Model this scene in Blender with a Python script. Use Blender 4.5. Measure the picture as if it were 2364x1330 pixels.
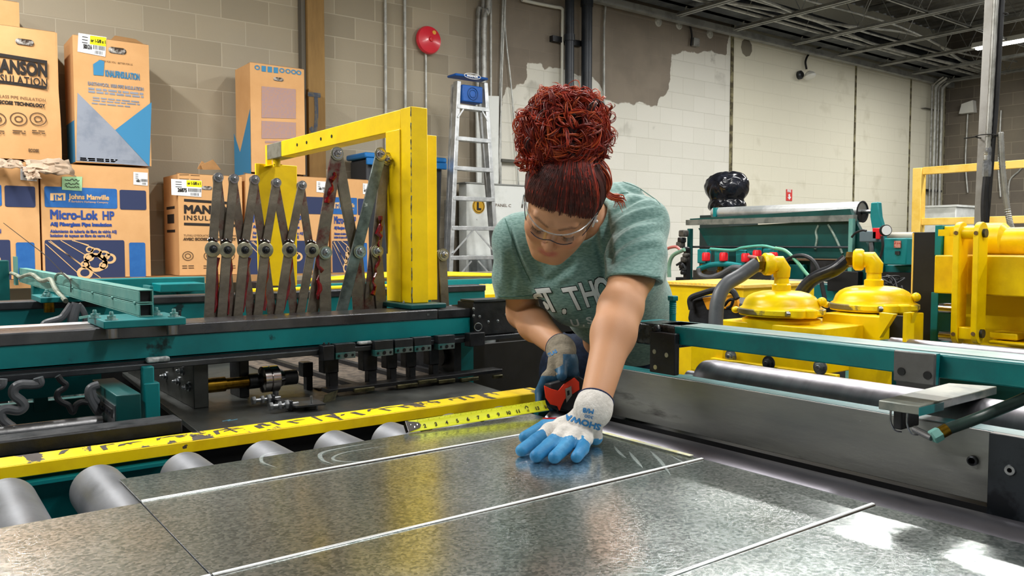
import bpy, bmesh, math, random
import numpy as np
from mathutils import Vector, Matrix
from mathutils.bvhtree import BVHTree
rnd = random.Random(7)
for o in list(bpy.data.objects): bpy.data.objects.remove(o)
SC = bpy.context.scene
COL = SC.collection
# ---------------------------------------------------------------- camera
F = 1895.0; CX = 1182.0; CY = 665.0; CAMZ = 1.324
YAW = math.radians(53); PITCH = -math.atan(100/1895.0)
fw = Vector((math.cos(PITCH)*math.cos(YAW), math.cos(PITCH)*math.sin(YAW), math.sin(PITCH)))
rt = Vector((math.sin(YAW), -math.cos(YAW), 0)); up = rt.cross(fw)
CAM = Vector((0, 0, CAMZ))
cd = bpy.data.cameras.new('camera'); cam = bpy.data.objects.new('camera', cd); COL.objects.link(cam)
cd.sensor_width = 36; cd.lens = F/2364*36; cd.clip_start = 0.02; cd.clip_end = 100
cam.matrix_world = Matrix(((rt.x, up.x, -fw.x, 0), (rt.y, up.y, -fw.y, 0), (rt.z, up.z, -fw.z, CAMZ), (0, 0, 0, 1)))
SC.camera = cam
# ---------------------------------------------------------------- world, exposure
w = bpy.data.worlds.new('world'); SC.world = w; w.use_nodes = True
w.node_tree.nodes['Background'].inputs[0].default_value = (.93, .97, 1, 1)
w.node_tree.nodes['Background'].inputs[1].default_value = .24
SC.view_settings.view_transform = 'Standard'; SC.view_settings.look = 'None'
SC.view_settings.exposure = 0.32; SC.view_settings.gamma = 1; SC.view_settings.use_curve_mapping = False
# ceiling strip lights: (x, y, watts); all run along Y
STRIPS = [(12.0, 4.1, 105), (8.3, 3.6, 120), (8.3, -.3, 60), (5.0, 2.9, 105), (5.0, -.8, 80), (3.2, 3.1, 80), (-.1, 4.4, 150), (-2.2, 3.0, 110), (1.6, -.8, 75)]
for i, (x, y, p) in enumerate(STRIPS):
    l = bpy.data.lights.new('strip_light_glow', 'AREA'); l.shape = 'RECTANGLE'; l.size = .12; l.size_y = 2.4
    l.energy = p; l.color = (1, .985, .95)
    lo = bpy.data.objects.new('strip_light_glow', l); lo.location = (x, y, 3.985); COL.objects.link(lo)
# ---------------------------------------------------------------- helpers: pixels to points on real planes
def ray(px, py): return fw + rt*((px-CX)/F) + up*((CY-py)/F)
def PX(X, px, py): r = ray(px, py); return CAM + r*((X-CAM.x)/r.x)
def PY(Y, px, py): r = ray(px, py); return CAM + r*((Y-CAM.y)/r.y)
def PZ(Z, px, py): r = ray(px, py); return CAM + r*((Z-CAM.z)/r.z)
def PD(d, px, py): return CAM + ray(px, py)*d
# ---------------------------------------------------------------- materials
MATS = {}
def rgb(h, g=1.0):
    h = h.lstrip('#'); c = [int(h[i:i+2], 16)/255 for i in (0, 2, 4)]
    return tuple((((v+.055)/1.055)**2.4 if v > .04 else v/12.92)*g for v in c)+(1,)
def mat(name, c, rough=.5, metal=0, c2=None, scale=8, thr=(.45, .6), bump=0, bscale=40, stretch=(1, 1, 1), c3=None, thr3=(.62, .66), scale3=15,
        trans=0, emit=0, coat=0, detail=6, rvar=0, ior=None, sub=0):
    if name in MATS: return MATS[name]
    m = bpy.data.materials.new(name); m.use_nodes = True; MATS[name] = m
    nt = m.node_tree; N = nt.nodes; L = nt.links; b = N['Principled BSDF']
    if isinstance(c, str): c = rgb(c)
    b.inputs['Base Color'].default_value = c; b.inputs['Roughness'].default_value = rough; b.inputs['Metallic'].default_value = metal
    if not metal: b.inputs['Specular IOR Level'].default_value = .35
    if trans: b.inputs['Transmission Weight'].default_value = trans
    if ior: b.inputs['IOR'].default_value = ior
    if coat: b.inputs['Coat Weight'].default_value = coat; b.inputs['Coat Roughness'].default_value = .15
    if sub: b.inputs['Subsurface Weight'].default_value = sub; b.inputs['Subsurface Radius'].default_value = (.012, .004, .002); b.inputs['Subsurface Scale'].default_value = 1
    if emit: b.inputs['Emission Color'].default_value = c; b.inputs['Emission Strength'].default_value = emit
    tc = N.new('ShaderNodeTexCoord'); mp = N.new('ShaderNodeMapping'); mp.inputs['Scale'].default_value = stretch
    L.new(tc.outputs['Object'], mp.inputs[0])
    m['_src'] = ''
    last = None
    def noise(sc, det=detail):
        n = N.new('ShaderNodeTexNoise'); n.inputs['Scale'].default_value = sc; n.inputs['Detail'].default_value = det; n.inputs['Roughness'].default_value = .62
        L.new(mp.outputs[0], n.inputs['Vector']); return n
    def ramp(src, t):
        r = N.new('ShaderNodeMapRange'); r.inputs['From Min'].default_value = t[0]; r.inputs['From Max'].default_value = t[1]
        L.new(src, r.inputs[0]); return r.outputs[0]
    def mix(fac, a, bb):
        x = N.new('ShaderNodeMix'); x.data_type = 'RGBA'; L.new(fac, x.inputs[0])
        for k, v in ((6, a), (7, bb)):
            if isinstance(v, tuple): x.inputs[k].default_value = v
            else: L.new(v, x.inputs[k])
        return x.outputs[2]
    if c2:
        n = noise(scale); last = mix(ramp(n.outputs[0], thr), c, rgb(c2) if isinstance(c2, str) else c2)
    if c3:
        n3 = noise(scale3); last = mix(ramp(n3.outputs[0], thr3), last if last else c, rgb(c3) if isinstance(c3, str) else c3)
    if last: L.new(last, b.inputs['Base Color'])
    if bump:
        n = noise(bscale, 4); bp = N.new('ShaderNodeBump'); bp.inputs['Strength'].default_value = bump; bp.inputs['Distance'].default_value = .003
        L.new(n.outputs[0], bp.inputs['Height']); L.new(bp.outputs[0], b.inputs['Normal'])
    if rvar:
        n = noise(scale*1.7); r = N.new('ShaderNodeMapRange'); r.inputs['From Min'].default_value = .3; r.inputs['From Max'].default_value = .7
        r.inputs['To Min'].default_value = max(rough-rvar, .02); r.inputs['To Max'].default_value = rough+rvar
        L.new(n.outputs[0], r.inputs[0]); L.new(r.outputs[0], b.inputs['Roughness'])
    return m
TEAL = mat('teal_paint', '#00787b', .46, 0, '#006468', 5, (.4, .7), .12, 25, c3='#062f33', thr3=(.66, .7), scale3=7, rvar=.08)
TEALD = mat('dark_teal_paint', '#00504f', .45, 0, '#003c3d', 4, (.4, .7), .1, 20)
TEALG = mat('dusty_teal_paint', '#6f9c93', .6, 0, '#3b837d', 9, (.35, .75), .2, 40)
YEL = mat('yellow_paint', '#ffd800', .42, 0, '#e8bf00', 6, (.4, .7), .15, 22, c3='#6b6233', thr3=(.69, .71), scale3=11, rvar=.08)
YELW = mat('pale_yellow_paint', '#f4cf6a', .5, 0, '#e8bd4e', 5)
BLK = mat('black_steel', '#1b1c1f', .45, .4, '#303135', 12, (.4, .75), .3, 50, rvar=.15)
BLKP = mat('black_matte', '#0b0c0e', .55, 0, '#141518', 8)
DSTL = mat('dark_steel', '#34363a', .4, .7, '#4d5053', 9, (.35, .75), .2, 60, rvar=.12)
STL = mat('worn_steel', '#9a9a9c', .32, .95, '#6f6e70', 7, (.4, .7), .15, 60, rvar=.12)
OILY = mat('oily_bar_steel', '#8a8274', .4, .75, '#5a554e', 9, (.38, .66), .5, 45, rvar=.14)
OILR = mat('oily_bar_steel_red_grease', '#857c6f', .36, .6, '#565049', 9, (.38, .66), .5, 45, c3='#5c1519', thr3=(.47, .6), scale3=13, rvar=.14)
GREASE = mat('red_grease', '#7a0e16', .14, 0, '#4a080c', 30, coat=.6)
ZINC = mat('zinc_bolt', '#b9bcc0', .28, .95, '#85878b', 40)
CHR = mat('bright_steel', '#cfcac8', .16, 1, '#8d8580', 10, (.4, .7))
BRASS = mat('brass', '#8a6a1d', .3, .95, '#5d430e', 20)
ALU = mat('aluminium', '#d3d6d8', .38, .8, '#a9adaf', 12, (.4, .7), .1, 40, rvar=.1)
GALV = mat('galvanised_conduit', '#a3a39f', .45, .7, '#85857f', 12)
CARD = mat('cardboard', '#d6a672', .78, 0, '#ca9964', 3, (.35, .7), .12, 30)
CARDD = mat('kraft_edge', '#a67c4f', .8, 0, '#8f6a42', 5)
WHT = mat('white_panel', '#d9dcd9', .5, 0, '#c6c9c5', 4)
WHTP = mat('white_label', '#e6e9ec', .6)
YLAB = mat('yellow_label', '#f2ea10', .6)
NAVY = mat('navy_print', '#2b3558', .7); BLUP = mat('blue_print', '#1d5b9f', .65, 0, '#2a68ac', 5); SKYP = mat('sky_blue_print', '#3a82ae', .65)
GREYP = mat('grey_blue_print', '#8e95a3', .7, 0, '#7f8796', 6); INK = mat('black_ink', '#26211f', .7); INKB = mat('brown_ink', '#5d4630', .7); MAUVE = mat('mauve_print', '#b08c7e', .75, 0, '#a58a8a', 60, (.45, .55))
TXTB = mat('blue_ink', '#2a4a94', .65); CRM = mat('cream_print', '#d8b17e', .7)
RUB = mat('black_rubber', '#17181b', .5, 0, '#25262a', 8, bump=.15)
HOSE = mat('grey_hose', '#5a5c60', .38, 0, '#47494c', 9, bump=.1)
RED = mat('red_plastic', '#d21c26', .35); BLUE = mat('blue_plastic', '#1c57a8', .42, 0, '#174a92', 8)
GALVR = mat('grey_roller', '#6f7176', .45, .6, '#808287', 6, (.35, .7), .12, 50, stretch=(1, 1, 1), rvar=.1)
WOOD = mat('ochre_timber', '#957646', .75, 0, '#7d6138', 2.5, (.35, .7), .2, 30, stretch=(4, 4, .6))
# ---------------------------------------------------------------- mesh builder
class MB:
    def __init__(s): s.v = []; s.f = []; s.m = []
    def add(s, vs, fs, m=0):
        n = len(s.v); s.v += [Vector(v) for v in vs]; s.f += [tuple(i+n for i in f) for f in fs]; s.m += [m]*len(fs); return s
    def box(s, a, b, m=0):
        x0, x1 = sorted((a[0], b[0])); y0, y1 = sorted((a[1], b[1])); z0, z1 = sorted((a[2], b[2]))
        return s.add([(x0, y0, z0), (x1, y0, z0), (x1, y1, z0), (x0, y1, z0), (x0, y0, z1), (x1, y0, z1), (x1, y1, z1), (x0, y1, z1)],
                     [(0, 3, 2, 1), (4, 5, 6, 7), (0, 1, 5, 4), (1, 2, 6, 5), (2, 3, 7, 6), (3, 0, 4, 7)], m)
    def prism(s, pts, d, m=0):
        pts = [Vector(p) for p in pts]; d = Vector(d); n = len(pts)
        nr = Vector((0, 0, 0))
        for i in range(n): nr += pts[i].cross(pts[(i+1) % n])
        if nr.dot(d) > 0: pts = pts[::-1]
        fs = [tuple(range(n)), tuple(range(2*n-1, n-1, -1))]
        for i in range(n): j = (i+1) % n; fs.append((j, i, i+n, j+n))
        return s.add(pts+[p+d for p in pts], fs, m)
    def bar(s, a, b, wdir, w, t, m=0, rend=False):      # flat bar a..b: width w along wdir-perp, thickness t along normal
        a = Vector(a); b = Vector(b); u = (b-a).normalized(); n = Vector(wdir).normalized(); q = u.cross(n).normalized(); n = q.cross(u).normalized()
        if rend:
            pts = []
            for c, sg in ((b, 1), (a, -1)):
                for k in range(9):
                    an = -math.pi/2+math.pi*k/8
                    pts.append(c+u*(sg*math.cos(an)*w/2)+q*(sg*math.sin(an)*w/2))
            return s.prism([p-n*t/2 for p in pts], n*t, m)
        return s.prism([a-q*w/2-n*t/2, a+q*w/2-n*t/2, b+q*w/2-n*t/2, b-q*w/2-n*t/2], n*t, m)
    def cyl(s, a, b, r, seg=20, r2=None, m=0, cap=True):
        a = Vector(a); b = Vector(b); return s.tube([a, b], [r, r if r2 is None else r2], seg, m, cap)
    def tube(s, pts, r, seg=10, m=0, cap=True, ell=None):
        pts = [Vector(p) for p in pts]; n = len(pts)
        if not isinstance(r, (list, tuple)): r = [r]*n
        t0 = (pts[1]-pts[0]).normalized(); nrm = t0.orthogonal().normalized() if abs(t0.z) > .9 else t0.cross(Vector((0, 0, 1))).normalized()
        vs = []
        for i, p in enumerate(pts):
            t = (pts[min(i+1, n-1)]-pts[max(i-1, 0)])
            if t.length < 1e-9: t = t0
            t.normalize(); nrm = (nrm-t*nrm.dot(t))
            if nrm.length < 1e-6: nrm = t.orthogonal()
            nrm.normalize(); bn = t.cross(nrm)
            for k in range(seg):
                an = 2*math.pi*k/seg; vs.append(p+(nrm*math.cos(an)+bn*math.sin(an))*r[i])
        fs = []
        for i in range(n-1):
            for k in range(seg):
                k2 = (k+1) % seg; fs.append((i*seg+k, i*seg+k2, (i+1)*seg+k2, (i+1)*seg+k))
        if cap: fs += [tuple(range(seg-1, -1, -1)), tuple(range((n-1)*seg, n*seg))]
        return s.add(vs, fs, m)
    def lathe(s, o, ax, prof, seg=32, m=0):          # prof: (radius, height along ax)
        o = Vector(o); ax = Vector(ax).normalized(); q = ax.orthogonal().normalized(); bn = ax.cross(q); vs = []; fs = []
        for r, h in prof:
            for k in range(seg):
                an = 2*math.pi*k/seg; vs.append(o+ax*h+(q*math.cos(an)+bn*math.sin(an))*max(r, 1e-5))
        n = len(prof)
        for i in range(n-1):
            for k in range(seg):
                k2 = (k+1) % seg; fs.append((i*seg+k, i*seg+k2, (i+1)*seg+k2, (i+1)*seg+k))
        fs += [tuple(range(seg-1, -1, -1)), tuple(range((n-1)*seg, n*seg))]
        return s.add(vs, fs, m)
    def hexn(s, o, ax, r, h, m=0): return s.lathe(o, ax, [(r*.93, 0), (r, h*.12), (r, h*.88), (r*.85, h)], 6, m)
    def bolt(s, o, ax, r, h, m=0, washer=True):
        ax = Vector(ax).normalized(); o = Vector(o)
        if washer: s.lathe(o, ax, [(r*1.5, 0), (r*1.5, h*.2)], 20, m)
        s.hexn(o+ax*h*.2, ax, r, h*.6, m); s.lathe(o+ax*h*.8, ax, [(r*.5, 0), (r*.5, h*.5), (r*.4, h*.6)], 12, m); return s
    def ring(s, o, ax, R, r, seg=28, m=0):
        o = Vector(o); ax = Vector(ax).normalized(); q = ax.orthogonal().normalized(); bn = ax.cross(q)
        pts = [o+(q*math.cos(2*math.pi*k/seg)+bn*math.sin(2*math.pi*k/seg))*R for k in range(seg+1)]
        return s.tube(pts, r, 8, m, False)
    def ball(s, o, r, seg=16, m=0, sc=(1, 1, 1)):
        vs = []; fs = []; o = Vector(o); n = seg//2
        for i in range(n+1):
            th = math.pi*i/n
            for k in range(seg):
                an = 2*math.pi*k/seg; rr = max(math.sin(th), 1e-4)
                vs.append(o+Vector((math.cos(an)*rr*sc[0], math.sin(an)*rr*sc[1], math.cos(th)*sc[2]))*r)
        for i in range(n):
            for k in range(seg):
                k2 = (k+1) % seg; fs.append((i*seg+k, (i+1)*seg+k, (i+1)*seg+k2, i*seg+k2))
        return s.add(vs, fs, m)
    def build(s, name, mats, parent=None, bevel=0, smooth=None, seg=2, **kw):
        if not isinstance(mats, (list, tuple)): mats = [mats]
        xs = [v.x for v in s.v]; ys = [v.y for v in s.v]; zs = [v.z for v in s.v]
        org = Vector(((min(xs)+max(xs))/2, (min(ys)+max(ys))/2, min(zs)))
        me = bpy.data.meshes.new(name); me.from_pydata([tuple(v-org) for v in s.v], [], s.f)
        for mm in mats: me.materials.append(mm)
        if len(mats) > 1: me.polygons.foreach_set('material_index', s.m)
        me.update()
        o = bpy.data.objects.new(name, me); COL.objects.link(o)
        place(o, org, parent)
        if smooth is None: smooth = 35
        if smooth:
            me.polygons.foreach_set('use_smooth', [True]*len(me.polygons)); me.set_sharp_from_angle(angle=math.radians(smooth))
        if bevel:
            b = o.modifiers.new('bevel', 'BEVEL'); b.width = bevel; b.segments = seg; b.limit_method = 'ANGLE'; b.angle_limit = math.radians(40); b.harden_normals = False
        tag(o, **kw); return o
WORG = {}
def place(o, org, parent):
    o.location = org; WORG[o.name] = Vector(org)
    if parent is not None: o.parent = parent; o.location = Vector(org)-WORG[parent.name]
def tag(o, label=None, cat=None, group=None, kind=None):
    if label: o['label'] = label
    if cat: o['category'] = cat
    if group: o['group'] = group
    if kind: o['kind'] = kind
    return o
def thing(name, loc, label, cat, group=None):
    o = bpy.data.objects.new(name, None); COL.objects.link(o); o.location = loc; o.empty_display_size = .05; WORG[o.name] = Vector(loc)
    return tag(o, label, cat, group)
def dup(root, off, label=None, parent=None):
    def cp(o, par):
        c = o.copy(); COL.objects.link(c); WORG[c.name] = WORG.get(o.name, Vector())+Vector(off)
        if par is not None: c.parent = par
        for ch in [x for x in COL.objects if x.parent == o]: cp(ch, c)
        return c
    c = cp(root, root.parent); c.location = Vector(root.location)+Vector(off)
    if label: c['label'] = label
    return c
def bez(pts, n=8):     # Catmull-Rom through points
    P = [Vector(p) for p in pts]; P = [P[0]*2-P[1]]+P+[P[-1]*2-P[-2]]; out = []
    for i in range(1, len(P)-2):
        for k in range(n):
            t = k/n; a, b, c, d = P[i-1:i+3]
            out.append(.5*((2*b)+(c-a)*t+(2*a-5*b+4*c-d)*t*t+(3*b-a-3*c+d)*t**3))
    return out+[P[-2]]
TN = [1]
def text_mesh(body, size, bold=0, sx=1, align='LEFT', sp=1):
    c = bpy.data.curves.new('t', 'FONT'); c.body = body; c.size = size; c.align_x = align; c.space_character = sp; c.resolution_u = 3
    o = bpy.data.objects.new('t', c); COL.objects.link(o); dg = bpy.context.evaluated_depsgraph_get(); dg.update()
    me = bpy.data.meshes.new_from_object(o.evaluated_get(dg)); bpy.data.objects.remove(o)
    vs = [(v.co.x*sx, v.co.y) for v in me.vertices]; fs = [tuple(p.vertices) for p in me.polygons]
    TN[0] = max(len(vs), 1)
    if bold:
        n = len(vs); V0, F0 = vs, fs; vs, fs = [], []
        for q, (dx, dy) in enumerate(((-1, -1), (1, -1), (-1, 1), (1, 1), (0, 0))): vs += [(x+dx*bold*sx, y+dy*bold) for x, y in V0]; fs += [tuple(i+q*n for i in f) for f in F0]
    bpy.data.meshes.remove(me); bpy.data.curves.remove(c); return vs, fs
def text_on(mb, body, size, o, u, v, bold=0, sx=1, align='LEFT', m=0, sp=1):   # lay text on the plane (o; u right, v up)
    vs, fs = text_mesh(body, size, bold, sx, align, sp); o = Vector(o); u = Vector(u).normalized(); v = Vector(v).normalized()
    nn = u.cross(v); mb.add([o+u*a+v*b+nn*(.00012*(i//TN[0])) for i, (a, b) in enumerate(vs)], fs, m)
# ---------------------------------------------------------------- smooth solids on a voxel grid (numpy surface nets)
class SDF:
    def __init__(s, lo, hi, h, far=.08):
        s.h = h; s.lo = np.array(lo, float); s.n = np.ceil((np.array(hi)-s.lo)/h).astype(int)+1; s.far = far
        s.g = np.full(tuple(s.n), far, np.float32); s.ax = [(s.lo[i]+np.arange(s.n[i])*h).astype(np.float32) for i in range(3)]
    def _sub(s, a, b):
        i0 = np.clip(np.floor((a-s.lo)/s.h).astype(int), 0, s.n); i1 = np.clip(np.ceil((b-s.lo)/s.h).astype(int)+1, 0, s.n)
        sl = tuple(slice(i0[k], i1[k]) for k in range(3)); X = np.meshgrid(*[s.ax[k][sl[k]] for k in range(3)], indexing='ij'); return sl, X
    def _put(s, sl, d, k, op):
        g = s.g[sl]
        if op == 'u':
            if k > 0: hh = np.clip(.5+.5*(g-d)/k, 0, 1); s.g[sl] = g*(1-hh)+d*hh-k*hh*(1-hh)
            else: s.g[sl] = np.minimum(g, d)
        else:
            nd = -d
            if k > 0: hh = np.clip(.5-.5*(g-nd)/k, 0, 1); s.g[sl] = g*(1-hh)+nd*hh+k*hh*(1-hh)
            else: s.g[sl] = np.maximum(g, nd)
    def cap(s, a, b, ra, rb=None, k=.02, op='u'):
        rb = ra if rb is None else rb; a = np.array(a, float); b = np.array(b, float); m = s.far+max(ra, rb)
        sl, X = s._sub(np.minimum(a, b)-m, np.maximum(a, b)+m)
        if X[0].size == 0: return s
        ab = b-a; L = (ab**2).sum()+1e-12; t = np.clip(((X[0]-a[0])*ab[0]+(X[1]-a[1])*ab[1]+(X[2]-a[2])*ab[2])/L, 0, 1)
        d = np.sqrt((X[0]-a[0]-t*ab[0])**2+(X[1]-a[1]-t*ab[1])**2+(X[2]-a[2]-t*ab[2])**2)-(ra+(rb-ra)*t); s._put(sl, d, k, op); return s
    def ell(s, c, r, M=None, k=.02, op='u'):       # M rows: local axes in world
        c = np.array(c, float); r = np.array(r, float); m = s.far+r.max(); sl, X = s._sub(c-m, c+m)
        if X[0].size == 0: return s
        M = np.eye(3) if M is None else np.array(M, float); D = [X[i]-c[i] for i in range(3)]
        q = [(D[0]*M[i][0]+D[1]*M[i][1]+D[2]*M[i][2]) for i in range(3)]
        k0 = np.sqrt(sum((q[i]/r[i])**2 for i in range(3))); k1 = np.sqrt(sum((q[i]/r[i]**2)**2 for i in range(3)))+1e-9
        s._put(sl, k0*(k0-1)/k1, k, op); return s
    def cut(s, p, n, k=.004, rad=None, c=None):       # remove the half space where (x-p).n > 0, optionally only within rad of c
        n = np.array(n, float); n /= np.linalg.norm(n); p = np.array(p, float)
        if c is None: sl, X = s._sub(s.lo, s.lo+s.n*s.h)
        else: c = np.array(c); sl, X = s._sub(c-rad, c+rad)
        d = -((X[0]-p[0])*n[0]+(X[1]-p[1])*n[1]+(X[2]-p[2])*n[2]); s._put(sl, d, k, 's'); return s
    def mesh(s, smooth=1):
        g = s.g; ins = g < 0; n = s.n; c = [g[i:n[0]-1+i, j:n[1]-1+j, k:n[2]-1+k] for i in (0, 1) for j in (0, 1) for k in (0, 1)]
        ci = [ins[i:n[0]-1+i, j:n[1]-1+j, k:n[2]-1+k] for i in (0, 1) for j in (0, 1) for k in (0, 1)]
        cnt = sum(x.astype(np.int8) for x in ci); act = (cnt > 0) & (cnt < 8); idx = np.argwhere(act); m = len(idx)
        V = [x[act] for x in c]; off = [(i, j, k) for i in (0, 1) for j in (0, 1) for k in (0, 1)]
        sm = np.zeros((m, 3)); w_ = np.zeros(m)
        for a in range(8):
            for b in range(a+1, 8):
                da = np.array(off[b])-np.array(off[a])
                if np.abs(da).sum() != 1: continue
                x = (V[a] < 0) != (V[b] < 0); t = V[a][x]/(V[a][x]-V[b][x]); sm[x] += np.array(off[a])+t[:, None]*da; w_[x] += 1
        vs = (idx+sm/w_[:, None])*s.h+s.lo
        vid = np.full(act.shape, -1, np.int32); vid[act] = np.arange(m); fs = []
        for ax in range(3):
            u, v = (ax+1) % 3, (ax+2) % 3; A = np.take(ins, range(0, n[ax]-1), ax); B = np.take(ins, range(1, n[ax]), ax)
            e = np.argwhere(A != B); ok = (e[:, u] > 0) & (e[:, v] > 0) & (e[:, u] < n[u]-1) & (e[:, v] < n[v]-1); e = e[ok]
            def gi(du, dv): q = e.copy(); q[:, u] -= du; q[:, v] -= dv; return vid[q[:, 0], q[:, 1], q[:, 2]]
            f = np.stack([gi(1, 1), gi(0, 1), gi(0, 0), gi(1, 0)], 1); fl = ~A[tuple(e.T)]; f[fl] = f[fl][:, ::-1]; fs.append(f)
        F_ = np.concatenate(fs); F_ = F_[(F_ >= 0).all(1)]
        for _ in range(smooth): vs = lap(vs, F_, .5)
        return vs, F_
def lap(vs, F_, a):
    acc = np.zeros_like(vs); w_ = np.zeros(len(vs))
    for i, j in ((0, 1), (1, 2), (2, 3), (3, 0)):
        np.add.at(acc, F_[:, i], vs[F_[:, j]]); np.add.at(acc, F_[:, j], vs[F_[:, i]]); np.add.at(w_, F_[:, i], 1); np.add.at(w_, F_[:, j], 1)
    return vs*(1-a)+a*acc/np.maximum(w_, 1)[:, None]
def vnormals(vs, F_):
    fn = np.cross(vs[F_[:, 2]]-vs[F_[:, 0]], vs[F_[:, 3]]-vs[F_[:, 1]]); n = np.zeros_like(vs)
    for i in range(4): np.add.at(n, F_[:, i], fn)
    return n/(np.linalg.norm(n, axis=1)[:, None]+1e-12)
def npobj(name, vs, F_, mats, parent=None, midx=None, **kw):
    if not isinstance(mats, (list, tuple)): mats = [mats]
    org = Vector(((vs[:, 0].min()+vs[:, 0].max())/2, (vs[:, 1].min()+vs[:, 1].max())/2, vs[:, 2].min()))
    me = bpy.data.meshes.new(name); me.from_pydata((vs-np.array(org)).tolist(), [], F_.tolist())
    for m in mats: me.materials.append(m)
    if midx is not None: me.polygons.foreach_set('material_index', np.asarray(midx, np.int32))
    me.polygons.foreach_set('use_smooth', [True]*len(me.polygons)); me.update()
    o = bpy.data.objects.new(name, me); COL.objects.link(o); place(o, org, parent); tag(o, **kw); return o
_fw = np.array(fw); _rt = np.array(rt); _up = np.array(up)
def topix(vs):
    d = vs-np.array(CAM); z = d@_fw; return np.stack([CX+F*(d@_rt)/z, CY-F*(d@_up)/z], 1), z
def bvh_of(vs, F_): return BVHTree.FromPolygons([tuple(v) for v in vs], [tuple(int(i) for i in f) for f in F_])
def decal(bvh, polys2d, lift=.0012, sub=.006):
    # polys2d: list of (verts [(px,py)], faces): drapes flat lettering onto a surface seen through those pixels
    mb = MB()
    for vs, fs in polys2d:
        bm = bmesh.new(); V = [bm.verts.new((x, y, 0)) for x, y in vs]
        for f in fs:
            try: bm.faces.new([V[i] for i in f])
            except ValueError: pass
        bmesh.ops.triangulate(bm, faces=bm.faces[:])
        for _ in range(4):
            ed = [e for e in bm.edges if e.calc_length() > sub]
            if not ed: break
            bmesh.ops.subdivide_edges(bm, edges=ed, cuts=1, use_grid_fill=False); bmesh.ops.triangulate(bm, faces=bm.faces[:])
        bm.verts.ensure_lookup_table(); P = []; ok = True
        for v in bm.verts:
            r = ray(v.co.x, v.co.y).normalized(); h = bvh.ray_cast(CAM, r); P.append(None if h[0] is None else h[0]+h[1]*lift*(1 if h[1].dot(r) < 0 else -1))
        fl = [[v.index for v in f.verts] for f in bm.faces]; bm.verts.index_update(); fl = [[v.index for v in f.verts] for f in bm.faces]
        ids = {}; vv = []
        for i, p in enumerate(P):
            if p is not None: ids[i] = len(vv); vv.append(p)
        ff = []
        for f in fl:
            if all(i in ids for i in f):
                q = [P[i] for i in f]
                if max((q[a]-q[b]).length for a in range(3) for b in range(a)) < .03: ff.append(tuple(ids[i] for i in f))
        mb.add(vv, ff); bm.free()
    return mb
def text_px(body, size, x, y, ang=0, sx=1, bold=0, shear=0, align='LEFT'):  # lettering laid out in pixel units
    vs, fs = text_mesh(body, 1, bold, 1, align); ca, sa = math.cos(math.radians(ang)), math.sin(math.radians(ang)); out = []
    for u, v in vs: u = u*size*sx+v*size*shear; v = v*size; out.append((x+u*ca-v*sa, y-(u*sa+v*ca)))
    return out, fs
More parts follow.
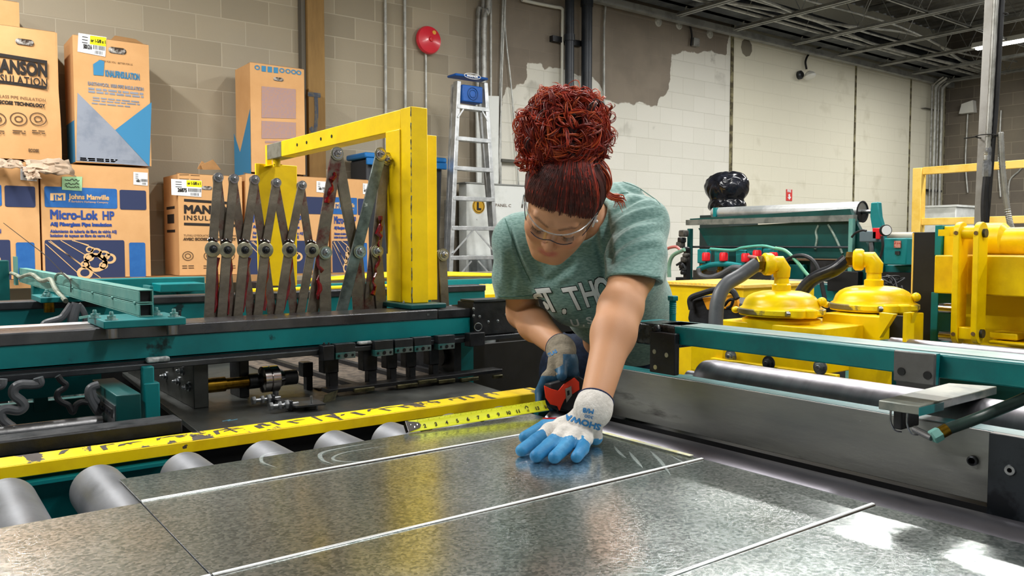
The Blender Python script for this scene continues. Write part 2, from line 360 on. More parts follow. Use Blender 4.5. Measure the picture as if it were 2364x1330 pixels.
# ================================================================ THE ROOM
WY = 6.97; WX = 14.66; CZ = 4.95
def wall_mat(name, base, dark, axis, paint=None, mort='#b5ac99', white=None):
    m = bpy.data.materials.new(name); m.use_nodes = True; nt = m.node_tree; N = nt.nodes; L = nt.links; b = N['Principled BSDF']
    b.inputs['Roughness'].default_value = .85
    tc = N.new('ShaderNodeTexCoord'); sp = N.new('ShaderNodeSeparateXYZ'); L.new(tc.outputs['Object'], sp.inputs[0])
    cb = N.new('ShaderNodeCombineXYZ'); L.new(sp.outputs[axis], cb.inputs[0]); L.new(sp.outputs[2], cb.inputs[1])
    br = N.new('ShaderNodeTexBrick'); br.offset = .5; br.inputs['Scale'].default_value = 1
    br.inputs['Brick Width'].default_value = .406; br.inputs['Row Height'].default_value = .2; br.inputs['Mortar Size'].default_value = .0055; br.inputs['Mortar Smooth'].default_value = .35
    br.inputs['Color1'].default_value = rgb(base); br.inputs['Color2'].default_value = rgb(dark); br.inputs['Mortar'].default_value = rgb(mort); br.inputs['Bias'].default_value = -.1
    L.new(cb.outputs[0], br.inputs['Vector'])
    def noise(sc, d=6, vec=None):
        n = N.new('ShaderNodeTexNoise'); n.inputs['Scale'].default_value = sc; n.inputs['Detail'].default_value = d; L.new(vec or tc.outputs['Object'], n.inputs['Vector']); return n.outputs[0]
    def mixc(f, a, c):
        x = N.new('ShaderNodeMix'); x.data_type = 'RGBA'
        for k, v in ((0, f), (6, a), (7, c)):
            if isinstance(v, (tuple, float)): x.inputs[k].default_value = v
            else: L.new(v, x.inputs[k])
        return x.outputs[2]
    def math_(op, a, c):
        x = N.new('ShaderNodeMath'); x.operation = op
        for k, v in ((0, a), (1, c)):
            if isinstance(v, (int, float)): x.inputs[k].default_value = v
            else: L.new(v, x.inputs[k])
        return x.outputs[0]
    def mr(v, a, c, d=0, e=1):
        x = N.new('ShaderNodeMapRange'); L.new(v, x.inputs[0])
        for k, q in zip((1, 2, 3, 4), (a, c, d, e)): x.inputs[k].default_value = q
        return x.outputs[0]
    col = mixc(mr(noise(1.1), .35, .7, 0, .45), br.outputs[0], rgb('#9d937e'))
    if paint:
        col = mixc(mr(sp.outputs[0], 4.2, 5.2, 0, .8), col, mixc(mr(noise(2.5), .4, .6, 0, 1), rgb('#857a6e'), rgb('#766c62')))
        # white paint coat: border height as a function of x
        cr = N.new('ShaderNodeValToRGB'); cr.color_ramp.interpolation = 'LINEAR'
        X0, X1 = 4.6, 9.0; els = cr.color_ramp.elements
        pts = [(4.6, 0)]+paint+[(9.0, 1)]
        L.new(mr(math_('ADD', sp.outputs[0], mr(noise(9, 5), 0, 1, -.05, .05)), X0, X1), cr.inputs[0])
        while len(els) < len(pts): els.new(.5)
        for e, (x, z) in zip(els, pts): e.position = (x-X0)/(X1-X0); e.color = (z, z, z, 1)
        h = mr(cr.outputs[0], 0, 1, 0, 5.0)
        zz = math_('ADD', sp.outputs[2], mr(noise(6, 8), 0, 1, -.07, .07))
        mask = mr(math_('SUBTRACT', h, zz), 0, .012)
        br2 = N.new('ShaderNodeTexBrick'); br2.offset = .5
        for k, v in (('Scale', 1), ('Brick Width', .406), ('Row Height', .2), ('Mortar Size', .003), ('Mortar Smooth', .9)): br2.inputs[k].default_value = v
        br2.inputs['Color1'].default_value = rgb('#dedcd2'); br2.inputs['Color2'].default_value = rgb('#d7d5ca'); br2.inputs['Mortar'].default_value = rgb('#c0beb0'); L.new(cb.outputs[0], br2.inputs['Vector'])
        dirt = mr(noise(3.5, 10), .6, .68, 0, .75); topd = mr(math_('SUBTRACT', h, zz), .45, .05)
        wc = mixc(math_('MULTIPLY', dirt, topd), br2.outputs[0], rgb('#8b887c'))
        cream = mr(sp.outputs[0], 8.82, 8.86); wc = mixc(cream, wc, mixc(mr(noise(2.2, 9), .62, .72, 0, .35), mixc(mr(br2.outputs[1], 0, 1, 0, .5), rgb('#e0dcc9'), rgb('#c9c5b2')), rgb('#b0a98e')))
        col = mixc(mask, col, wc)
    L.new(col, b.inputs['Base Color'])
    bp = N.new('ShaderNodeBump'); bp.inputs['Strength'].default_value = .5; bp.inputs['Distance'].default_value = .006
    L.new(math_('ADD', math_('MULTIPLY', br.outputs[1], -1.0), math_('MULTIPLY', noise(60, 3), .25)), bp.inputs['Height']); L.new(bp.outputs[0], b.inputs['Normal'])
    return m
# ragged border of the white paint, (x, height as fraction of 5 m)
bord = [(1166, 205), (1190, 197), (1214, 190), (1217, 146), (1250, 145), (1254, 160), (1292, 157), (1335, 175), (1365, 172), (1385, 195), (1396, 232), (1432, 237), (1480, 236), (1515, 248), (1522, 224), (1540, 212), (1547, 190), (1551, 122), (1600, 121), (1640, 118), (1676, 130)]
bp_ = [(p.x, p.z/5) for p in (PY(WY, *q) for q in bord)]
wm = wall_mat('painted_block_wall', '#aaa08c', '#8f8674', 0, bp_)
def wall(name, a, b, m, **kw):
    mb = MB().box(a, b); o = mb.build(name, m, kind='structure', smooth=0)
    # keep object coordinates equal to world coordinates for the block pattern
    off = Vector(o.location); o.location = (0, 0, 0); o.data.transform(Matrix.Translation(off)); return o
wall('wall_back', (-6, WY, 0), (WX+.2, WY+.2, CZ), wm)
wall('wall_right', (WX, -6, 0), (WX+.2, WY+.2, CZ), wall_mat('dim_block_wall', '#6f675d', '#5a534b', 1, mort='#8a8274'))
wall('wall_left', (-6.2, -6, 0), (-6, WY+.2, CZ), wall_mat('side_block_wall', '#9b9385', '#857d72', 1))
FL = mat('concrete_floor', '#84837d', .45, 0, '#6d6b66', .8, (.35, .7), .1, 20)
wall('floor', (-6.2, -6, -.1), (WX+.2, WY+.2, 0), FL)
# vertical control joints in the wall
jm = mat('dark_joint', '#4c4636', .9, 0, '#8d8766', 9)
for i, (x, t, wd) in enumerate([(8.83, 4.2, .055), (11.8, 4.1, .035), (13.46, 4.1, .03), (14.6, 4.1, .06)]):
    MB().box((x, WY-.012, 0), (x+wd, WY+.01, t)).build('trim_%d' % (i+1), jm, kind='structure')
# corner pilaster
MB().box((14.25, WY-.05, 0), (14.55, WY+.01, 4.1)).build('trim_5', mat('grubby_cream', '#b4ae97', .8, 0, '#9a947e', 3), kind='structure')
# ceiling: ribbed metal deck
deck = mat('metal_deck', '#86857f', .6, .2, '#6c6a64', 2)
mb = MB(); x = -6.0
prof = []
while x < WX:
    prof += [(x, CZ), (x+.10, CZ), (x+.125, CZ+.04), (x+.2, CZ+.04)]; x += .225
n = len(prof); mb.add([(x, -6, z) for x, z in prof]+[(x, WY, z) for x, z in prof]+[(x, -6, z+.03) for x, z in prof]+[(x, WY, z+.03) for x, z in prof],
    [(i, i+n, i+1+n, i+1) for i in range(n-1)]+[(i+2*n, i+1+2*n, i+1+3*n, i+3*n) for i in range(n-1)])
mb.box((-6.2, -6, CZ+.09), (WX+.2, WY+.2, CZ+.14)); o = mb.build('ceiling', deck, kind='structure', smooth=0)
# ceiling joists: angle bottom chord, rod web, top chord
jst = mat('grey_joist_paint', '#9b9c98', .55, .3, '#82837f', 5)
jx = [(1569, 35), (1694, 71), (1831, 106), (1937, 139), (2032, 166), (2108, 190), (2187, 210)]
proto = None; jy0 = 6.72
for i, x in enumerate([-1.4, .9, 3.1, 5.3, 7.53, 8.6, 9.85, 10.95, 12.05, 13.05, 14.15]):
    if proto is None:
        r = thing('ceiling_joist', (x, jy0, 4.1), '', 'joist', 'open web ceiling joists'); r['label'] = 'x'
        c = MB()
        for s in (-1, 1):
            c.box((x+s*.008, -6, 4.03), (x+s*.05, jy0, 4.036)); c.box((x+s*.008, -6, 4.03), (x+s*.014, jy0, 4.075))
        c.build('bottom_chord', jst, r)
        c = MB()
        for s in (-1, 1):
            c.box((x+s*.008, -6, CZ-.02), (x+s*.05, jy0+.2, CZ-.012)); c.box((x+s*.008, -6, CZ-.06), (x+s*.014, jy0+.2, CZ-.012))
        c.build('top_chord', jst, r)
        c = MB(); pts = []; y = jy0-.1; k = 0
        while y > -6: pts.append((x, y, 4.06 if k % 2 == 0 else CZ-.05)); y -= .42; k += 1
        c.tube(pts, .009, 6); c.build('web_rod', jst, r); proto = r
        r['label'] = 'grey open web steel joist under the metal deck, farthest left of the run'
    else:
        side = ['', '', '', '', '', 'first joist right of the cracked wall joint', 'second joist right of the cracked wall joint', 'third joist right of the cracked wall joint', 'fourth joist right of the cracked wall joint', 'joist just left of the pipes in the far corner', 'last joist, nearest the dark far wall'][i]
        d = dup(proto, (x+1.4, 0, 0)); d['label'] = ('grey open web steel ceiling joist, '+side) if side else 'grey open web ceiling joist over the left half, number %s from the left end' % ['', 'two', 'three', 'four', 'five'][i]
# girder at wall head along X and dark beam
MB().box((4, 6.55, 4.12), (WX, 6.63, 4.17)).box((4, 6.4, 4.12), (WX, 6.78, 4.128)).box((4, 6.4, 4.36), (WX, 6.78, 4.368)).box((4, 6.57, 4.128), (WX, 6.6, 4.36)).build('roof_girder', mat('dark_girder', '#33373b', .6, .2, '#4b4f50', 4), label='dark steel girder running along the head of the long block wall', cat='beam')
MB().box((5, 6.82, 4.02), (WX, 6.9, 4.1)).build('wall_angle', jst, label='grey steel ledger angle along the top of the white painted wall', cat='beam')
# conduit runs along the girder
cm = mat('pale_conduit', '#b9bab5', .45, .4, '#9a9b97', 8)
cl = ['outermost of the pale conduits below the girder', 'second pale conduit below the girder', 'third pale conduit below the girder, gently kinked', 'fourth pale conduit below the girder', 'fifth pale conduit near the joists, sagging between hangers', 'innermost pale conduit of the ceiling bundle']
for i, (y, z, k) in enumerate([(6.3, 4.1, 0), (6.22, 4.12, 0), (6.12, 4.1, .05), (6.05, 4.16, 0), (5.9, 4.14, .09), (5.78, 4.2, .06)]):
    pts = [(x, y+k*math.sin(x*1.7+i), z+k*.8*math.sin(x*1.1+2*i)) for x in np.arange(4.0, WX, .45)]
    MB().tube(pts, .014 if i % 2 else .02, 8).build('ceiling_conduit', cm, label='pale electrical conduit along the ceiling, '+cl[i], cat='conduit', group='conduits bundled along the ceiling')
# diagonal bridging between joists
brl = ['nearest the wall', 'in the middle of the bay', 'farthest from the wall']
for i, y in enumerate([4.9, 3.6, 2.2]):
    MB().box((3, y, 4.05), (WX, y+.03, 4.056)).box((3, y, 4.05), (WX, y+.004, 4.08)).build('joist_bridging', jst, label='thin grey angle bridging laid across the ceiling joists, '+brl[i], cat='beam', group='bridging angles across the joists')
# strip lights
lamp = bpy.data.materials.new('lit_tube'); lamp.use_nodes = True; bs = lamp.node_tree.nodes['Principled BSDF']
bs.inputs['Emission Color'].default_value = (1, .99, .94, 1); bs.inputs['Emission Strength'].default_value = 14
hsg = mat('white_enamel', '#dcdcd6', .4)
sl = ['the one seen at the top right edge', 'over the far middle of the long wall', 'over the teal hopper machine', 'over the middle aisle by the ladder', 'over the yellow press', 'over the rear table', 'over the stacked cartons', 'over the left end of the frame', 'straight over the steel sheet']
fx = None
for i, (x, y, p) in enumerate(STRIPS):
    if fx is None:
        fx = thing('strip_light', (x, y, 4.0), 'long white fluorescent strip light under the joists, '+sl[0], 'light', 'fluorescent strip lights')
        MB().prism([(x-.06, y-1.25, 4.03), (x-.03, y-1.25, 4.1), (x+.03, y-1.25, 4.1), (x+.06, y-1.25, 4.03)], (0, 2.5, 0)).build('housing', hsg, fx)
        MB().cyl((x-.025, y-1.2, 4.012), (x-.025, y+1.2, 4.012), .014, 12).build('tube', lamp, fx)
        MB().cyl((x+.025, y-1.2, 4.012), (x+.025, y+1.2, 4.012), .014, 12).build('tube', lamp, fx)
        MB().cyl((x, y-1, 4.1), (x, y-1, CZ), .004, 6).build('hanger_wire', jst, fx); MB().cyl((x, y+1, 4.1), (x, y+1, CZ), .004, 6).build('hanger_wire', jst, fx)
        fx0 = (x, y)
    else: dup(fx, (x-fx0[0], y-fx0[1], 0), 'long white fluorescent strip light under the joists, '+sl[i])
# ---------------------------------------------------------------- things fixed to the long wall
p0 = PY(6.9, 705, 0); p1 = PY(6.9, 744, 0)
r = thing('timber_post', ((p0.x+p1.x)/2, 6.86, 0), 'weathered ochre timber post against the block wall with blue paint marks', 'post')
MB().box((p0.x, 6.86, 0), (p1.x, WY-.002, 4.3)).build('post_body', WOOD, r, bevel=.004)
a = PY(6.855, 711, 217); b = PY(6.855, 740, 217); c = PY(6.855, 726, 300)
sm = mat('faded_blue_spray', '#4c5566', .85, 0, '#6f6a5c', 20)
mk = MB(); mk.tube([(a.x, 6.857, a.z), (b.x, 6.857, a.z)], .022, 6); mk.tube(bez([(c.x+.02, 6.857, a.z-.02), (c.x+.02, 6.857, c.z+.1), (c.x, 6.857, c.z-.02), (a.x+.02, 6.857, c.z+.02)]), .018, 6)
for v in mk.v: v.y = 6.857+(v.y-6.857)*.05
mk.build('paint_mark', sm, r)
MB().box((p0.x-.04, 6.9, 0), (p0.x-.004, WY-.002, 4.3)).build('steel_flange', mat('dull_steel', '#5e5a52', .7), r)  # even grey-brown flange beside the post
# fire bell with its conduit
c = PY(6.9, 991, 92)
r = thing('fire_bell', (c.x, WY-.01, c.z-.14), 'round red fire alarm bell high on the grey block wall', 'alarm bell')
MB().lathe((c.x, WY-.005, c.z), (0, -1, 0), [(.1, 0), (.125, .02), (.135, .05), (.125, .075), (.06, .095), (0, .1)], 32).build('gong', mat('bell_red', '#d92b3c', .3, coat=.4), r)
MB().lathe((c.x, WY-.104, c.z), (0, -1, 0), [(.025, 0), (.02, .012), (0, .014)], 16).build('centre_nut', RED, r)
MB().lathe((c.x+.04, WY-.09, c.z+.07), (0, -1, 0), [(.022, 0), (.02, .01), (0, .01)], 12).build('yellow_sticker', mat('orange_sticker', '#e3a13a', .5), r)
MB().cyl((c.x-.01, WY-.02, .8), (c.x-.01, WY-.02, c.z-.12), .011, 8).build('bell_conduit', cm, r)
# conduits and pipes running up the wall
def vpipe(name, pts, rr, m, label, cat='conduit', yy=WY-.03, group=None, seg=10):
    P = [PY(yy, *q) for q in pts]; return MB().tube(bez(P, 6) if len(P) > 3 else P, rr, seg).build(name, m, label=label, cat=cat, group=group)
vpipe('wall_conduit', [(889, -60), (892, 640)], .014, cm, 'thin grey conduit left of the fire bell, the left one of two', group='thin conduits on the grey wall')
vpipe('wall_conduit', [(934, -60), (938, 640)], .014, cm, 'thin grey conduit just left of the fire bell, the right one of two', group='thin conduits on the grey wall')
vpipe('wall_conduit', [(1118, -60), (1115, 30), (1104, 70), (1105, 640)], .03, GALV, 'thick galvanised conduit with an offset bend behind the step ladder, left of the pair', yy=WY-.05, seg=14)
vpipe('wall_conduit', [(1130, -60), (1126, 30), (1117, 75), (1119, 640)], .03, GALV, 'thick galvanised conduit with an offset bend behind the step ladder, right of the pair', yy=WY-.12, seg=14)
vpipe('wall_conduit', [(1133, -60), (1133, 400)], .012, cm, 'thin conduit beside the thick galvanised pair above the ladder', yy=WY-.04)
vpipe('wall_conduit', [(1163, -60), (1155, 200), (1155, 640)], .014, cm, 'thin grey conduit between ladder and hair bun, left one', yy=WY-.04)
vpipe('hanging_cable', [(1170, -60), (1166, 60), (1180, 200), (1196, 400), (1198, 500)], .009, cm, 'grey cable slanting down the white painted block wall behind the woman', 'cable', yy=WY-.04)
vpipe('hanging_cable', [(1168, -40), (1160, 140), (1156, 260), (1150, 420)], .009, cm, 'grey cable hanging straight beside the slanting one', 'cable', yy=WY-.06)
vpipe('wall_conduit', [(1205, 0), (1240, 8), (1280, 16), (1297, 20), (1299, 36), (1298, 120), (1297, 640)], .017, mat('white_conduit', '#cfcfc6', .5), 'white conduit bending down beside the left black pipe', yy=WY-.05)
bpipe = mat('black_pipe', '#262c35', .4, .1, '#1b2027', 5)
for i, (xp, lab) in enumerate([(1315, 'left'), (1355, 'right')]):
    r_ = .05 if i == 0 else .06; t = PY(WY-.12, xp, 0)
    r = thing('black_pipe', (t.x, WY-.12, 0), 'thick black pipe running up the wall above the woman, %s of the two' % lab, 'pipe', 'thick black pipes')
    MB().cyl((t.x, WY-.12, 0), (t.x, WY-.12, 4.9), r_, 20).build('pipe', bpipe, r)
    z = PY(WY-.12, xp, 95 if i == 0 else 15).z
    MB().cyl((t.x, WY-.12, z), (t.x, WY-.12, z+.07), r_*1.18, 20).build('pipe_clamp', bpipe, r)
a = PY(WY-.05, 1275, 88); b = PY(WY-.05, 1342, 104)
MB().box((a.x, WY-.06, a.z-.03), (b.x, WY-.003, a.z+.03)).build('pipe_strut', BLK, label='short black strut channel holding the left black pipe to the wall', cat='bracket')
vpipe('wall_conduit', [(1400, -20), (1394, 60), (1394, 640)], .014, cm, 'thin grey conduit right of the black pipes', yy=WY-.03)
vpipe('hanging_cable', [(1568, 35), (1590, 55), (1597, 80), (1595, 105)], .012, BLKP, 'black cable looping down to the box on the grey upper wall', 'cable', yy=WY-.04)
a = PY(WY-.03, 1598, 87); b = PY(WY-.03, 1611, 109)
MB().box((a.x, WY-.06, b.z), (b.x, WY-.002, a.z)).build('junction_box', GALV, label='small grey junction box on the dark grey part of the wall', cat='electrical box', bevel=.004)
ptch = mat('filler_patch', '#c4c4bb', .8, 0, '#8f8d84', 20)
for (xp, yp, lab) in [(1520, 50, 'left'), (1568, 57, 'middle'), (1639, 78, 'right')]:
    t = PY(WY-.003, xp, yp); MB().lathe((t.x, WY-.001, t.z), (0, -1, 0), [(.06, 0), (.055, .006), (0, .007)], 14).build('filler_patch', ptch, label='pale filler patch high on the grey block wall, %s of three' % lab, cat='patch', group='filler patches')
# plugged hole
t = PY(WY-.003, 1724, 110); MB().lathe((t.x, WY-.001, t.z), (0, -1, 0), [(.12, 0), (.1, .01), (0, .012)], 9).build('wall_patch', mat('grey_mortar', '#807a6c', .9), label='rough grey mortar patch on the cream wall near the joist end', cat='patch')
# caged flood lamp
c = PY(WY-.15, 1868, 172)
r = thing('flood_lamp', (c.x, WY-.15, c.z-.12), 'white dome flood lamp on the cream wall fed by a curved cable', 'lamp')
MB().lathe((c.x+.02, WY-.16, c.z-.05), (0, .35, 1), [(.0, 0), (.07, .006), (.085, .03), (.065, .07), (.03, .1), (.0, .105)], 24).build('lamp_dome', hsg, r)
MB().lathe((c.x-.03, WY-.003, c.z+.01), (0, -1, 0), [(.06, 0), (.06, .04), (.04, .06), (0, .06)], 20).build('mounting_plate', DSTL, r)
MB().tube(bez([PY(WY-.04, *q) for q in [(1897, 108), (1872, 120), (1860, 140), (1862, 160)]]), .014, 8).build('lamp_cable', BLKP, r)
# fire extinguisher sign
a = PY(WY-.01, 1816, 437); b = PY(WY-.01, 1829, 464)
r = thing('fire_sign', ((a.x+b.x)/2, WY-.01, b.z), 'small red and white fire extinguisher sign on the cream wall', 'sign')
MB().box((a.x, WY-.008, b.z), (b.x, WY-.001, a.z)).build('sign_plate', mat('sign_red', '#d84340', .5), r)
mb = MB(); w_ = b.x-a.x; h_ = a.z-b.z; text_on(mb, 'FIRE', w_*.36, (a.x+w_*.12, WY-.0095, a.z-h_*.24), (1, 0, 0), (0, 0, 1), .002)
mb.prism([(a.x+w_*u, WY-.0095, b.z+h_*v) for u, v in [(.3, .55), (.6, .62), (.62, .4), (.8, .32), (.5, .08), (.2, .3), (.38, .34)]], (0, .001, 0))
mb.build('sign_symbol', WHTP, r)
# far corner pipes
for i, (xp, lab) in enumerate([(2147, 'left'), (2155, 'second'), (2162, 'third'), (2170, 'right')]):
    t = PY(WY-.1, xp, 300); t2 = 4.02
    MB().tube(bez([(t.x, WY-.12, .5), (t.x, WY-.12, 3.7), (t.x, WY-.12, 3.9), (t.x, WY-.15, 4.0), (t.x, WY-.3, 4.1)]), .024 if i % 2 else .017, 8).build('corner_conduit', cm if i % 2 else GALV, label='vertical conduit in the far corner beyond the yellow railing, %s of four' % lab, cat='conduit', group='conduits in the far corner')
for (y0, lab) in [(248, 'upper'), (436, 'lower')]:
    a = PY(WY-.1, 2138, y0); b = PY(WY-.1, 2176, y0+8); MB().box((a.x, WY-.09, b.z), (b.x, WY-.01, a.z)).build('conduit_strut', BLK, label='short dark strut behind the far corner conduits, %s one' % lab, cat='bracket')
# conduits and fixture on the far wall
for (xp, yt, lab) in [(2232, 245, 'wavy one under the small fixture'), (2308, 255, 'right of the steel pole')]:
    P = [PX(WX-.03, xp+dx, yy) for dx, yy in ((3, yt), (0, yt+60), (-3, yt+130), (2, yt+200))]
    MB().tube(bez(P), .014, 8).build('far_wall_cable', cm, label='thin pale cable on the dark far block wall, '+lab, cat='cable', group='cables on the far wall')
t = PX(WX-.05, 2236, 248); MB().prism([(t.x+.04, t.y-.12, t.z-.1), (t.x+.04, t.y+.12, t.z-.1), (t.x+.04, t.y+.08, t.z+.06), (t.x+.04, t.y-.1, t.z+.1)], (-.12, 0, 0)).build('wall_fixture', hsg, label='small white fixture on the dark far block wall', cat='light fixture')
P = [PX(WX-.03, *q) for q in ((2364, 380), (2352, 395), (2332, 415), (2328, 450), (2327, 500))]
MB().tube(bez(P), .012, 8).build('far_wall_cable', cm, label='pale cable drooping beyond the yellow railing at the right edge', cat='cable')
# ================================================================ STORED GOODS ALONG THE WALL
BY = 6.5
def fit(mb, body, px0, py0, px1, h, Y=BY-.003, bold=0, m=0, sp=1):      # text whose baseline starts at a pixel of the plane Y and ends at x of px1; h = cap height in m
    vs, fs = text_mesh(body, h/.70, bold, 1, 'LEFT', sp); a = PY(Y, px0, py0); b = PY(Y, px1, py0)
    wd = max(v[0] for v in vs)-min(v[0] for v in vs); x0 = min(v[0] for v in vs); k = (b.x-a.x)/wd
    mb.add([(a.x+(v[0]-x0)*k, Y-.0004*(i//TN[0]), a.z+v[1]) for i, v in enumerate(vs)], fs, m)
def quad(mb, Y, pts, m=0, t=.001): mb.prism([PY(Y, *p) for p in pts], (0, t, 0), m)
def rrect(mb, Y, p0, p1, r=.012, m=0):
    a = PY(Y, *p0); b = PY(Y, *p1); x0, x1, z0, z1 = a.x, b.x, b.z, a.z; pts = []
    for cx, cz, s in ((x1-r, z1-r, 0), (x0+r, z1-r, 1), (x0+r, z0+r, 2), (x1-r, z0+r, 3)):
        for k in range(5): an = math.pi/2*(s+k/4); pts.append((cx+r*math.cos(an), Y, cz+r*math.sin(an)))
    mb.prism(pts, (0, .001, 0), m)
def lines(mb, x0, x1, ys, h, gaps=7, Y=BY-.003, seed=1):     # small unreadable print: rows of word-long dashes
    r = random.Random(seed)
    for y in ys:
        a = PY(Y, x0, y); b = PY(Y, x1, y); x = a.x
        while x < b.x: w_ = r.uniform(.02, .06); mb.box((x, Y, a.z-h/2), (min(x+w_, b.x), Y+.0008, a.z+h/2)); x += w_+.01
def carton(px0, ztop, px1, zbot, depth, label, group=None, bow=0, yf=BY, name='carton', flap=True):
    a = PY(yf, px0, 400); b = PY(yf, px1, 400); x0, x1 = a.x, b.x
    r = thing(name, ((x0+x1)/2, yf+depth/2, zbot), label, 'cardboard box', group)
    N_ = 8; mb = MB(); bm = []
    vs = []; 
    for j in range(N_+1):
        for i in range(N_+1):
            u, v = i/N_, j/N_; k = bow*(math.sin(math.pi*u)*math.sin(math.pi*v))
            vs.append((x0+(x1-x0)*u+bow*.6*math.sin(math.pi*v*1.3+1)*(u-.5)*.6, yf-k*.4, zbot+(ztop-zbot)*v))
    nb = len(vs); fs = [(j*(N_+1)+i, j*(N_+1)+i+1, (j+1)*(N_+1)+i+1, (j+1)*(N_+1)+i) for j in range(N_) for i in range(N_)]
    mb.add(vs, fs)
    mb.box((x0, yf+.002, zbot), (x1, yf+depth, ztop-.002))
    mb.build('carton_body', CARD, r, smooth=20)
    if flap:
        f = MB(); f.prism([(x0+.01, yf+.004, ztop), (x1-.01, yf+.004, ztop), (x1-.03, yf+depth*.4, ztop+.012), (x0+.03, yf+depth*.4, ztop+.016)], (0, 0, .004)); f.build('top_flap', CARDD, r)
    return r, x0, x1
def slot(r, px, py, w=.085, h=.03, Y=BY-.004):
    c = PY(Y, px, py); mb = MB(); pts = []
    for s, a0 in ((1, -90), (-1, 90)):
        for k in range(7): an = math.radians(a0+180*k/6); pts.append((c.x+s*(w/2-h/2)+h/2*math.cos(an), Y, c.z+h/2*math.sin(an)))
    mb.prism(pts, (0, .001, 0)); mb.build('handle_hole', mat('hole_with_white_filling', '#d6d3ce', .9, 0, '#3a2c20', 14, (.35, .5)), r)
def ship_label(r, q, num, seed=0, Y=BY-.004, yq=None):
    lb = MB(); quad(lb, Y, q); lo = lb.build('shipping_label', WHTP, r)
    (x0, y0), (x1, y1), (x2, y2), (x3, y3) = q; L = lambda u, v: (x0+(x1-x0)*u+(x3-x0)*v, y0+(y1-y0)*u+(y3-y0)*v)
    ink = MB(); rr = random.Random(seed); a = PY(Y-.001, *L(.22, .8)); b = PY(Y-.001, *L(.22, .52)); h = (b.z-a.z)*.8
    pa = L(.2, .78); pb = L(.5, .78)
    fit(ink, num, pa[0], pa[1], pb[0], h, Y-.001, .002)
    u = .55
    while u < .97: w_ = rr.choice([.008, .015, .022]); quad(ink, Y-.001, [L(u, .52), L(u+w_, .52), L(u+w_, .74), L(u, .74)]); u += w_+.018
    u = .62
    while u < .9: w_ = rr.choice([.012, .02]); quad(ink, Y-.001, [L(u, .8), L(u+w_, .8), L(u+w_, .97), L(u, .97)]); u += w_+.025
    for v in (.15, .3, .45): quad(ink, Y-.001, [L(.14, v), L(.34, v), L(.34, v+.04), L(.14, v+.04)])
    ink.build('label_print', INK, lo)
    if yq:
        y = MB(); quad(y, Y-.0015, [L(*p) for p in yq]); y.build('yellow_panel', YLAB, lo)
        t = MB(); pa = L(yq[3][0]+.03, yq[3][1]-.13); pb = L(yq[2][0]-.03, 0); fit(t, 'or 1-5/8 x 1', pa[0], pa[1], pb[0], h*.8, Y-.003, .001); t.build('panel_print', INK, lo)
    return lo
ZT = 1.09
# a low storage deck the cartons stand on (mostly behind the machines)
r = thing('storage_deck', (1.8, 6.7, 0), 'low dark steel storage deck under the row of pipe insulation cartons', 'rack')
MB().box((-1.2, 6.42, ZT-.06), (3.3, 6.84, ZT-.004)).build('deck_board', CARDD, r)
for x in (-1.1, 1.2, 3.25):
    for y in (6.47, 6.8): MB().box((x-.03, y-.03, 0), (x+.03, y+.03, ZT-.06)).build('leg', DSTL, r)
# ---- Johns Manville cartons
def jm(px0, px1, ztop, label, full=True):
    r, x0, x1 = carton(px0, ztop, px1, ZT, .35, label, 'pipe insulation cartons in blue print')
    return r, x0, x1
r5, x0, x1 = jm(93, 343, 1.885, 'blue-printed pipe insulation carton under the white and blue box, green note on its corner')
Y = BY-.003
for q0, q1, nm, mm in (((102, 430), (271, 482), 'blue_panel', BLUP), ((298, 560), (337, 640), 'blue_panel', BLUP), ((276, 438), (338, 485), 'navy_panel', NAVY), ((103, 554), (289, 641), 'navy_panel', NAVY)):
    mb = MB(); rrect(mb, Y, q0, q1); mb.build(nm, mm, r5)
Y2 = Y-.0015
mb = MB(); quad(mb, Y2, [(116, 446), (151, 446), (151, 463), (116, 463)]); fit(mb, 'Johns Manville', 158, 459, 252, .034, Y2, .0018); fit(mb, 'A Berkshire Hathaway Company', 158, 467, 250, .014, Y2)
# rings and rods of the printed pipes
def ringflat(mb, px, py, R, rr, Y):
    c = PY(Y, px, py); n = 20; vs = []
    for k in range(n):
        an = 2*math.pi*k/n; vs += [(c.x+R*math.cos(an)*1.15, Y, c.z+R*math.sin(an)), (c.x+rr*math.cos(an)*1.15, Y, c.z+rr*math.sin(an))]
    mb.add(vs, [(2*k, 2*((k+1) % n), 2*((k+1) % n)+1, 2*k+1) for k in range(n)])
for px, py, R in [(207, 576, .022), (222, 583, .033), (240, 590, .036), (205, 594, .03), (221, 606, .068), (197, 611, .027), (253, 597, .038), (239, 613, .026), (196, 630, .045)]:
    ringflat(mb, px, py, R, R*.58, Y2)
for a, b in [((105, 563), (186, 636)), ((116, 556), (186, 611)), ((140, 555), (196, 588)), ((166, 555), (205, 566)), ((112, 557), (232, 641)), ((170, 555), (252, 586))]:
    A = PY(Y2, *a); B = PY(Y2, *b); mb.bar(A, B, (0, 1, 0), .005, .001)
mb.build('cream_print', CRM, r5)
mb = MB(); fit(mb, 'JM', 121, 461, 146, .035, Y2-.001, .0008); mb.build('logo_letters', BLUP, r5)
mb = MB(); fit(mb, 'Micro-Lok', 116, 505, 226, .062, Y, .0032); fit(mb, 'HP', 237, 507, 264, .06, Y, .0026); fit(mb, 'ASJ Fiberglass Pipe Insulation', 116, 521, 258, .024, Y, .002)
fit(mb, 'Aislamiento de tuberia de fibra de vidrio ASJ', 116, 537, 269, .021, Y, .001); fit(mb, 'Isolation de tuyaux en fibre de verre ASJ', 116, 547, 256, .021, Y, .001); mb.build('blue_lettering', TXTB, r5)
lo = ship_label(r5, [(308, 397), (341, 399), (341, 429), (308, 426)], '1-1/8 x 1', 3)
dx = PY(BY, 93, 500).x-PY(BY, 343, 500).x-.012
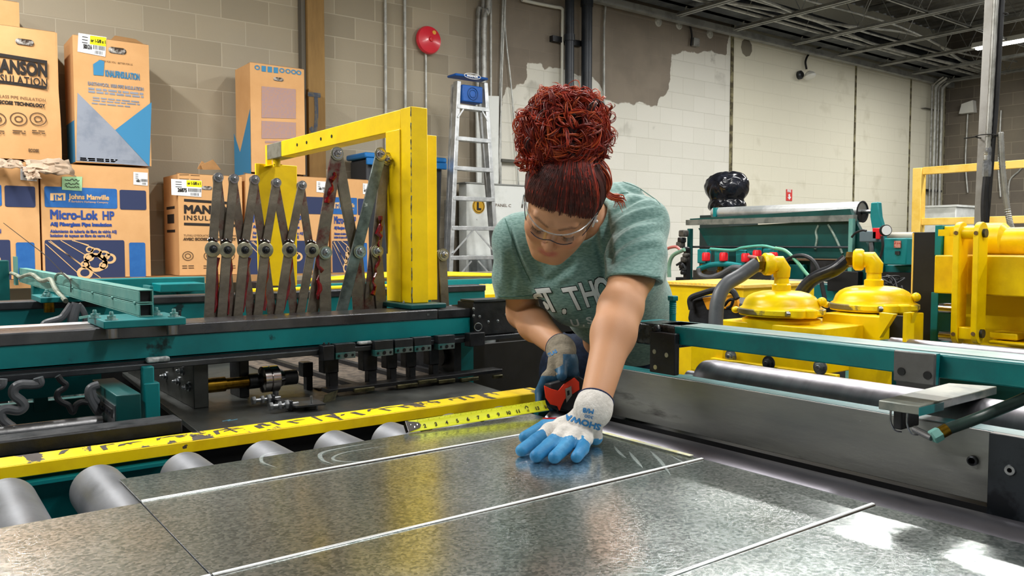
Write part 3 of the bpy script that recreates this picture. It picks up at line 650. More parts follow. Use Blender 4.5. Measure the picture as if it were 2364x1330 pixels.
d = dup(r5, (dx, 0, .0), 'blue-printed pipe insulation carton cut off by the left picture edge')
d = dup(r5, (PY(BY, 566, 500).x-PY(BY, 93, 500).x, 0, 0), 'blue-printed pipe insulation carton behind the far yellow plate and the scissor bars')
d = dup(r5, (PY(BY, 566, 500).x-PY(BY, 93, 500).x+.715, 0, -.0), 'blue-printed pipe insulation carton behind the tallest scissor bars, last of the row')
d.scale = (.5, 1, 1); d.location.x -= .165
# ---- Manson carton in the lower row
r6, x0, x1 = carton(410, 1.86, 558, ZT, .41, 'brown insulation carton with black lettering and a yellow label, behind the first scissor bars')
def manson(r, px0, px1, ytop, s, seed):     # bars and lettering between px0 and px1
    mb = MB()
    quad(mb, Y, [(px0, ytop), (px1, ytop+8*s), (px1, ytop+14*s), (px0, ytop+6*s)]); fit(mb, 'MANSON', px0, ytop+33*s, px1, .058*s*1.05, Y, .0035)
    fit(mb, 'INSULATION', px0, ytop+49*s, px1, .036*s, Y, .0005, sp=1.2); quad(mb, Y, [(px0, ytop+55*s), (px1, ytop+59*s), (px1, ytop+65*s), (px0, ytop+61*s)])
    mb.build('black_lettering', INK, r)
manson(r6, 425, 545, 459, 1.0, 1)
mb = MB(); fit(mb, 'TUYAU D\'ISOLATION EN FIBRE DE VERRE', 424, 546, 548, .016, Y); fit(mb, 'AVEC ECOSE TECHNOLOGY', 423, 555, 545, .02, Y, .0015)
for px in (434, 483, 530): ringflat(mb, px, 591, .036, .031, Y); ringflat(mb, px, 591, .02, .015, Y); lines(mb, px-13, px+14, (614, 619), .006, seed=px)
quad(mb, Y, [(414, 403), (436, 403), (436, 404), (414, 404)]); quad(mb, Y, [(414, 412), (436, 413), (436, 414), (414, 413)]); quad(mb, Y, [(440, 404), (461, 405), (461, 406), (440, 405)]); quad(mb, Y, [(440, 413), (461, 414), (461, 415), (440, 414)])
mb.build('brown_print', INKB, r6)
slot(r6, 478, 434, .08, .028)
ship_label(r6, [(395, 413), (466, 417), (465, 455), (396, 450)], '26875', 5, yq=[(.5, .02), (.99, .02), (.99, .42), (.5, .42)])
SL = lambda X, Ya, Yb, z0, z1, mb: mb.box((X-.002, Ya, z0), (X, Yb, z1))
mb = MB(); SL(x0, BY+.1, BY+.33, 1.60, 1.62, mb); SL(x0, BY+.1, BY+.33, 1.42, 1.44, mb); SL(x0, BY+.12, BY+.31, 1.49, 1.56, mb); mb.build('side_print', INK, r6)
mb = MB(); mb.prism([PY(6.62, *q) for q in ((456, 391), (466, 374), (473, 379), (474, 391))], (0, .004, .01)); mb.prism([PY(6.6, *q) for q in ((464, 382), (492, 369), (510, 392), (468, 392))], (0, .004, .004))
mb.build('torn_flap', CARDD, r6)
# ---- big crushed Manson carton on the upper left
r1, x0, x1 = carton(-60, 2.79, 141, 1.905, .42, 'crushed brown insulation carton with black lettering, top left of the stack', bow=.05)
mb = MB(); q0 = -22
quad(mb, BY-.024, [(q0, 119), (109, 140), (109, 148), (q0, 127)]); fit(mb, 'MANSON', -24, 163, 109, .085, BY-.024, .005)
fit(mb, 'INSULATION', -24, 186, 109, .05, BY-.024, .001, sp=1.15); quad(mb, BY-.024, [(q0, 182), (108, 199), (108, 206), (q0, 189)])
# lettering follows the slope by perspective; print stays on the face
fit(mb, 'WITH ECOSE TECHNOLOGY', -34, 236, 104, .022, BY-.022, .0015); mb.build('black_lettering', INK, r1)
mb = MB(); fit(mb, 'FIBERGLASS PIPE INSULATION', -34, 222, 105, .02, BY-.022)
for px in (-6, 43, 88): ringflat(mb, px, 275, .045, .039, BY-.02); ringflat(mb, px, 275, .022, .015, BY-.02); lines(mb, px-14, px+16, (301, 306), .007, Y=BY-.02, seed=px+50)
fit(mb, 'ECOSE', 66, 350, 90, .02, BY-.01, .001); mb.build('brown_print', INKB, r1); slot(r1, 57, 97, .11, .04, BY-.016)
c0, _, _ = carton(-60, 2.98, 56, 2.80, .3, 'plain brown carton corner peeking over the top left of the stack', yf=6.6)
# ---- white/blue carton (Knauf)
r2, x0, x1 = carton(176, 2.79, 350, 1.905, .36, 'tan insulation carton with two large blue triangles, standing upper left on the stack')
mb = MB(); quad(mb, Y, [(179, 214), (266, 300), (343, 384), (176, 371)]); mb.build('grey_blue_triangle', GREYP, r2)
mb = MB(); quad(mb, Y-.001, [(350, 236), (345, 385), (266, 300)])
quad(mb, Y-.001, [(215, 148), (231, 138), (241, 142), (239, 175), (216, 173)]); mb.box((x0-.002, BY+.02, 1.91), (x0, BY+.33, 2.2)); fit(mb, 'KNAUFINSULATION', 243, 176, 322, .045, Y, .0024)
mb.build('sky_blue_print', SKYP, r2)
mb = MB(); fit(mb, 'EARTHWOOL 1000 PIPE INSULATION', 203, 196, 331, .024, Y, .001); lines(mb, 204, 331, (204, 211), .014, seed=9); lines(mb, 214, 322, (225, 231), .01, seed=10); lines(mb, 212, 300, (238,), .009, seed=11); lines(mb, 185, 330, (365, 369), .01, seed=12); mb.build('small_print', GREYP, r2)
mb = MB(); fit(mb, 'BETTER FOR YOU   BETTER FOR US', 228, 142, 306, .013, Y); mb.build('ink_print', INKB, r2)
slot(r2, 271, 117, .12, .045); ship_label(r2, [(181, 76), (246, 86), (243, 131), (179, 119)], '5001216', 6, yq=[(.42, .04), (.99, .02), (.99, .5), (.42, .5)])
mb = MB(); mb.prism([(x0+.25, BY+.03, 2.79), (x1-.02, BY+.02, 2.79), (x1-.06, BY+.12, 2.845), (x0+.3, BY+.12, 2.85)], (0, .01, .006)); mb.build('raised_flap', CARDD, r2)
# ---- B3 carton beside the post
r3, x0, x1 = carton(581, 2.765, 705, 1.903, .35, 'tall insulation carton with faint printed blocks, beside the ochre timber post')
mb = MB(); quad(mb, Y, [(604, 199), (683, 206), (683, 274), (604, 272)]); quad(mb, Y, [(604, 279), (683, 283), (683, 320), (604, 320)]); quad(mb, Y, [(612, 325), (683, 326), (683, 330), (612, 330)]); mb.build('faded_print', MAUVE, r3)
mb = MB()
for k, px in enumerate([594, 609, 623, 637, 651, 665, 678, 690]):
    y = 156+k*1.7
    if k in (1, 2, 3): quad(mb, Y, [(px-5, y-6), (px+5, y-5), (px+5, y+8), (px-5, y+7)])
    else: ringflat(mb, px, y, .019, .011, Y)
mb.prism([(x0-.002, BY+.01, 1.88), (x0-.002, BY+.40, 1.88), (x0-.002, BY+.40, 2.25), (x0-.002, BY+.26, 2.08), (x0-.002, BY+.01, 2.4)], (.001, 0, 0)); mb.build('blue_print', SKYP, r3)
slot(r3, 643, 183, .085, .03)
# papers
g = GREENP = mat('green_note_paper', '#a3cfa0', .8)
r = thing('sticky_note', PY(BY-.01, 166, 425), 'green handwritten note stuck to the top of the blue-printed carton', 'note')
mb = MB(); quad(mb, BY-.006, [(143, 408), (190, 408), (189, 441), (143, 438)]); mb.build('note_paper', GREENP, r)
mb = MB(); rr = random.Random(3)
for y in (416, 424, 431): 
    P = [PY(BY-.008, 150+k*3, y+rr.uniform(-3, 3)) for k in range(12)]; mb.tube(P, .0022, 4)
mb.build('handwriting', INK, r)
def crumple(name, pts, Y0, amp, m, label, cat, seed):
    rr = random.Random(seed); n = 9; mb = MB(); vs = []
    (ax, ay), (bx, by), (cx_, cy_), (dx_, dy_) = pts
    for j in range(n):
        for i in range(n):
            u, v = i/(n-1), j/(n-1); px = (ax*(1-u)+bx*u)*(1-v)+(dx_*(1-u)+cx_*u)*v; py = (ay*(1-u)+by*u)*(1-v)+(dy_*(1-u)+cy_*u)*v
            p = PY(Y0, px+rr.uniform(-3, 3), py+rr.uniform(-3, 3)); p.y += amp*(math.sin(5*u+seed)*.5+rr.uniform(-.4, .4))-.06*v; vs.append(p)
    fs = [(j*n+i, j*n+i+1, (j+1)*n+i+1, (j+1)*n+i) for j in range(n-1) for i in range(n-1)]
    mb.add(vs, fs); o = mb.build(name, m, label=label, cat=cat, smooth=25); s = o.modifiers.new('thick', 'SOLIDIFY'); s.thickness = .004; return o
pap = mat('crumpled_kraft', '#c0ab96', .85, 0, '#a48f7a', 6, bump=.3)
crumple('kraft_paper', [(58, 368), (158, 369), (170, 408), (62, 398)], 6.44, .05, pap, 'crumpled brown paper sheet hanging over the blue-printed carton under the note', 'paper', 1)
crumple('kraft_paper', [(48, 385), (80, 390), (92, 412), (60, 418)], 6.42, .04, pap, 'small torn paper scrap below the crumpled brown sheet', 'paper', 5)
crumple('kraft_paper', [(-20, 366), (52, 372), (50, 390), (-20, 388)], 6.44, .05, pap, 'crumpled brown paper under the crushed carton at the left edge', 'paper', 8)
# ---------------------------------------------------------------- wheeled bin with blue lid
a = PY(6.55, 846, 350); b = PY(6.55, 1022, 370)
r = thing('recycling_bin', ((a.x+b.x)/2, 6.7, 0), 'dark grey bin with blue lid behind the yellow gantry post', 'bin')
zt = PY(6.55, 930, 358).z
MB().prism([(a.x+.02, 6.6, .0), (b.x-.06, 6.6, .0), (b.x, 6.55, zt-.05), (a.x, 6.55, zt-.05)], (0, .33, 0)).build('bin_body', mat('bin_grey', '#2c3036', .5), r, bevel=.02)
MB().box((a.x-.03, 6.52, zt-.05), (b.x+.03, 6.9, zt)).build('bin_lid', mat('bin_lid_blue', '#1b6cb0', .4), r, bevel=.015)
MB().box((a.x-.02, 6.505, zt-.11), (b.x+.02, 6.53, zt-.05)).build('lid_lip', mat('bin_lid_blue', '#1b6cb0'), r, bevel=.008)
for s in (.12, .8): 
    x = a.x+(b.x-a.x)*s; MB().cyl((x, 6.86, .1), (x+.05, 6.86, .1), .1, 20).build('wheel', RUB, r)
# ---------------------------------------------------------------- white sheets and boxes behind the ladder
r_ = MB(); r_.prism([PY(6.85, *q) for q in ((1100, 220), (1152, 222), (1150, 425), (1126, 424), (1126, 640), (1104, 640))], (0, .02, 0)); r_.build('white_sheet', WHT, label='tall white sheet leaning against the wall right behind the step ladder', cat='panel')
a = PY(6.7, 1077, 423); b = PY(6.7, 1182, 640)
r = thing('white_crate', ((a.x+b.x)/2, 6.75, 0), 'white panelled crate with a round yellow L sticker behind the ladder', 'crate')
MB().box((a.x, 6.7, 0), (b.x+.35, 6.84, a.z)).build('crate_body', WHT, r, bevel=.006)
MB().box((a.x-.02, 6.69, a.z), (b.x+.37, 6.845, a.z+.012)).build('crate_top', mat('grey_edge', '#8e908d', .6), r)
c = PY(6.69, 1106, 476); MB().lathe((c.x, 6.698, c.z), (0, -1, 0), [(.073, 0), (.073, .003), (0, .003)], 28).build('round_sticker', mat('amber_sticker', '#c99a1c', .5), r)
mb = MB(); mb.ring((c.x, 6.694, c.z), (0, 1, 0), .062, .003); text_on(mb, 'L', .1, (c.x-.025, 6.693, c.z-.034), (1, 0, 0), (0, 0, 1), .006); mb.build('sticker_print', INK, r)
mb = MB(); fit(mb, 'PANEL C', 1144, 477, 1180, .03, 6.697); fit(mb, 'L', 1100, 508, 1103, .01, 6.697); mb.build('marker_writing', INKB, r)
mb = MB(); mb.box((a.x+.02, 6.55, 0), (b.x+.2, 6.69, 1.22)); mb.build('steel_sheet_stack', mat('grey_glossy_sheet', '#a7adad', .25, .4, '#7f8686', 3), label='stack of grey glossy sheets standing in front of the white crate', cat='metal sheets')
for k, (px, lab) in enumerate([(1030, 'left'), (1034, 'middle'), (1038, 'right')]):
    t = PY(6.8, px, 462); MB().box((t.x, 6.78, 0), (t.x+.012, 6.84, t.z-k*.03)).build('upright_strip', ALU, label='narrow metal strip standing left of the step ladder, %s of three' % lab, cat='metal strip', group='metal strips leaning by the ladder')
mb = MB(); a = PY(6.93, 1155, 367); b = PY(6.93, 1200, 377); mb.box((a.x, 6.9, b.z), (b.x, 6.95, a.z)); mb.build('wall_bracket', mat('grimy_bracket', '#55544c', .6), label='grimy horizontal wall bracket left of the woman\'s hair', cat='bracket')
# ---------------------------------------------------------------- step ladder
LY = 6.3
r = thing('step_ladder', PY(LY, 1090, 640)*1.0, 'aluminium step ladder with blue cap standing against the grey block wall', 'ladder'); WORG[r.name].z = 0; r.location.z = 0
def lp(px, py, Y=LY): return PY(Y, px, py)
zb = 0.0
def rail(pa, pb, w=.042, d=.07, nm='front_rail'):
    A = lp(*pa); B = lp(*pb); t = (B.z-zb)/(B.z-A.z); G = B+(A-B)*t; G.z = 0.0
    MB().prism([A+Vector((0, 0, 0)), A+Vector((w, 0, 0)), G+Vector((w, 0, 0)), G], (0, d, 0)).build(nm, ALU, r, bevel=.004)
    return A, G
rail((1056, 186), (1037, 628)); rail((1118, 190), (1146, 628))
mbb = []
def brail(pa, pb):
    A = lp(pa[0], pa[1], LY+.1); G = lp(pb[0], pb[1], LY+.14); t = (A.z)/(A.z-G.z); G = A+(G-A)*t; G.y = min(G.y, 6.93)
    MB().prism([A, A+Vector((.028, 0, 0)), G+Vector((.028, 0, 0)), G], (0, .03, 0)).build('rear_rail', ALU, r)
brail((1045, 195), (1030, 560)); brail((1106, 240), (1135, 560))
def xr(z, left):   # x of the front rails at height z
    A, B = (lp(1056, 186), lp(1037, 628)) if left else (lp(1118, 190), lp(1146, 628)); t = (z-A.z)/(B.z-A.z); return A.x+(B.x-A.x)*t
for yy in (246, 319, 387, 456, 524, 592, 655, 715):
    z = PY(LY, 1090, yy+3).z; MB().box((xr(z, 1)+.01, LY-.004, z-.019), (xr(z, 0)+.03, LY+.08, z+.019)).build('step', ALU, r, bevel=.003)
for yy in (530, 600):     # knee braces below the steps
    z = PY(LY, 1090, yy).z
    for s in (1, 0):
        x = xr(z, s)+.015; MB().bar((x, LY-.006, z-.22), (x+(.22 if s else -.22), LY-.006, z-.01), (0, 1, 0), .016, .004).build('brace', ALU, r)
z = PY(LY, 1090, 252).z
for s in (1, 0): x = xr(z, s)+.015; MB().bar((x, LY-.006, z-.09), (x+(.06 if s else -.06), LY-.006, z-.01), (0, 1, 0), .014, .004).build('brace', ALU, r)
a = lp(1045, 170); b = lp(1121, 186)
top = MB().box((a.x, LY-.05, b.z-.005), (b.x, LY+.10, a.z)); to = top.build('top_cap', BLUE, r, bevel=.012)
mb = MB(); text_on(mb, 'WERNER', .03, ((a.x+b.x)/2-.062, LY-.052, (a.z+b.z)/2-.01), (1, 0, 0), (0, 0, 1), .001)
c = Vector(((a.x+b.x)/2, LY-.052, (a.z+b.z)/2+.0)); mb.tube([c+Vector((.09*math.cos(t), 0, .024*math.sin(t))) for t in np.linspace(0, 6.3, 25)], .003, 4); mb.build('cap_logo', WHTP, to)
a = lp(1065, 195); b = lp(1112, 240); pan = MB().box((a.x, LY-.02, b.z), (b.x, LY+.1, a.z)).build('tool_tray', BLUE, r, bevel=.01)
c = (a+b)/2; mb = MB(); mb.ring((c.x, LY-.022, c.z), (0, 1, 0), .055, .004); mb.ring((c.x, LY-.022, c.z), (0, 1, 0), .035, .003); mb.build('tray_ring', mat('blue_plastic_dark', '#154078', .4), pan)
# long loose boards/cables on the rear conveyor are built with the machine
# ================================================================ LEFT MACHINE AND CONVEYOR
def bx(mb, Y, p0, p1, d, m=0):        # box whose front face lies in plane Y between two pixels
    a = PY(Y, *p0); b = PY(Y, *p1); return mb.box((a.x, Y, b.z), (b.x, Y+d, a.z), m)
SZ = .95
# ---- roller conveyor under the sheet
r = thing('roller_conveyor', (.5, .9, 0), 'conveyor bed of grey steel rollers under the galvanised sheets', 'conveyor')
rp = None
for px, py in [(-190, 1130), (15, 1092), (228, 1067), (430, 1040), (613, 1013), (775, 990), (905, 967), (1043, 948), (1160, 935)]:
    x = PY(1.52, px, py).x
    if rp is None:
        rp = MB().lathe((x, -.5, SZ-.046), (0, 1, 0), [(.012, -.02), (.012, 0), (.041, 0), (.044, .004), (.044, 2.034), (.041, 2.038), (.012, 2.038), (.012, 2.06)], 40).build('roller', GALVR, r)
        x0 = x
    else:
        c = rp.copy(); COL.objects.link(c); c.location.x += x-x0
# side frame: worn yellow angle on a teal channel
wy = mat('worn_yellow_paint', '#f5d404', .4, 0, '#e9c200', 6, c3='#4c4440', thr3=(.56, .58), scale3=9, stretch=(1.6, .55, 1), rvar=.1)
yf = mat('yellow_front_edge', '#f8d600', .38, 0, '#eac300', 8, c3='#4a3f36', thr3=(.70, .71), scale3=22)
MB().box((-.6, 1.573, .951), (1.30, 1.648, .957)).build('yellow_top_flange', wy, r, bevel=.0015)
mk = MB(); rr = random.Random(5)
x = .22
while x < 1.12:      # scraped transverse streaks of black on the top of the angle
    w_ = rr.uniform(.004, .013); y0 = 1.588+rr.uniform(0, .03); y1 = 1.641+rr.uniform(-.016, .005); k = rr.uniform(-.01, .014)
    P = [(x, y0), (x+w_, y0+.004), (x+w_*.8+k*.5, (y0+y1)/2), (x+w_+k, y1), (x+k-.003, y1-.003), (x-w_*.2+k*.5, (y0+y1)/2)]
    mk.prism([(a, b, .9573) for a, b in P], (0, 0, .0003)); 
    if rr.random() < .5: mk.prism([(x+k, y1-.006, .9573), (x+k+rr.uniform(.015, .05), y1-.002, .9573), (x+k+.02, y1+.003, .9573)], (0, 0, .0003))
    x += rr.uniform(.018, .05)
mk.build('scrape_marks', mat('tar_black', '#3a3331', .6), r)
MB().box((-.6, 1.572, .936), (1.30, 1.578, .957)).build('yellow_front_flange', yf, r, bevel=.001)
MB().box((-.6, 1.60, .70), (.40, 1.61, .935)).box((-.6, 1.56, .922), (.4, 1.60, .928)).build('side_channel', TEAL, r)
MB().box((-.6, 1.44, .80), (.40, 1.60, .81)).build('lower_ledge', TEAL, r)
MB().box((.40, 1.60, .70), (1.30, 1.61, .935)).build('side_channel', BLKP, r)  # shade in the gaps between these rollers painted on as black
MB().box((-.6, -.3, .70), (1.12, 1.60, .71)).build('drip_tray', BLKP, r)
for x in (-.4, .45, 1.2):
    for y in (-.3, 1.5): MB().box((x-.03, y-.03, 0), (x+.03, y+.03, .80)).build('leg', TEAL, r)
MB().box((-.6, -.34, .79), (1.14, -.30, .93)).build('side_channel', TEAL, r)
# chain glimpsed beside the second roller
def chain(a, b, rr_, m, parent, name='drive_chain', step=.0095):
    a = Vector(a); b = Vector(b); n = int((b-a).length/step); mb = MB()
    for i in range(n): p = a+(b-a)*(i/n); mb.cyl(p+Vector((0, -.004, 0)), p+Vector((0, .006, 0)), rr_, 8)
    return mb.build(name, m, parent)
c = PY(1.5, 85, 1157); d_ = PY(1.5, 120, 1150); chain((c.x, 1.5, .815), (d_.x, 1.5, .815), .0035, ZINC, r)
MB().box((c.x-.02, 1.48, .81), (c.x+.1, 1.54, .8115)).build('chain_guide', DSTL, r)
# ---- galvanised sheets with raised seams
sheet = bpy.data.materials.new('galvanised_sheet'); sheet.use_nodes = True
nt = sheet.node_tree; N = nt.nodes; L = nt.links; b = N['Principled BSDF']; b.inputs['Metallic'].default_value = .97
tc = N.new('ShaderNodeTexCoord'); 
def vo(sc): 
    v = N.new('ShaderNodeTexVoronoi'); v.inputs['Scale'].default_value = sc; L.new(tc.outputs['Object'], v.inputs['Vector']); return v
v1 = vo(260); v2 = vo(620); nz = N.new('ShaderNodeTexNoise'); nz.inputs['Scale'].default_value = 4; nz.inputs['Detail'].default_value = 8; L.new(tc.outputs['Object'], nz.inputs['Vector'])
sp = N.new('ShaderNodeSeparateColor'); L.new(v1.outputs['Color'], sp.inputs[0])
cr = N.new('ShaderNodeMix'); cr.data_type = 'RGBA'; cr.inputs[6].default_value = rgb('#99a4a1'); cr.inputs[7].default_value = rgb('#e9eeec'); L.new(sp.outputs[0], cr.inputs[0]); L.new(cr.outputs[2], b.inputs['Base Color'])
mr = N.new('ShaderNodeMapRange'); mr.inputs['From Min'].default_value = .3; mr.inputs['From Max'].default_value = .72; mr.inputs['To Min'].default_value = .17; mr.inputs['To Max'].default_value = .26; L.new(nz.outputs[0], mr.inputs[0]); L.new(mr.outputs[0], b.inputs['Roughness'])
bp = N.new('ShaderNodeBump'); bp.inputs['Strength'].default_value = .15; bp.inputs['Distance'].default_value = .0012; s2 = N.new('ShaderNodeSeparateColor'); L.new(v2.outputs['Color'], s2.inputs[0])
ad = N.new('ShaderNodeMath'); ad.operation = 'ADD'; L.new(sp.outputs[1], ad.inputs[0]); L.new(s2.outputs[0], ad.inputs[1]); L.new(ad.outputs[0], bp.inputs['Height']); L.new(bp.outputs[0], b.inputs['Normal'])
SEAMS = []
def sheetmesh(name, x0, x1, ys, tilt, label, notch=False):
    # cross section along y with raised beads at the inner seams
    prof = []
    for i in range(len(ys)-1):
        a, c = ys[i], ys[i+1]
        if i > 0: SEAMS.append((x0, x1, a)); prof += [(a-.003, .0003), (a-.0022, .0017), (a, .0022), (a+.0022, .0017), (a+.003, .0003)]
        n = 6
        for k in range(0 if i == 0 else 1, n if i < len(ys)-2 else n+1):
            t = k/n; prof.append((a+(c-a)*t+(0 if i == 0 else 0), tilt[i]*math.sin(math.pi*t)))
    mb = MB(); n = len(prof); xs = [x0+(x1-x0)*i/10 for i in range(11)]
    vs = [(x, y, SZ+z+.0006*math.sin(x*7+y*5)) for x in xs for y, z in prof]; m = len(vs)
    fs = [(i*n+j, (i+1)*n+j, (i+1)*n+j+1, i*n+j+1) for i in range(10) for j in range(n-1)]
    mb.add(vs, fs); lo_ = [(x, y, z-.0012) for x, y, z in vs]; mb.add(lo_, [f[::-1] for f in fs])
    rim = [i*n for i in range(11)]+[10*n+j for j in range(1, n)]+[i*n+n-1 for i in range(9, -1, -1)]+[j for j in range(n-2, 0, -1)]
    k = len(rim); mb.add([vs[i] for i in rim]+[lo_[i] for i in rim], [(i, i+k, (i+1) % k+k, (i+1) % k) for i in range(k)])
    o = mb.build(name, sheet, label=label, cat='metal sheet', smooth=40)
    for xa, xb, y in SEAMS:
        MB().box((xa, y-.0026, SZ+.0004), (xb, y+.0026, SZ+.0026)).build('folded_seam', mat('painted_seam_glint', '#f2f4f3', .5, .2), o, bevel=.0006)  # ceiling light off the raised seam, painted as a pale strip
        MB().box((xa, y-.0038, SZ+.0002), (xb, y-.0026, SZ+.0008)).build('seam_shadow_line', mat('seam_gap', '#4a3d33', .8), o)
    SEAMS.clear(); return o
sheetmesh('steel_sheet', .277, 1.117, [-.25, .28, .617, .93, 1.264, 1.408], [-.0006, .0008, .0004, -.0004, 0], 'large shiny galvanised steel sheet under the woman\'s gloved hand')
sheetmesh('steel_sheet', -.7, .2745, [-.25, .28, .617, .93, 1.258], [.0006, -.0006, .0004, 0], 'galvanised steel sheet to the left, butted against the larger one')
# bright protective strip along the right edge of the sheet
MB().box((1.106, .95, SZ+.0028), (1.117, 1.25, SZ+.0034)).build('masking_strip', mat('pale_tape', '#d8dac4', .5, 0, '#cfc98f', 30), label='narrow pale tape strip along the sheet\'s right edge beside the glove', cat='tape strip')
# ================================================================ machine frame behind
FY = 2.05
r = thing('shear_frame', (.6, 2.6, 0), 'long teal machine frame with dark slide rails, spanning the left half', 'machine frame')
mb = MB(); mb.box((-.8, FY, 1.053), (1.392, FY+.012, 1.106)); mb.box((-.8, FY, 1.053), (1.392, FY+.10, 1.06)); mb.build('front_beam', TEAL, r, bevel=.002)
MB().box((-.8, FY-.004, 1.106), (1.27, FY+.135, 1.1345)).build('slide_bar', mat('slide_bar_steel', '#48484b', .33, .75, '#6d6d70', 6, (.4, .75), .15, 50, rvar=.12), r, bevel=.003)
MB().box((1.27, FY-.004, 1.106), (1.392, FY+.12, 1.1325)).build('slide_bar', BLK, r, bevel=.003)
MB().box((-.8, FY-.03, 1.034), (1.56, FY+.02, 1.048)).build('lower_rail', DSTL, r, bevel=.002)
MB().box((-.8, FY-.012, 1.048), (1.56, FY+.01, 1.053)).build('rack_strip', BLK, r)
w1 = PY(FY-.032, 368, 831); MB().box((w1.x-.027, FY-.034, w1.z-.006), (w1.x+.024, FY-.012, w1.z+.006)).build('chalky_weld', mat('chalk_grease', '#b9bdbd', .6, 0, '#73787a', 60), r, bevel=.004)
w1 = PY(FY-.032, 846, 792); MB().box((w1.x-.02, FY-.034, w1.z-.004), (w1.x+.024, FY-.012, w1.z+.004)).build('chalky_weld', MATS['chalk_grease'], r, bevel=.003)
# rear slide rail and beams
RY = 3.12
z1 = PY(RY, 420, 683).z; z2 = PY(RY, 420, 700).z; z3 = PY(RY, 420, 737).z
MB().box((-1, RY, z2), (2.2, RY+.1, z1)).build('rear_slide_bar', DSTL, r, bevel=.004)
MB().box((-1, RY+.01, z3), (2.2, RY+.03, z2)).build('rear_beam', TEAL, r)
z4 = PY(RY, 200, 790).z
MB().box((-1, RY-.12, z4-.02), (1.2, RY, z4)).build('inner_rail', BLK, r)
mb = MB(); bx(mb, 3.9, (75, 648), (474, 690), .06); mb.build('far_beam', TEAL, r, bevel=.004)
mb = MB(); bx(mb, 3.75, (370, 656), (474, 672), .2); mb.build('far_ledge', TEAL, r, bevel=.004)
mb = MB(); bx(mb, 4.5, (-60, 602), (24, 700), .1); mb.build('far_post', TEALD, r, bevel=.004)
for x in (-.7, 1.44):
    for y in (FY+.15, RY+.05): MB().box((x-.04, y-.03, 0), (x+.04, y+.03, 1.05)).build('leg', TEAL, r)
# lower teal frame between floor and beam at the left
mb = MB(); bx(mb, 2.3, (-80, 868), (235, 905), .03); mb.build('cross_member', TEAL, r)
mb = MB(); bx(mb, 2.32, (-80, 945), (235, 985), .03); mb.build('cross_member', TEALD, r)
mb = MB(); bx(mb, 2.31, (78, 900), (112, 950), .03); mb.build('upright', TEALD, r)
for x in (.0, .62, 1.28): MB().box((x, FY+.05, .86), (x+.05, RY, .9)).build('tie_bar', BLK, r)
# long bright shaft and chain low at the left
SY = 1.95; a = PY(SY, -200, 1015); b = PY(SY, 235, 975); a.y = SY
MB().cyl((a.x, SY, b.z), (b.x, SY, b.z), .016, 24).build('long_shaft', STL, r)
a = PY(1.86, -60, 1015); b = PY(1.86, 228, 992); chain((-.3, 1.86, b.z), (b.x, 1.86, b.z), .0042, ZINC, r, 'bead_chain', .008)
z = PY(1.68, 60, 1012).z; z0 = PY(1.68, 60, 1050).z; e = PY(1.68, 422, 990).x
MB().box((-.8, 1.68, z0), (e, 1.74, z)).build('black_guide_rail', BLK, r, bevel=.004)
MB().box((-.8, 1.74, .60), (1.6, 2.4, .62)).build('oil_tray', BLKP, r)
MB().box((-.8, 2.9, .62), (1.6, 2.92, .98)).build('rear_shield', BLKP, r)
pw = mat('white_belt', '#c9c7c3', .6, 0, '#8f8c88', 30, stretch=(6, 1, .3))
mb = MB(); bx(mb, 2.5, (20, 905), (230, 955), .02); mb.build('pale_cover', pw, r)
# ---- teal gauge box with silver face
r = thing('gauge_box', (.36, 2.0, .9), 'teal box with a silver display plate on its left side, under the beam', 'control box')
xb = PY(1.86, 268, 914).x; xe = PY(1.86, 325, 906).x; zt = PY(1.86, 268, 914).z; zb_ = PY(1.86, 268, 990).z
MB().box((xb, 1.86, zb_), (xe, 2.12, zt)).build('box_body', TEALD, r, bevel=.002)
fr_ = MB().box((xb-.003, 1.865, zb_), (xb, 2.11, zt-.022)).build('silver_face', mat('brushed_face', '#b9bcc0', .25, .9, '#8d9094', 30, stretch=(1, 8, 1)), r)
MB().box((xb-.0042, 1.885, zb_+.018), (xb-.003, 2.08, zt-.032)).build('dark_display', BLKP, fr_)
for k in range(6): MB().box((xb-.0052, 1.9+k*.028, zb_+.03), (xb-.0042, 1.917+k*.028, zt-.045)).build('display_digit', mat('dim_glass', '#2a2c33', .15), fr_)
r = thing('hanging_bracket', (.47, 2.0, .9), 'teal bracket hanging below the beam right of the gauge box', 'bracket')
mb = MB(); bx(mb, 2.0, (330, 848), (359, 970), .03); bx(mb, 1.995, (333, 886), (371, 966), .04); mb.build('bracket_plate', TEAL, r, bevel=.003)
# ---- dark table plate with bearing block and shaft
pz = .925
r = thing('bearing_table', (.8, 2.1, pz-.02), 'dark steel table plate carrying the bearing block, shaft and stop screws', 'machine table')
TP = lambda px, py: PZ(pz, px, py)
A_, B_, C_, D_ = TP(455, 1000), TP(1240, 905), TP(1300, 860), TP(282, 860)
tm = mat('oiled_table_steel', '#3c3f3c', .42, .5, '#2a2b2b', 5, (.35, .7), .2, 40, c3='#5c563f', thr3=(.62, .8), scale3=3, rvar=.12)
MB().prism([(A_.x, 1.70, pz-.012), (1.3, 1.66, pz-.012), (1.42, 2.8, pz-.012), (D_.x, D_.y, pz-.012)], (0, 0, .012)).build('table_plate', tm, r, bevel=.001)
c = TP(513, 973); MB().tube(bez([(c.x, c.y, pz), (c.x+.02, c.y+.006, pz), (c.x+.012, c.y-.004, pz), (c.x+.035, c.y+.002, pz)]), .0012, 5).build('blue_chalk_mark', mat('blue_chalk', '#4a7f96', .8), r)
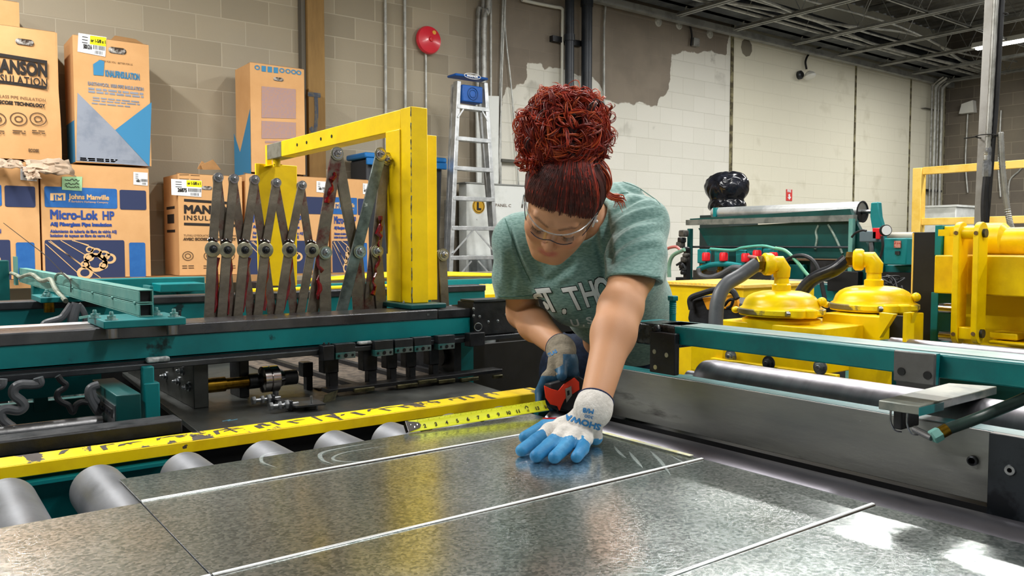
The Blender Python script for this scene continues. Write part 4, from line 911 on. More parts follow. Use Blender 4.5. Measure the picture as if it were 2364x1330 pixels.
# block: long face towards -x, short face to the viewer
c = TP(470, 942); X0 = c.x; Yb = c.y; X1 = PY(Yb, 471, 900).x
zt = 1.045; xA = PY(Yb, 448, 940).x; xB = PY(Yb, 471, 940).x
MB().box((xA, Yb, pz), (xB+.012, 2.75, zt)).build('bearing_block', tm, r, bevel=.002)
for px, py in ((422, 856), (384, 868), (399, 840), (413, 880), (436, 893)):
    p = PX(xA, px, py); MB().bolt((xA, p.y, p.z), (-1, 0, 0), .008, .012).build('block_bolt', ZINC, r)
c0_ = PY(Yb+.05, 470, 893).z
MB().cyl((xB, Yb+.06, c0_), (xB+.07, Yb+.06, c0_), .019, 24).cyl((xB+.07, Yb+.06, c0_), (xB+.13, Yb+.06, c0_), .015, 24).build('brass_shaft', BRASS, r)
MB().cyl((xB+.13, Yb+.06, c0_), (xB+.26, Yb+.06, c0_), .02, 20).build('black_shaft', BLK, r)
p = PY(2.05, 637, 878)
MB().lathe((p.x-.03, 2.08, p.z), (1, 0, 0), [(.02, 0), (.034, .004), (.034, .02), (.03, .022), (.034, .024), (.034, .044), (.026, .048), (.02, .06)], 36).build('shaft_collar', CHR, r)
MB().cyl((p.x+.01, 2.08, p.z-.045), (p.x+.01, 2.08, p.z-.03), .008, 12).build('collar_bolt', ZINC, r)
MB().box((p.x-.07, 2.12, pz), (p.x-.045, 2.2, 1.04)).build('shaft_support', BLK, r, bevel=.002)
# stop screws on the table
for (px, py, lab) in ((600, 938, ''), (640, 952, '')):
    c = TP(px, py); c.z = pz+.016
    t = MB().cyl(c+Vector((-.012, 0, 0)), c+Vector((.052, 0, 0)), .0052, 14).build('stop_screw', ZINC, r)
    MB().hexn(c+Vector((-.02, 0, 0)), (1, 0, 0), .0105, .009).build('screw_head', ZINC, t)
    MB().hexn(c+Vector((.002, 0, 0)), (1, 0, 0), .0105, .008).build('lock_nut', ZINC, t)
    MB().hexn(c+Vector((.018, 0, 0)), (1, 0, 0), .012, .01).build('lock_nut', ZINC, t)
    MB().box((c.x+.028, c.y-.01, pz), (c.x+.036, c.y+.01, pz+.026)).build('screw_lug', DSTL, t, bevel=.002)
# ---- black tooling assembly hanging from the beam
r = thing('punch_tooling', (1.0, 2.0, .93), 'row of black punch fingers and clamp plates hanging under the beam', 'machine tooling')
def fing(px, ptop, pbot, w=22, Y=2.03, d=.035, sh=.5, mname='punch_finger'):
    mb = MB(); ym = ptop+(pbot-ptop)*sh; a = PY(Y, px, ptop); b = PY(Y, px+w, pbot); c = PY(Y, px, ym)
    mb.box((a.x, Y, c.z), (b.x, Y+d, a.z)); mb.box((a.x+(b.x-a.x)*.4, Y+.004, b.z), (b.x, Y+d-.006, c.z)); return mb.build(mname, BLK, r, bevel=.002)
for px, t_, b_, wd in [(747, 800, 902, 36), (839, 808, 888, 33), (893, 804, 882, 25), (938, 800, 879, 24), (991, 794, 873, 24)]: fing(px, t_, b_, wd, sh=.62)
fing(700, 838, 905, 24, 2.12)
def clampplate(px0, py0, px1, py1, holes=True):
    Y = 1.998; a = PY(Y, px0, py0); b = PY(Y, px1, py1); mb = MB(); zc = a.z+(b.z-a.z)*.58
    mb.box((a.x, Y, b.z), (b.x, Y+.026, zc), 0); mb.box((a.x, Y, zc), (b.x, Y+.027, a.z), 1)
    o = mb.build('clamp_plate', [mat('scuffed_teal', '#2c6966', .45, .3, '#6c7572', 18, (.45, .6)), DSTL], r, bevel=.001)
    hm = MB(); zh = (b.z+zc)/2
    for u, rr_ in ((.15, .0035), (.5, .0052), (.85, .0035)):
        x = a.x+(b.x-a.x)*u; hm.lathe((x, Y-.0012, zh), (0, 1, 0), [(0, 0), (rr_, 0), (rr_, .001)], 16)
    hm.build('bolt_holes', BLKP, o)
for q in [(775, 795, 821, 826), (866, 788, 908, 820), (912, 785, 954, 813), (957, 780, 996, 810), (1012, 776, 1050, 805)]: clampplate(*q)
mb = MB(); bx(mb, 1.992, (746, 799), (772, 832), .03); o = mb.build('clamp_block', BLK, r, bevel=.002)
for px in (751, 762): p = PY(2.0, px, 797); MB().bolt(p+Vector((0, .008, -.002)), (0, 0, 1), .0045, .006).build('cap_screw', BLK, o)
# finger feet: long bars along the row with yellowish tips
gm = mat('oily_edge', '#6f6a4c', .3, .7, '#3a382b', 20)
a = PY(1.98, 655, 925); b = PY(1.98, 1160, 868)
MB().prism([(PY(1.98, 760, 903).x, 1.98, .936), (PY(1.98, 1160, 868).x, 1.98, .94), (PY(1.98, 1160, 868).x, 2.03, .94), (PY(1.98, 760, 903).x, 2.03, .936)], (0, 0, .01)).build('finger_rail', BLK, r, bevel=.001)
for px0, py0, px1, py1 in [(818, 899, 864, 907), (918, 890, 964, 898), (966, 880, 1008, 888), (1012, 879, 1050, 886), (1065, 875, 1104, 884), (1140, 868, 1160, 874)]:
    a = PY(1.975, px0, py0); b = PY(1.975, px1, py1); MB().box((a.x, 1.972, a.z-.009), (b.x, 1.985, a.z+.001)).build('finger_tip', gm, r, bevel=.001)
a = PY(1.93, 747, 912); b = PY(1.93, 785, 945); MB().prism([(a.x, 1.92, a.z+.002), (b.x, 1.94, a.z+.006), (b.x-.012, 1.95, b.z), (a.x-.008, 1.93, b.z-.003)], (0, .003, 0)).build('bent_guide_plate', gm, r)
c = TP(712, 950); MB().prism([(c.x-.03, c.y+.0, pz+.012), (c.x+.04, c.y-.01, pz+.012), (c.x+.05, c.y+.09, pz+.012), (c.x-.04, c.y+.13, pz+.012)], (0, 0, .004)).build('guide_shelf', DSTL, r)
MB().cyl((c.x+.02, c.y+.03, pz), (c.x+.02, c.y+.03, pz+.011), .016, 20).build('shelf_spacer', DSTL, r)
MB().cyl((c.x+.012, c.y+.01, pz+.016), (c.x+.012, c.y+.01, pz+.035), .003, 10).build('locating_pin', ZINC, r)
cork = mat('brown_bed_plate', '#584d42', .8, 0, '#352e27', 40, bump=.6)
MB().box((.92, 2.10, pz+.001), (1.34, 2.9, pz+.004)).build('brown_bed', cork, r)
for x in (1.0, 1.18, 1.30): MB().box((x, 2.06, pz+.004), (x+.02, 2.85, pz+.016)).build('bed_rib', BLK, r)
MB().lathe((1.33, 2.12, .985), (-1, 0, 0), [(.022, 0), (.03, .004), (.03, .01), (.018, .012), (0, .012)], 24).build('rubber_wheel', BLK, r)
MB().box((1.335, 2.06, .93), (1.36, 2.5, 1.03)).build('side_cheek', BLK, r)
for y, x in ((2.02, .98), (2.0, 1.16)):
    MB().bar((x-.12, 1.80, .90), (x-.02, 2.02, .915), (0, 0, 1), .07, .01).build('dark_belt', BLKP, r)
# black side plate at the right end of the beam with small screws
r = thing('end_plate', (1.46, 2.05, 1.05), 'black bolted end plate with a hanging ring, left of the woman\'s elbow', 'machine plate')
a = PY(2.02, 1098, 697); b = PY(2.02, 1200, 778)
MB().box((a.x, 2.03, 1.05), (a.x+.16, 2.12, 1.152)).build('plate_body', BLK, r, bevel=.003)
MB().box((a.x-.002, 2.025, 1.152), (a.x+.13, 2.1, 1.158)).build('plate_lip', DSTL, r)
for px, py in ((1108, 731), (1128, 743), (1150, 741), (1169, 726), (1094, 713), (1094, 729)):
    p = PY(2.028, px, py); MB().bolt((p.x, 2.03, p.z), (0, -1, 0), .0032, .004).build('small_screw', ZINC, r)
p = PY(2.0, 1104, 755); rg = MB().ring((p.x, 2.0, p.z), (0.3, 1, 0), .0115, .0012).build('key_ring', ZINC, r)
mb = MB(); bx(mb, 1.99, (1085, 770), (1120, 798), .03); mb.build('ring_block', BLK, r, bevel=.002)
mb = MB(); bx(mb, 2.6, (1176, 778), (1196, 802), .01); mb.build('yellow_guard', YEL, r)
mb = MB(); bx(mb, 2.2, (1060, 800), (1240, 900), .02); mb.build('dark_back_cover', BLKP, r); a_ = PY(2.35, 1152, 694); b_ = PY(2.35, 1520, 694); MB().box((a_.x, 2.35, 0), (b_.x, 2.37, a_.z)).build('dark_gap_panel', BLKP, label='black machine side panel glimpsed between the woman\'s arms', cat='backing panel')  # black panel added to keep the gap behind her arms dark
# ---- double square tube arm on a bolted plate
r = thing('twin_tube_arm', (.47, 3.2, 1.14), 'two stacked dusty teal square tubes reaching back from the bolted plate', 'support arm')
def sqtube(mb, x0, x1, z0, z1, y0, y1, t=.003):
    for q in (((x0, y0, z0), (x1, y1, z0+t)), ((x0, y0, z1-t), (x1, y1, z1)), ((x0, y0, z0+t), (x0+t, y1, z1-t)), ((x1-t, y0, z0+t), (x1, y1, z1-t))): mb.box(*q)
for z0, lab in ((1.1535, ''), (1.1865, '')):
    mb = MB(); sqtube(mb, .457, .489, z0, z0+.0315, 2.06, 4.35); mb.build('square_tube', TEALG, r, bevel=.0015)
    MB().box((.46, 2.075, z0+.003), (.486, 2.076, z0+.0285)).build('tube_shadow_plug', BLKP, r)
MB().box((.489, 2.09, 1.1535), (.497, 2.16, 1.225)).build('end_lug', TEAL, r, bevel=.001)
for y in (2.1, 2.35, 2.62, 2.95): MB().ball((.456, y, 1.185), .006, 10, sc=(.5, 1.4, .7)).build('weld_bead', TEALG, r)
MB().box((.44, 4.33, 1.14), (.452, 4.4, 1.27)).build('far_clevis', TEALG, r)
mp = MB().box((.345, 2.07, 1.1365), (.58, 2.25, 1.1535)); 
a = PY(2.0, 240, 770).x; b = PY(2.0, 430, 750).x
pl = MB().box((a, 2.0, 1.136), (b, 2.19, 1.1535)).build('mounting_plate', TEAL, r, bevel=.002)
for x in (a+.02, b-.022):
    for y in (2.02, 2.10): MB().bolt((x+(y-2.02)*-.25, y, 1.1535), (0, 0, 1), .009, .014).build('plate_bolt', mat('teal_bolt', '#4b8583', .4, .4, '#9bb3b2', 60), pl)
for x in (a+.018, b-.03): MB().cyl((x, 2.005, 1.115), (x, 2.005, 1.136), .013, 18).build('roller_stud', STL, pl)
MB().cyl((b+.002, 2.06, 1.1345), (b+.002, 2.06, 1.165), .0032, 10).build('stop_pin', DSTL, pl)
rp_ = MB().box((.375, 3.02, 1.136), (.6, 3.24, 1.1535)).build('mounting_plate', TEAL, r, bevel=.002)
for x, y in ((.395, 3.05), (.41, 3.15)): MB().bolt((x, y, 1.1535), (0, 0, 1), .011, .014).build('plate_bolt', MATS['teal_bolt'], rp_)
MB().cyl((.40, 3.03, 1.105), (.40, 3.03, 1.136), .016, 18).build('roller_stud', BRASS, rp_)
# cable lashed to the arm
cb = mat('dusty_cable', '#8f9586', .6, 0, '#70776b', 20)
P = [PX(.44, *q) for q in ((-30, 620), (30, 632), (45, 640), (58, 636), (75, 634), (95, 648), (115, 645), (122, 655), (128, 668), (140, 682), (152, 695))]
MB().tube(bez(P), .008, 8).build('lashed_cable', cb, label='pale dusty cable lashed along the twin tube arm', cat='cable')
P = [PX(.435, *q) for q in ((128, 648), (129, 638), (136, 632), (146, 633), (156, 640), (164, 646))]
MB().tube(bez(P), .0045, 6).build('cable_loop', cb, label='thin pale cable loop standing over the twin tube arm', cat='cable')
P = [PX(.43, *q) for q in ((8, 515), (60, 555), (105, 590), (147, 633), (162, 650), (164, 675))]
MB().tube(bez(P), .0015, 5).build('thin_wire', BLKP, label='thin black wire sticking up left from the tube arm', cat='wire')
# hoses behind the front beam
for q, rr_, lab in (([(100, 752), (108, 745), (140, 735), (152, 722), (162, 708), (166, 702)], .009, 'left of three black hoses curving up behind the front slide bar'), ([(167, 752), (168, 735), (173, 715), (178, 700)], .013, 'middle thick grey hose rising behind the front slide bar'), ([(195, 752), (198, 735), (190, 715), (180, 703)], .008, 'right thin hose behind the front slide bar')):
    P = [PY(2.35, *p) for p in q]; MB().tube(bez(P), rr_, 10).build('hose', HOSE, label=lab, cat='hose')
mb = MB(); a = PY(2.25, 183, 735); MB().bar(PY(2.25, 183, 734), PY(2.25, 232, 726), (0, 1, 0), .006, .004).build('tie_strap', TEALG, label='thin strap from the hoses to the bolted plate', cat='strap')
MB().box((-.2, 2.19, 1.118), (.40, 2.3, 1.13)).build('pale_tray', mat('pale_tray_metal', '#b9b2b4', .35, .4, '#efeef0', 7, (.45, .55)), label='pale metal tray strip lying behind the front slide bar at the left', cat='tray')
# coiled cables under the beam
for q, rr_, lab in (([(88, 872), (91, 885), (75, 888), (48, 888), (33, 897), (32, 912), (48, 925), (55, 938), (42, 948), (15, 945), (2, 952), (5, 968), (18, 980), (28, 988), (20, 998), (2, 998)], .010, 'thick grey kinked cable hanging under the beam at the left edge'),
                    ([(5, 875), (3, 888), (-8, 892)], .010, 'short grey cable end at the very left under the beam'),
                    ([(133, 868), (142, 880), (152, 888), (146, 898), (135, 905), (132, 918), (142, 928), (158, 936), (168, 952), (176, 935), (190, 928), (202, 930)], .0065, 'thin black kinked cable hanging under the beam'),
                    ([(228, 888), (210, 895), (205, 908), (210, 925), (222, 945), (230, 955)], .009, 'grey cable curling into the gauge box'),
                    ([(222, 890), (214, 900), (216, 915), (222, 925), (228, 930)], .007, 'second cable curling into the gauge box')):
    P = [PY(1.98, *p) for p in q]; MB().tube(bez(P, 6), rr_, 10).build('hanging_cable', HOSE if rr_ > .0065 else RUB, label=lab, cat='cable')
# ================================================================ scissor linkages
def scissor(name, tops, mids, bots, Y, w, t, label, s0=0, topy=None):
    pass
SYc = 2.22
sc_ = thing('scissor_linkage', (.85, SYc, 1.135), 'greasy accordion scissor linkage of crossed steel bars on the front slide bar', 'linkage')
T = [(502, 410), (538, 413), (586, 415), (636, 422), (695, 428)]
M = [(489, 575), (522, 577), (562, 577), (610, 577), (665, 577), (717, 578)]
Bt = [(480, 745), (509, 745), (546, 742), (592, 738), (640, 735), (690, 732)]
def pt(q, dy=0): p = PY(SYc, *q); p.y = SYc+dy; return p
W_ = .0228; n_ = 0
for i in range(6):        # bars: M[i] is where the lower bars and upper bars meet
    m_ = pt(M[i])
    if i < 5:
        MB().bar(pt(T[i], -.006), pt(M[i], -.006), (0, 1, 0), W_, .006, rend=True).build('link_bar', OILY, sc_, bevel=.0008)
        MB().bar(pt(T[i], .004), pt(M[i+1], .004), (0, 1, 0), W_, .006, rend=True).build('link_bar', OILR, sc_, bevel=.0008)
        p = pt(T[i], -.009); MB().bolt(p, (0, -1, 0), .0085, .012).build('pivot_bolt', ZINC, sc_)
    dn = pt(Bt[i], -.006); MB().bar(m_+Vector((0, -.006, 0)), dn, (0, 1, 0), W_*1.1, .006, rend=True).build('link_bar', OILY, sc_, bevel=.0008)
    if i < 5: MB().bar(m_+Vector((0, .004, 0)), pt(Bt[i+1], .004)+Vector((-.012, 0, 0)), (0, 1, 0), W_*1.05, .006, rend=True).build('link_bar', OILR, sc_, bevel=.0008)
    wsh = MB().lathe(m_+Vector((0, -.009, 0)), (0, -1, 0), [(.0215, 0), (.0215, .003), (.019, .004), (0, .004)], 28).build('pivot_washer', mat('greasy_washer', '#b0ad96', .3, .8, '#777463', 60, (.4, .7)), sc_)
    MB().bolt(m_+Vector((0, -.013, 0)), (0, -1, 0), .0072, .009).build('pivot_nut', DSTL, wsh)
    MB().tube(bez([m_+Vector((-.012, -.01, .022)), m_+Vector((-.003, -.011, .027)), m_+Vector((.01, -.01, .021))]), .0045, 8).build('grease_smear', mat('dark_grease', '#22201f', .15, 0, '#4a1d1b', 60, coat=.5), sc_)
for i in range(5):   # red grease strings
    a = pt(Bt[i], 0); b = pt(M[i]); rr = random.Random(i); P = [b+(a-b)*k/8+Vector((.016+rr.uniform(-.004, .004), -.001, rr.uniform(-.003, .003))) for k in range(1, 8)]
    MB().tube(P, [rr.uniform(.002, .0055) for _ in P], 8).build('red_grease', GREASE, sc_)
# the larger linkage right of it
lg = thing('large_scissor_linkage', (1.15, SYc+.03, 1.135), 'taller scissor linkage of wide crossed bars left of the yellow gantry post', 'linkage')
LYc = SYc+.03
def qt(q, dy=0): p = PY(LYc, *q); p.y = LYc+dy; return p
def lbar(a, b, dy, w, m=OILY, nm='link_bar', t=.007): MB().bar(qt(a, dy), qt(b, dy), (0, 1, 0), w, t, rend=True).build(nm, m, lg, bevel=.001)
lbar((772, 358), (735, 583), -.014, .036, OILR); lbar((742, 583), (744, 745), -.022, .036); lbar((742, 583), (716, 745), -.004, .034)
lbar((780, 362), (818, 581), -.004, .03); lbar((772, 356), (818, 581), .006, .02)
galvb = mat('galvanised_bar', '#7f8b8a', .38, .8, '#4d5554', 14, (.4, .62), .3, 40, c3='#c4cbcb', thr3=(.68, .7), scale3=24)
lbar((868, 360), (772, 742), -.03, .034, galvb, 'galvanised_bar'); lbar((818, 581), (828, 742), -.004, .036, OILR); lbar((830, 590), (845, 742), .01, .03)
lbar((888, 368), (866, 580), -.006, .032); lbar((866, 580), (850, 742), .0, .038, OILR); lbar((866, 580), (880, 742), -.008, .036); lbar((888, 368), (905, 580), .008, .03)
lbar((1014, 588), (1000, 742), -.004, .032); lbar((1016, 588), (1024, 742), -.012, .03)
for q, dy in (((772, 356), -.018), ((866, 358), -.034), ((890, 368), -.012), ((742, 583), -.027), ((818, 581), -.036), ((866, 580), -.014), ((1016, 588), -.018)):
    p = qt(q, dy); ws = MB().lathe(p, (0, -1, 0), [(.02, 0), (.02, .003), (0, .003)], 24).build('pivot_washer', MATS['greasy_washer'], lg); MB().bolt(p+Vector((0, -.003, 0)), (0, -1, 0), .0105, .014).build('pivot_nut', ZINC if q[1] > 400 else CHR, ws)
for k, (a, b) in enumerate([((733, 590), (728, 690)), ((870, 500), (866, 570)), ((868, 590), (852, 680)), ((766, 400), (752, 470))]):
    rr = random.Random(k+9); A = qt(a, -.02); B = qt(b, -.02); P = [A+(B-A)*j/9+Vector((rr.uniform(-.006, .006), rr.uniform(-.004, .004), 0)) for j in range(10)]
    MB().tube(P, [rr.uniform(.0025, .009) for _ in P], 8).build('red_grease', GREASE, lg)
# ================================================================ yellow gantry
g = thing('yellow_gantry', (1.25, 2.2, 1.135), 'bright yellow square-tube gantry with post, long arm and far plate', 'gantry')
GY = 2.115; x0 = PY(GY, 948, 245).x; x1 = PY(GY, 987, 250).x; zt = PY(GY, 948, 245).z; zb_ = 1.150
yb = PX(x0, 893, 400).y
ym = PX(x0, 925, 400).y
cut = PX(x0, 893, 305).z
MB().box((x0, GY, zb_), (x1, ym, zt)).build('main_post', YEL, g, bevel=.0025)
MB().box((x0-.004, ym-.002, zb_), (x1-.02, yb, cut)).build('inner_post', YEL, g, bevel=.0025)
a = PY(ym, 1009, 316); MB().box((x1-.004, ym-.02, zb_+.004), (PY(ym-.02, 1009, 500).x, ym, a.z)).build('rear_angle', YEL, g, bevel=.0015)
ye = 3.27; zl = PX(x0, 893, 316).z; zl = zt-.062
MB().box((x0, ym-.001, zl), (x1-.002, ye-.15, zt-.001)).build('long_arm', YEL, g, bevel=.0025)
MB().box((x0-.001, ye-.15, zl), (x1-.001, ye, zt-.0015)).build('arm_bare_end', mat('bare_grey_end', '#8c8a7d', .5, .3, '#6f6d60', 20), g, bevel=.002)
for px in (686, 708, 741, 766):
    p = PX(x0, px, 326); y = p.y; z = (zl+zt)/2; MB().cyl((x0-.0012, y, z), (x0+.001, y, z), .006, 16).build('arm_hole', BLKP, g)
pm = mat('chipped_paint_line', '#4c4128', .6, 0, '#7b8a86', 60)
rr = random.Random(2); P = [(x0+rr.uniform(-.0006, .0008), GY-.0003, zb_+(zt-zb_)*k/60) for k in range(61)]
k = 0
while k < 58:
    n = rr.randint(2, 7); MB().tube(P[k:k+n+1], [rr.uniform(.0006, .0022) for _ in P[k:k+n+1]], 6).build('paint_chip', pm, g); k += n+rr.randint(1, 2)
fy = 3.32; a = PY(fy, 590, 378); b = PY(fy, 685, 655)
xa, xb_ = PY(fy, 592, 500).x, PY(fy, 686, 500).x
MB().prism([PY(fy, 590, 377), PY(fy, 686, 383), PY(fy, 686, 660), PY(fy, 598, 660)], (0, .012, 0)).build('far_plate', YEL, g, bevel=.002)
MB().box((PY(fy, 613, 400).x, fy-.02, a.z-.01), (PY(fy, 624, 400).x, fy, PY(fy, 613, 336).z)).build('plate_tab', YEL, g, bevel=.001)
MB().cyl((x0+.02, ye-.05, zl-.03), (x0+.02, ye-.05, zl), .015, 12).build('arm_pin', YEL, g)
MB().box((x0+.005, ye-.06, a.z-.01), (x0+.04, fy+.002, zl-.02)).build('plate_hanger', YEL, g)
MB().box((x0-.03, GY-.045, 1.1355), (x1+.035, yb+.02, 1.150)).build('base_pad', TEALD, g, bevel=.003)
MB().bolt((x0-.016, GY+.02, 1.15), (0, 0, 1), .004, .006).build('base_bolt', ZINC, g)
MB().box((x0+.01, GY-.052, 1.118), (x0+.018, GY-.07, 1.124)).build('pad_screw', ZINC, g)
# ================================================================ rear conveyor bits behind the gantry
r = thing('rear_table', (3.2, 4.5, 0), 'teal rear table with ribbed yellow top plates and boards, behind the ladder foot line', 'machine table')
ribs = MB(); z = 1.05; a = PZ(z, 1030, 661); b = PZ(z, 1150, 661); c = PZ(z, 1150, 683); d_ = PZ(z, 1030, 683)
x0_, x1_, y0_, y1_ = 1.7, 3.6, 3.62, 4.62
mb = MB(); k = 0; x = x0_
while x < x1_: mb.box((x, y0_+.02, z-.004), (x+.025, y1_, z+.004)); x += .05
mb.box((x0_, y0_, z-.01), (x1_, y1_, z-.002)); mb.build('ribbed_plate', YELW, r)
MB().box((x0_, y0_-.012, z-.03), (x1_, y0_, z+.005)).build('yellow_edge', YEL, r)
z = 1.07; MB().box((1.9, 4.75, .98), (4.6, 4.85, z+.01)).build('teal_rail', TEAL, r)
MB().box((1.7, 3.66, .0), (1.76, 3.72, 1.03)).build('leg', TEAL, r); MB().box((3.5, 4.5, .0), (3.56, 4.56, 1.03)).build('leg', TEAL, r)
mb = MB(); mb.prism([(2.0, 5.5, 1.075), (5.4, 5.4, 1.075), (5.4, 5.47, 1.075), (2.0, 5.57, 1.075)], (0, 0, .03)); mb.build('plank', mat('grey_plank', '#a9a08b', .8, 0, '#857d6c', 6, stretch=(.3, 4, 1)), label='grey timber plank lying along the rear table before the ladder', cat='plank')
for k in range(4): MB().tube(bez([(2.2, 5.1+k*.03, 1.09), (3.0, 5.12+k*.03, 1.10+.008*k), (4.0, 5.1+k*.03, 1.085), (5.2, 5.13+k*.03, 1.095)]), .009, 8).build('yellow_rope', YEL, label='yellow cord stretched along the rear table before the plank, %s' % ['nearest', 'second', 'third', 'farthest'][k], cat='rope', group='yellow cords on the rear table')
MB().box((1.9, 4.95, 1.04), (5.4, 5.55, 1.075)).box((2.0, 5.0, 0), (2.1, 5.1, 1.04)).box((5.2, 5.4, 0), (5.3, 5.5, 1.04)).build('rear_bench', DSTL, label='dark bench under the plank and the yellow cords', cat='bench')
mb = MB(); a = PY(3.45, 600, 640); b = PY(3.45, 900, 655); mb.box((a.x, 3.45, 1.115), (b.x+.3, 3.6, 1.13)); mb.build('yellow_strip', YEL, label='yellow painted strip behind the scissor linkage', cat='metal strip')
# ================================================================ RIGHT-HAND RAIL, APRON AND ROLLERS
def bX(mb, X, p0, p1, d, m=0):        # box whose face towards -x lies in plane X
    a = PX(X, *p0); b = PX(X, *p1); return mb.box((X, a.y, b.z), (X+d, b.y, a.z), m)
tealw = mat('rubbed_teal', '#00706f', .35, 0, '#0a5c5e', 6, c3='#7fb3ac', thr3=(.70, .73), scale3=16, rvar=.08)
r = thing('guard_rail_beam', (1.33, .5, 1.1), 'teal rectangular rail running towards the viewer in front of the woman\'s hip', 'machine rail')
XR = 1.27
MB().box((XR, -.6, 1.1205), (1.375, 1.195, 1.157)).build('rail_beam', tealw, r, bevel=.003)
MB().box((XR+.02, -.6, 1.1572), (1.36, 1.19, 1.158)).build('rubbed_top', mat('rubbed_top_steel', '#8b9694', .35, .5, '#3c7d78', 5, (.4, .65), stretch=(4, 1, 1)), r)
MB().box((XR-.001, 1.13, 1.112), (1.36, 1.245, 1.158)).build('greasy_end', mat('black_grease_steel', '#17191b', .2, .3, '#3b3d3f', 40, bump=.8, bscale=90), r, bevel=.005)
for k in range(7): rr = random.Random(k); MB().ball((XR-.003+rr.uniform(-.003, .004), 1.15+rr.uniform(-.03, .05), 1.135+rr.uniform(-.02, .02)), rr.uniform(.005, .011), 10).build('grease_lump', MATS['black_grease_steel'], r)
a = PX(1.25, 2063, 808); b = PX(1.25, 2157, 892)
cu = MB().box((1.25, a.y, b.z), (1.256, b.y, a.z)).build('bolt_block_face', mat('greased_plate', '#5f5e5c', .4, .5, '#6e6f70', 12, (.4, .7), .5, 60), r, bevel=.002)
MB().box((1.2565, a.y-.002, b.z+.0005), (XR-.0005, b.y+.002, a.z-.0005)).build('bolt_block', TEAL, r)
for px, py in ((2080, 858), (2140, 867)): p = PX(1.2485, px, py); MB().lathe((1.2486, p.y, p.z), (1, 0, 0), [(0, 0), (.0062, 0), (.0062, .001)], 18).build('bolt_hole', BLKP, cu)
a = PX(1.255, 1500, 765); b = PX(1.255, 1557, 868)
hp = MB().box((1.255, a.y, b.z), (XR-.0005, b.y, a.z)).build('hanger_plate', BLK, r, bevel=.002)
for px, py in ((1510, 812), (1538, 820), (1512, 848)): p = PX(1.254, px, py); MB().lathe((1.2545, p.y, p.z), (1, 0, 0), [(.0028, 0), (.005, 0), (.005, .0008)], 16).build('plate_hole', ZINC, hp)
# bent plate under the rail with clamp and hose
zz = 1.083; A, B, C_, D_ = [PZ(zz, *q) for q in ((2028, 924), (2137, 935), (2302, 892), (2177, 887))]
tp = MB().prism([(A.x, A.y, zz-.014), (A.x+.004, B.y, zz-.014), (C_.x, C_.y+.0, zz-.014), (D_.x+.02, D_.y, zz-.014)], (0, 0, .014)).build('cantilever_plate', mat('bare_teal_plate', '#8d8f87', .4, .5, '#5c6765', 10), r, bevel=.0015)
MB().box((A.x+.0, B.y-.001, zz-.0145), (XR+.02, B.y+.0, zz-.002)).build('plate_teal_edge', TEAL, tp)
ck = MB(); c = Vector((A.x+.02, (A.y+B.y)/2+.01, zz-.014))
for dy in (-.014, .012): MB().tube(bez([c+Vector((0, dy, 0)), c+Vector((0, dy, -.02)), c+Vector((.006, dy-.004, -.034)), c+Vector((.012, dy-.012, -.036))]), .0016, 6).build('spring_clip', ZINC, r)
MB().box(c+Vector((-.004, -.008, -.03)), c+Vector((.05, .006, 0))).build('clip_block', BLK, r, bevel=.002)
hz = zz-.045
P = [PX(1.21, 2165, 1003), PX(1.22, 2185, 992), PX(1.24, 2240, 972), PX(1.27, 2300, 948), PX(1.30, 2400, 905), PX(1.33, 2480, 860)]
h = MB().tube(bez(P), .0085, 12).build('air_hose', mat('dark_green_hose', '#2b3a35', .3, 0, '#1a2220', 10), r)
u = (P[0]-P[1]).normalized(); MB().hexn(P[0]-u*.004, u, .0105, .014).build('hose_nut', TEALG, h); MB().cyl(P[0]-u*.016, P[0]-u*.004, .0092, 14).build('ferrule', BRASS, h)
MB().cyl(P[0]+u*.01, PX(1.21, 2110, 990), .005, 10).build('hose_barb', STL, h)
# apron plate
apm = mat('scuffed_apron_steel', '#868887', .44, .7, '#9c9e98', 5, (.35, .68), .15, 40, c3='#4b4948', thr3=(.6, .72), scale3=7, stretch=(1, .5, 2.2), rvar=.12)
r = thing('apron_plate', (1.31, .95, .935), 'long scuffed steel apron plate between the two rollers on the right', 'machine plate')
ap = MB().box((1.30, .535, .9365), (1.306, 1.42, 1.045)).build('apron_face', apm, r, bevel=.001)
MB().box((1.3065, -.5, 1.03), (1.345, 1.40, 1.0455)).build('teal_flange', mat('teal_flange_paint', '#3c8f92', .35, 0, '#2a7a7e', 6, c3='#9cc0ba', thr3=(.66, .7), scale3=20), r)
p = PX(1.299, 2247, 1063); MB().lathe((1.2995, p.y, p.z), (-1, 0, 0), [(.0075, 0), (.0075, .006), (.005, .007), (.005, 0)], 20).build('threaded_boss', DSTL, ap)
MB().box((1.27, -.5, .915), (1.285, .528, 1.05)).build('end_panel', mat('dark_smudged_panel', '#2e343a', .35, .3, '#11161b', 20, (.5, .62)), r, bevel=.001)
p = PX(1.268, 2331, 1086); MB().lathe((1.27, p.y, p.z), (-1, 0, 0), [(.008, 0), (.007, .003), (.0035, .003), (.003, 0)], 16).build('panel_screw', ZINC, r)
MB().box((1.302, -.5, .5), (1.33, 1.4, .93)).build('lower_skirt', BLKP, r)  # shade of the slit under the apron, put in as black colour
for y in (-.4, 1.3): MB().box((1.34, y-.03, 0), (1.40, y+.03, 1.02)).build('leg', TEALD, r)
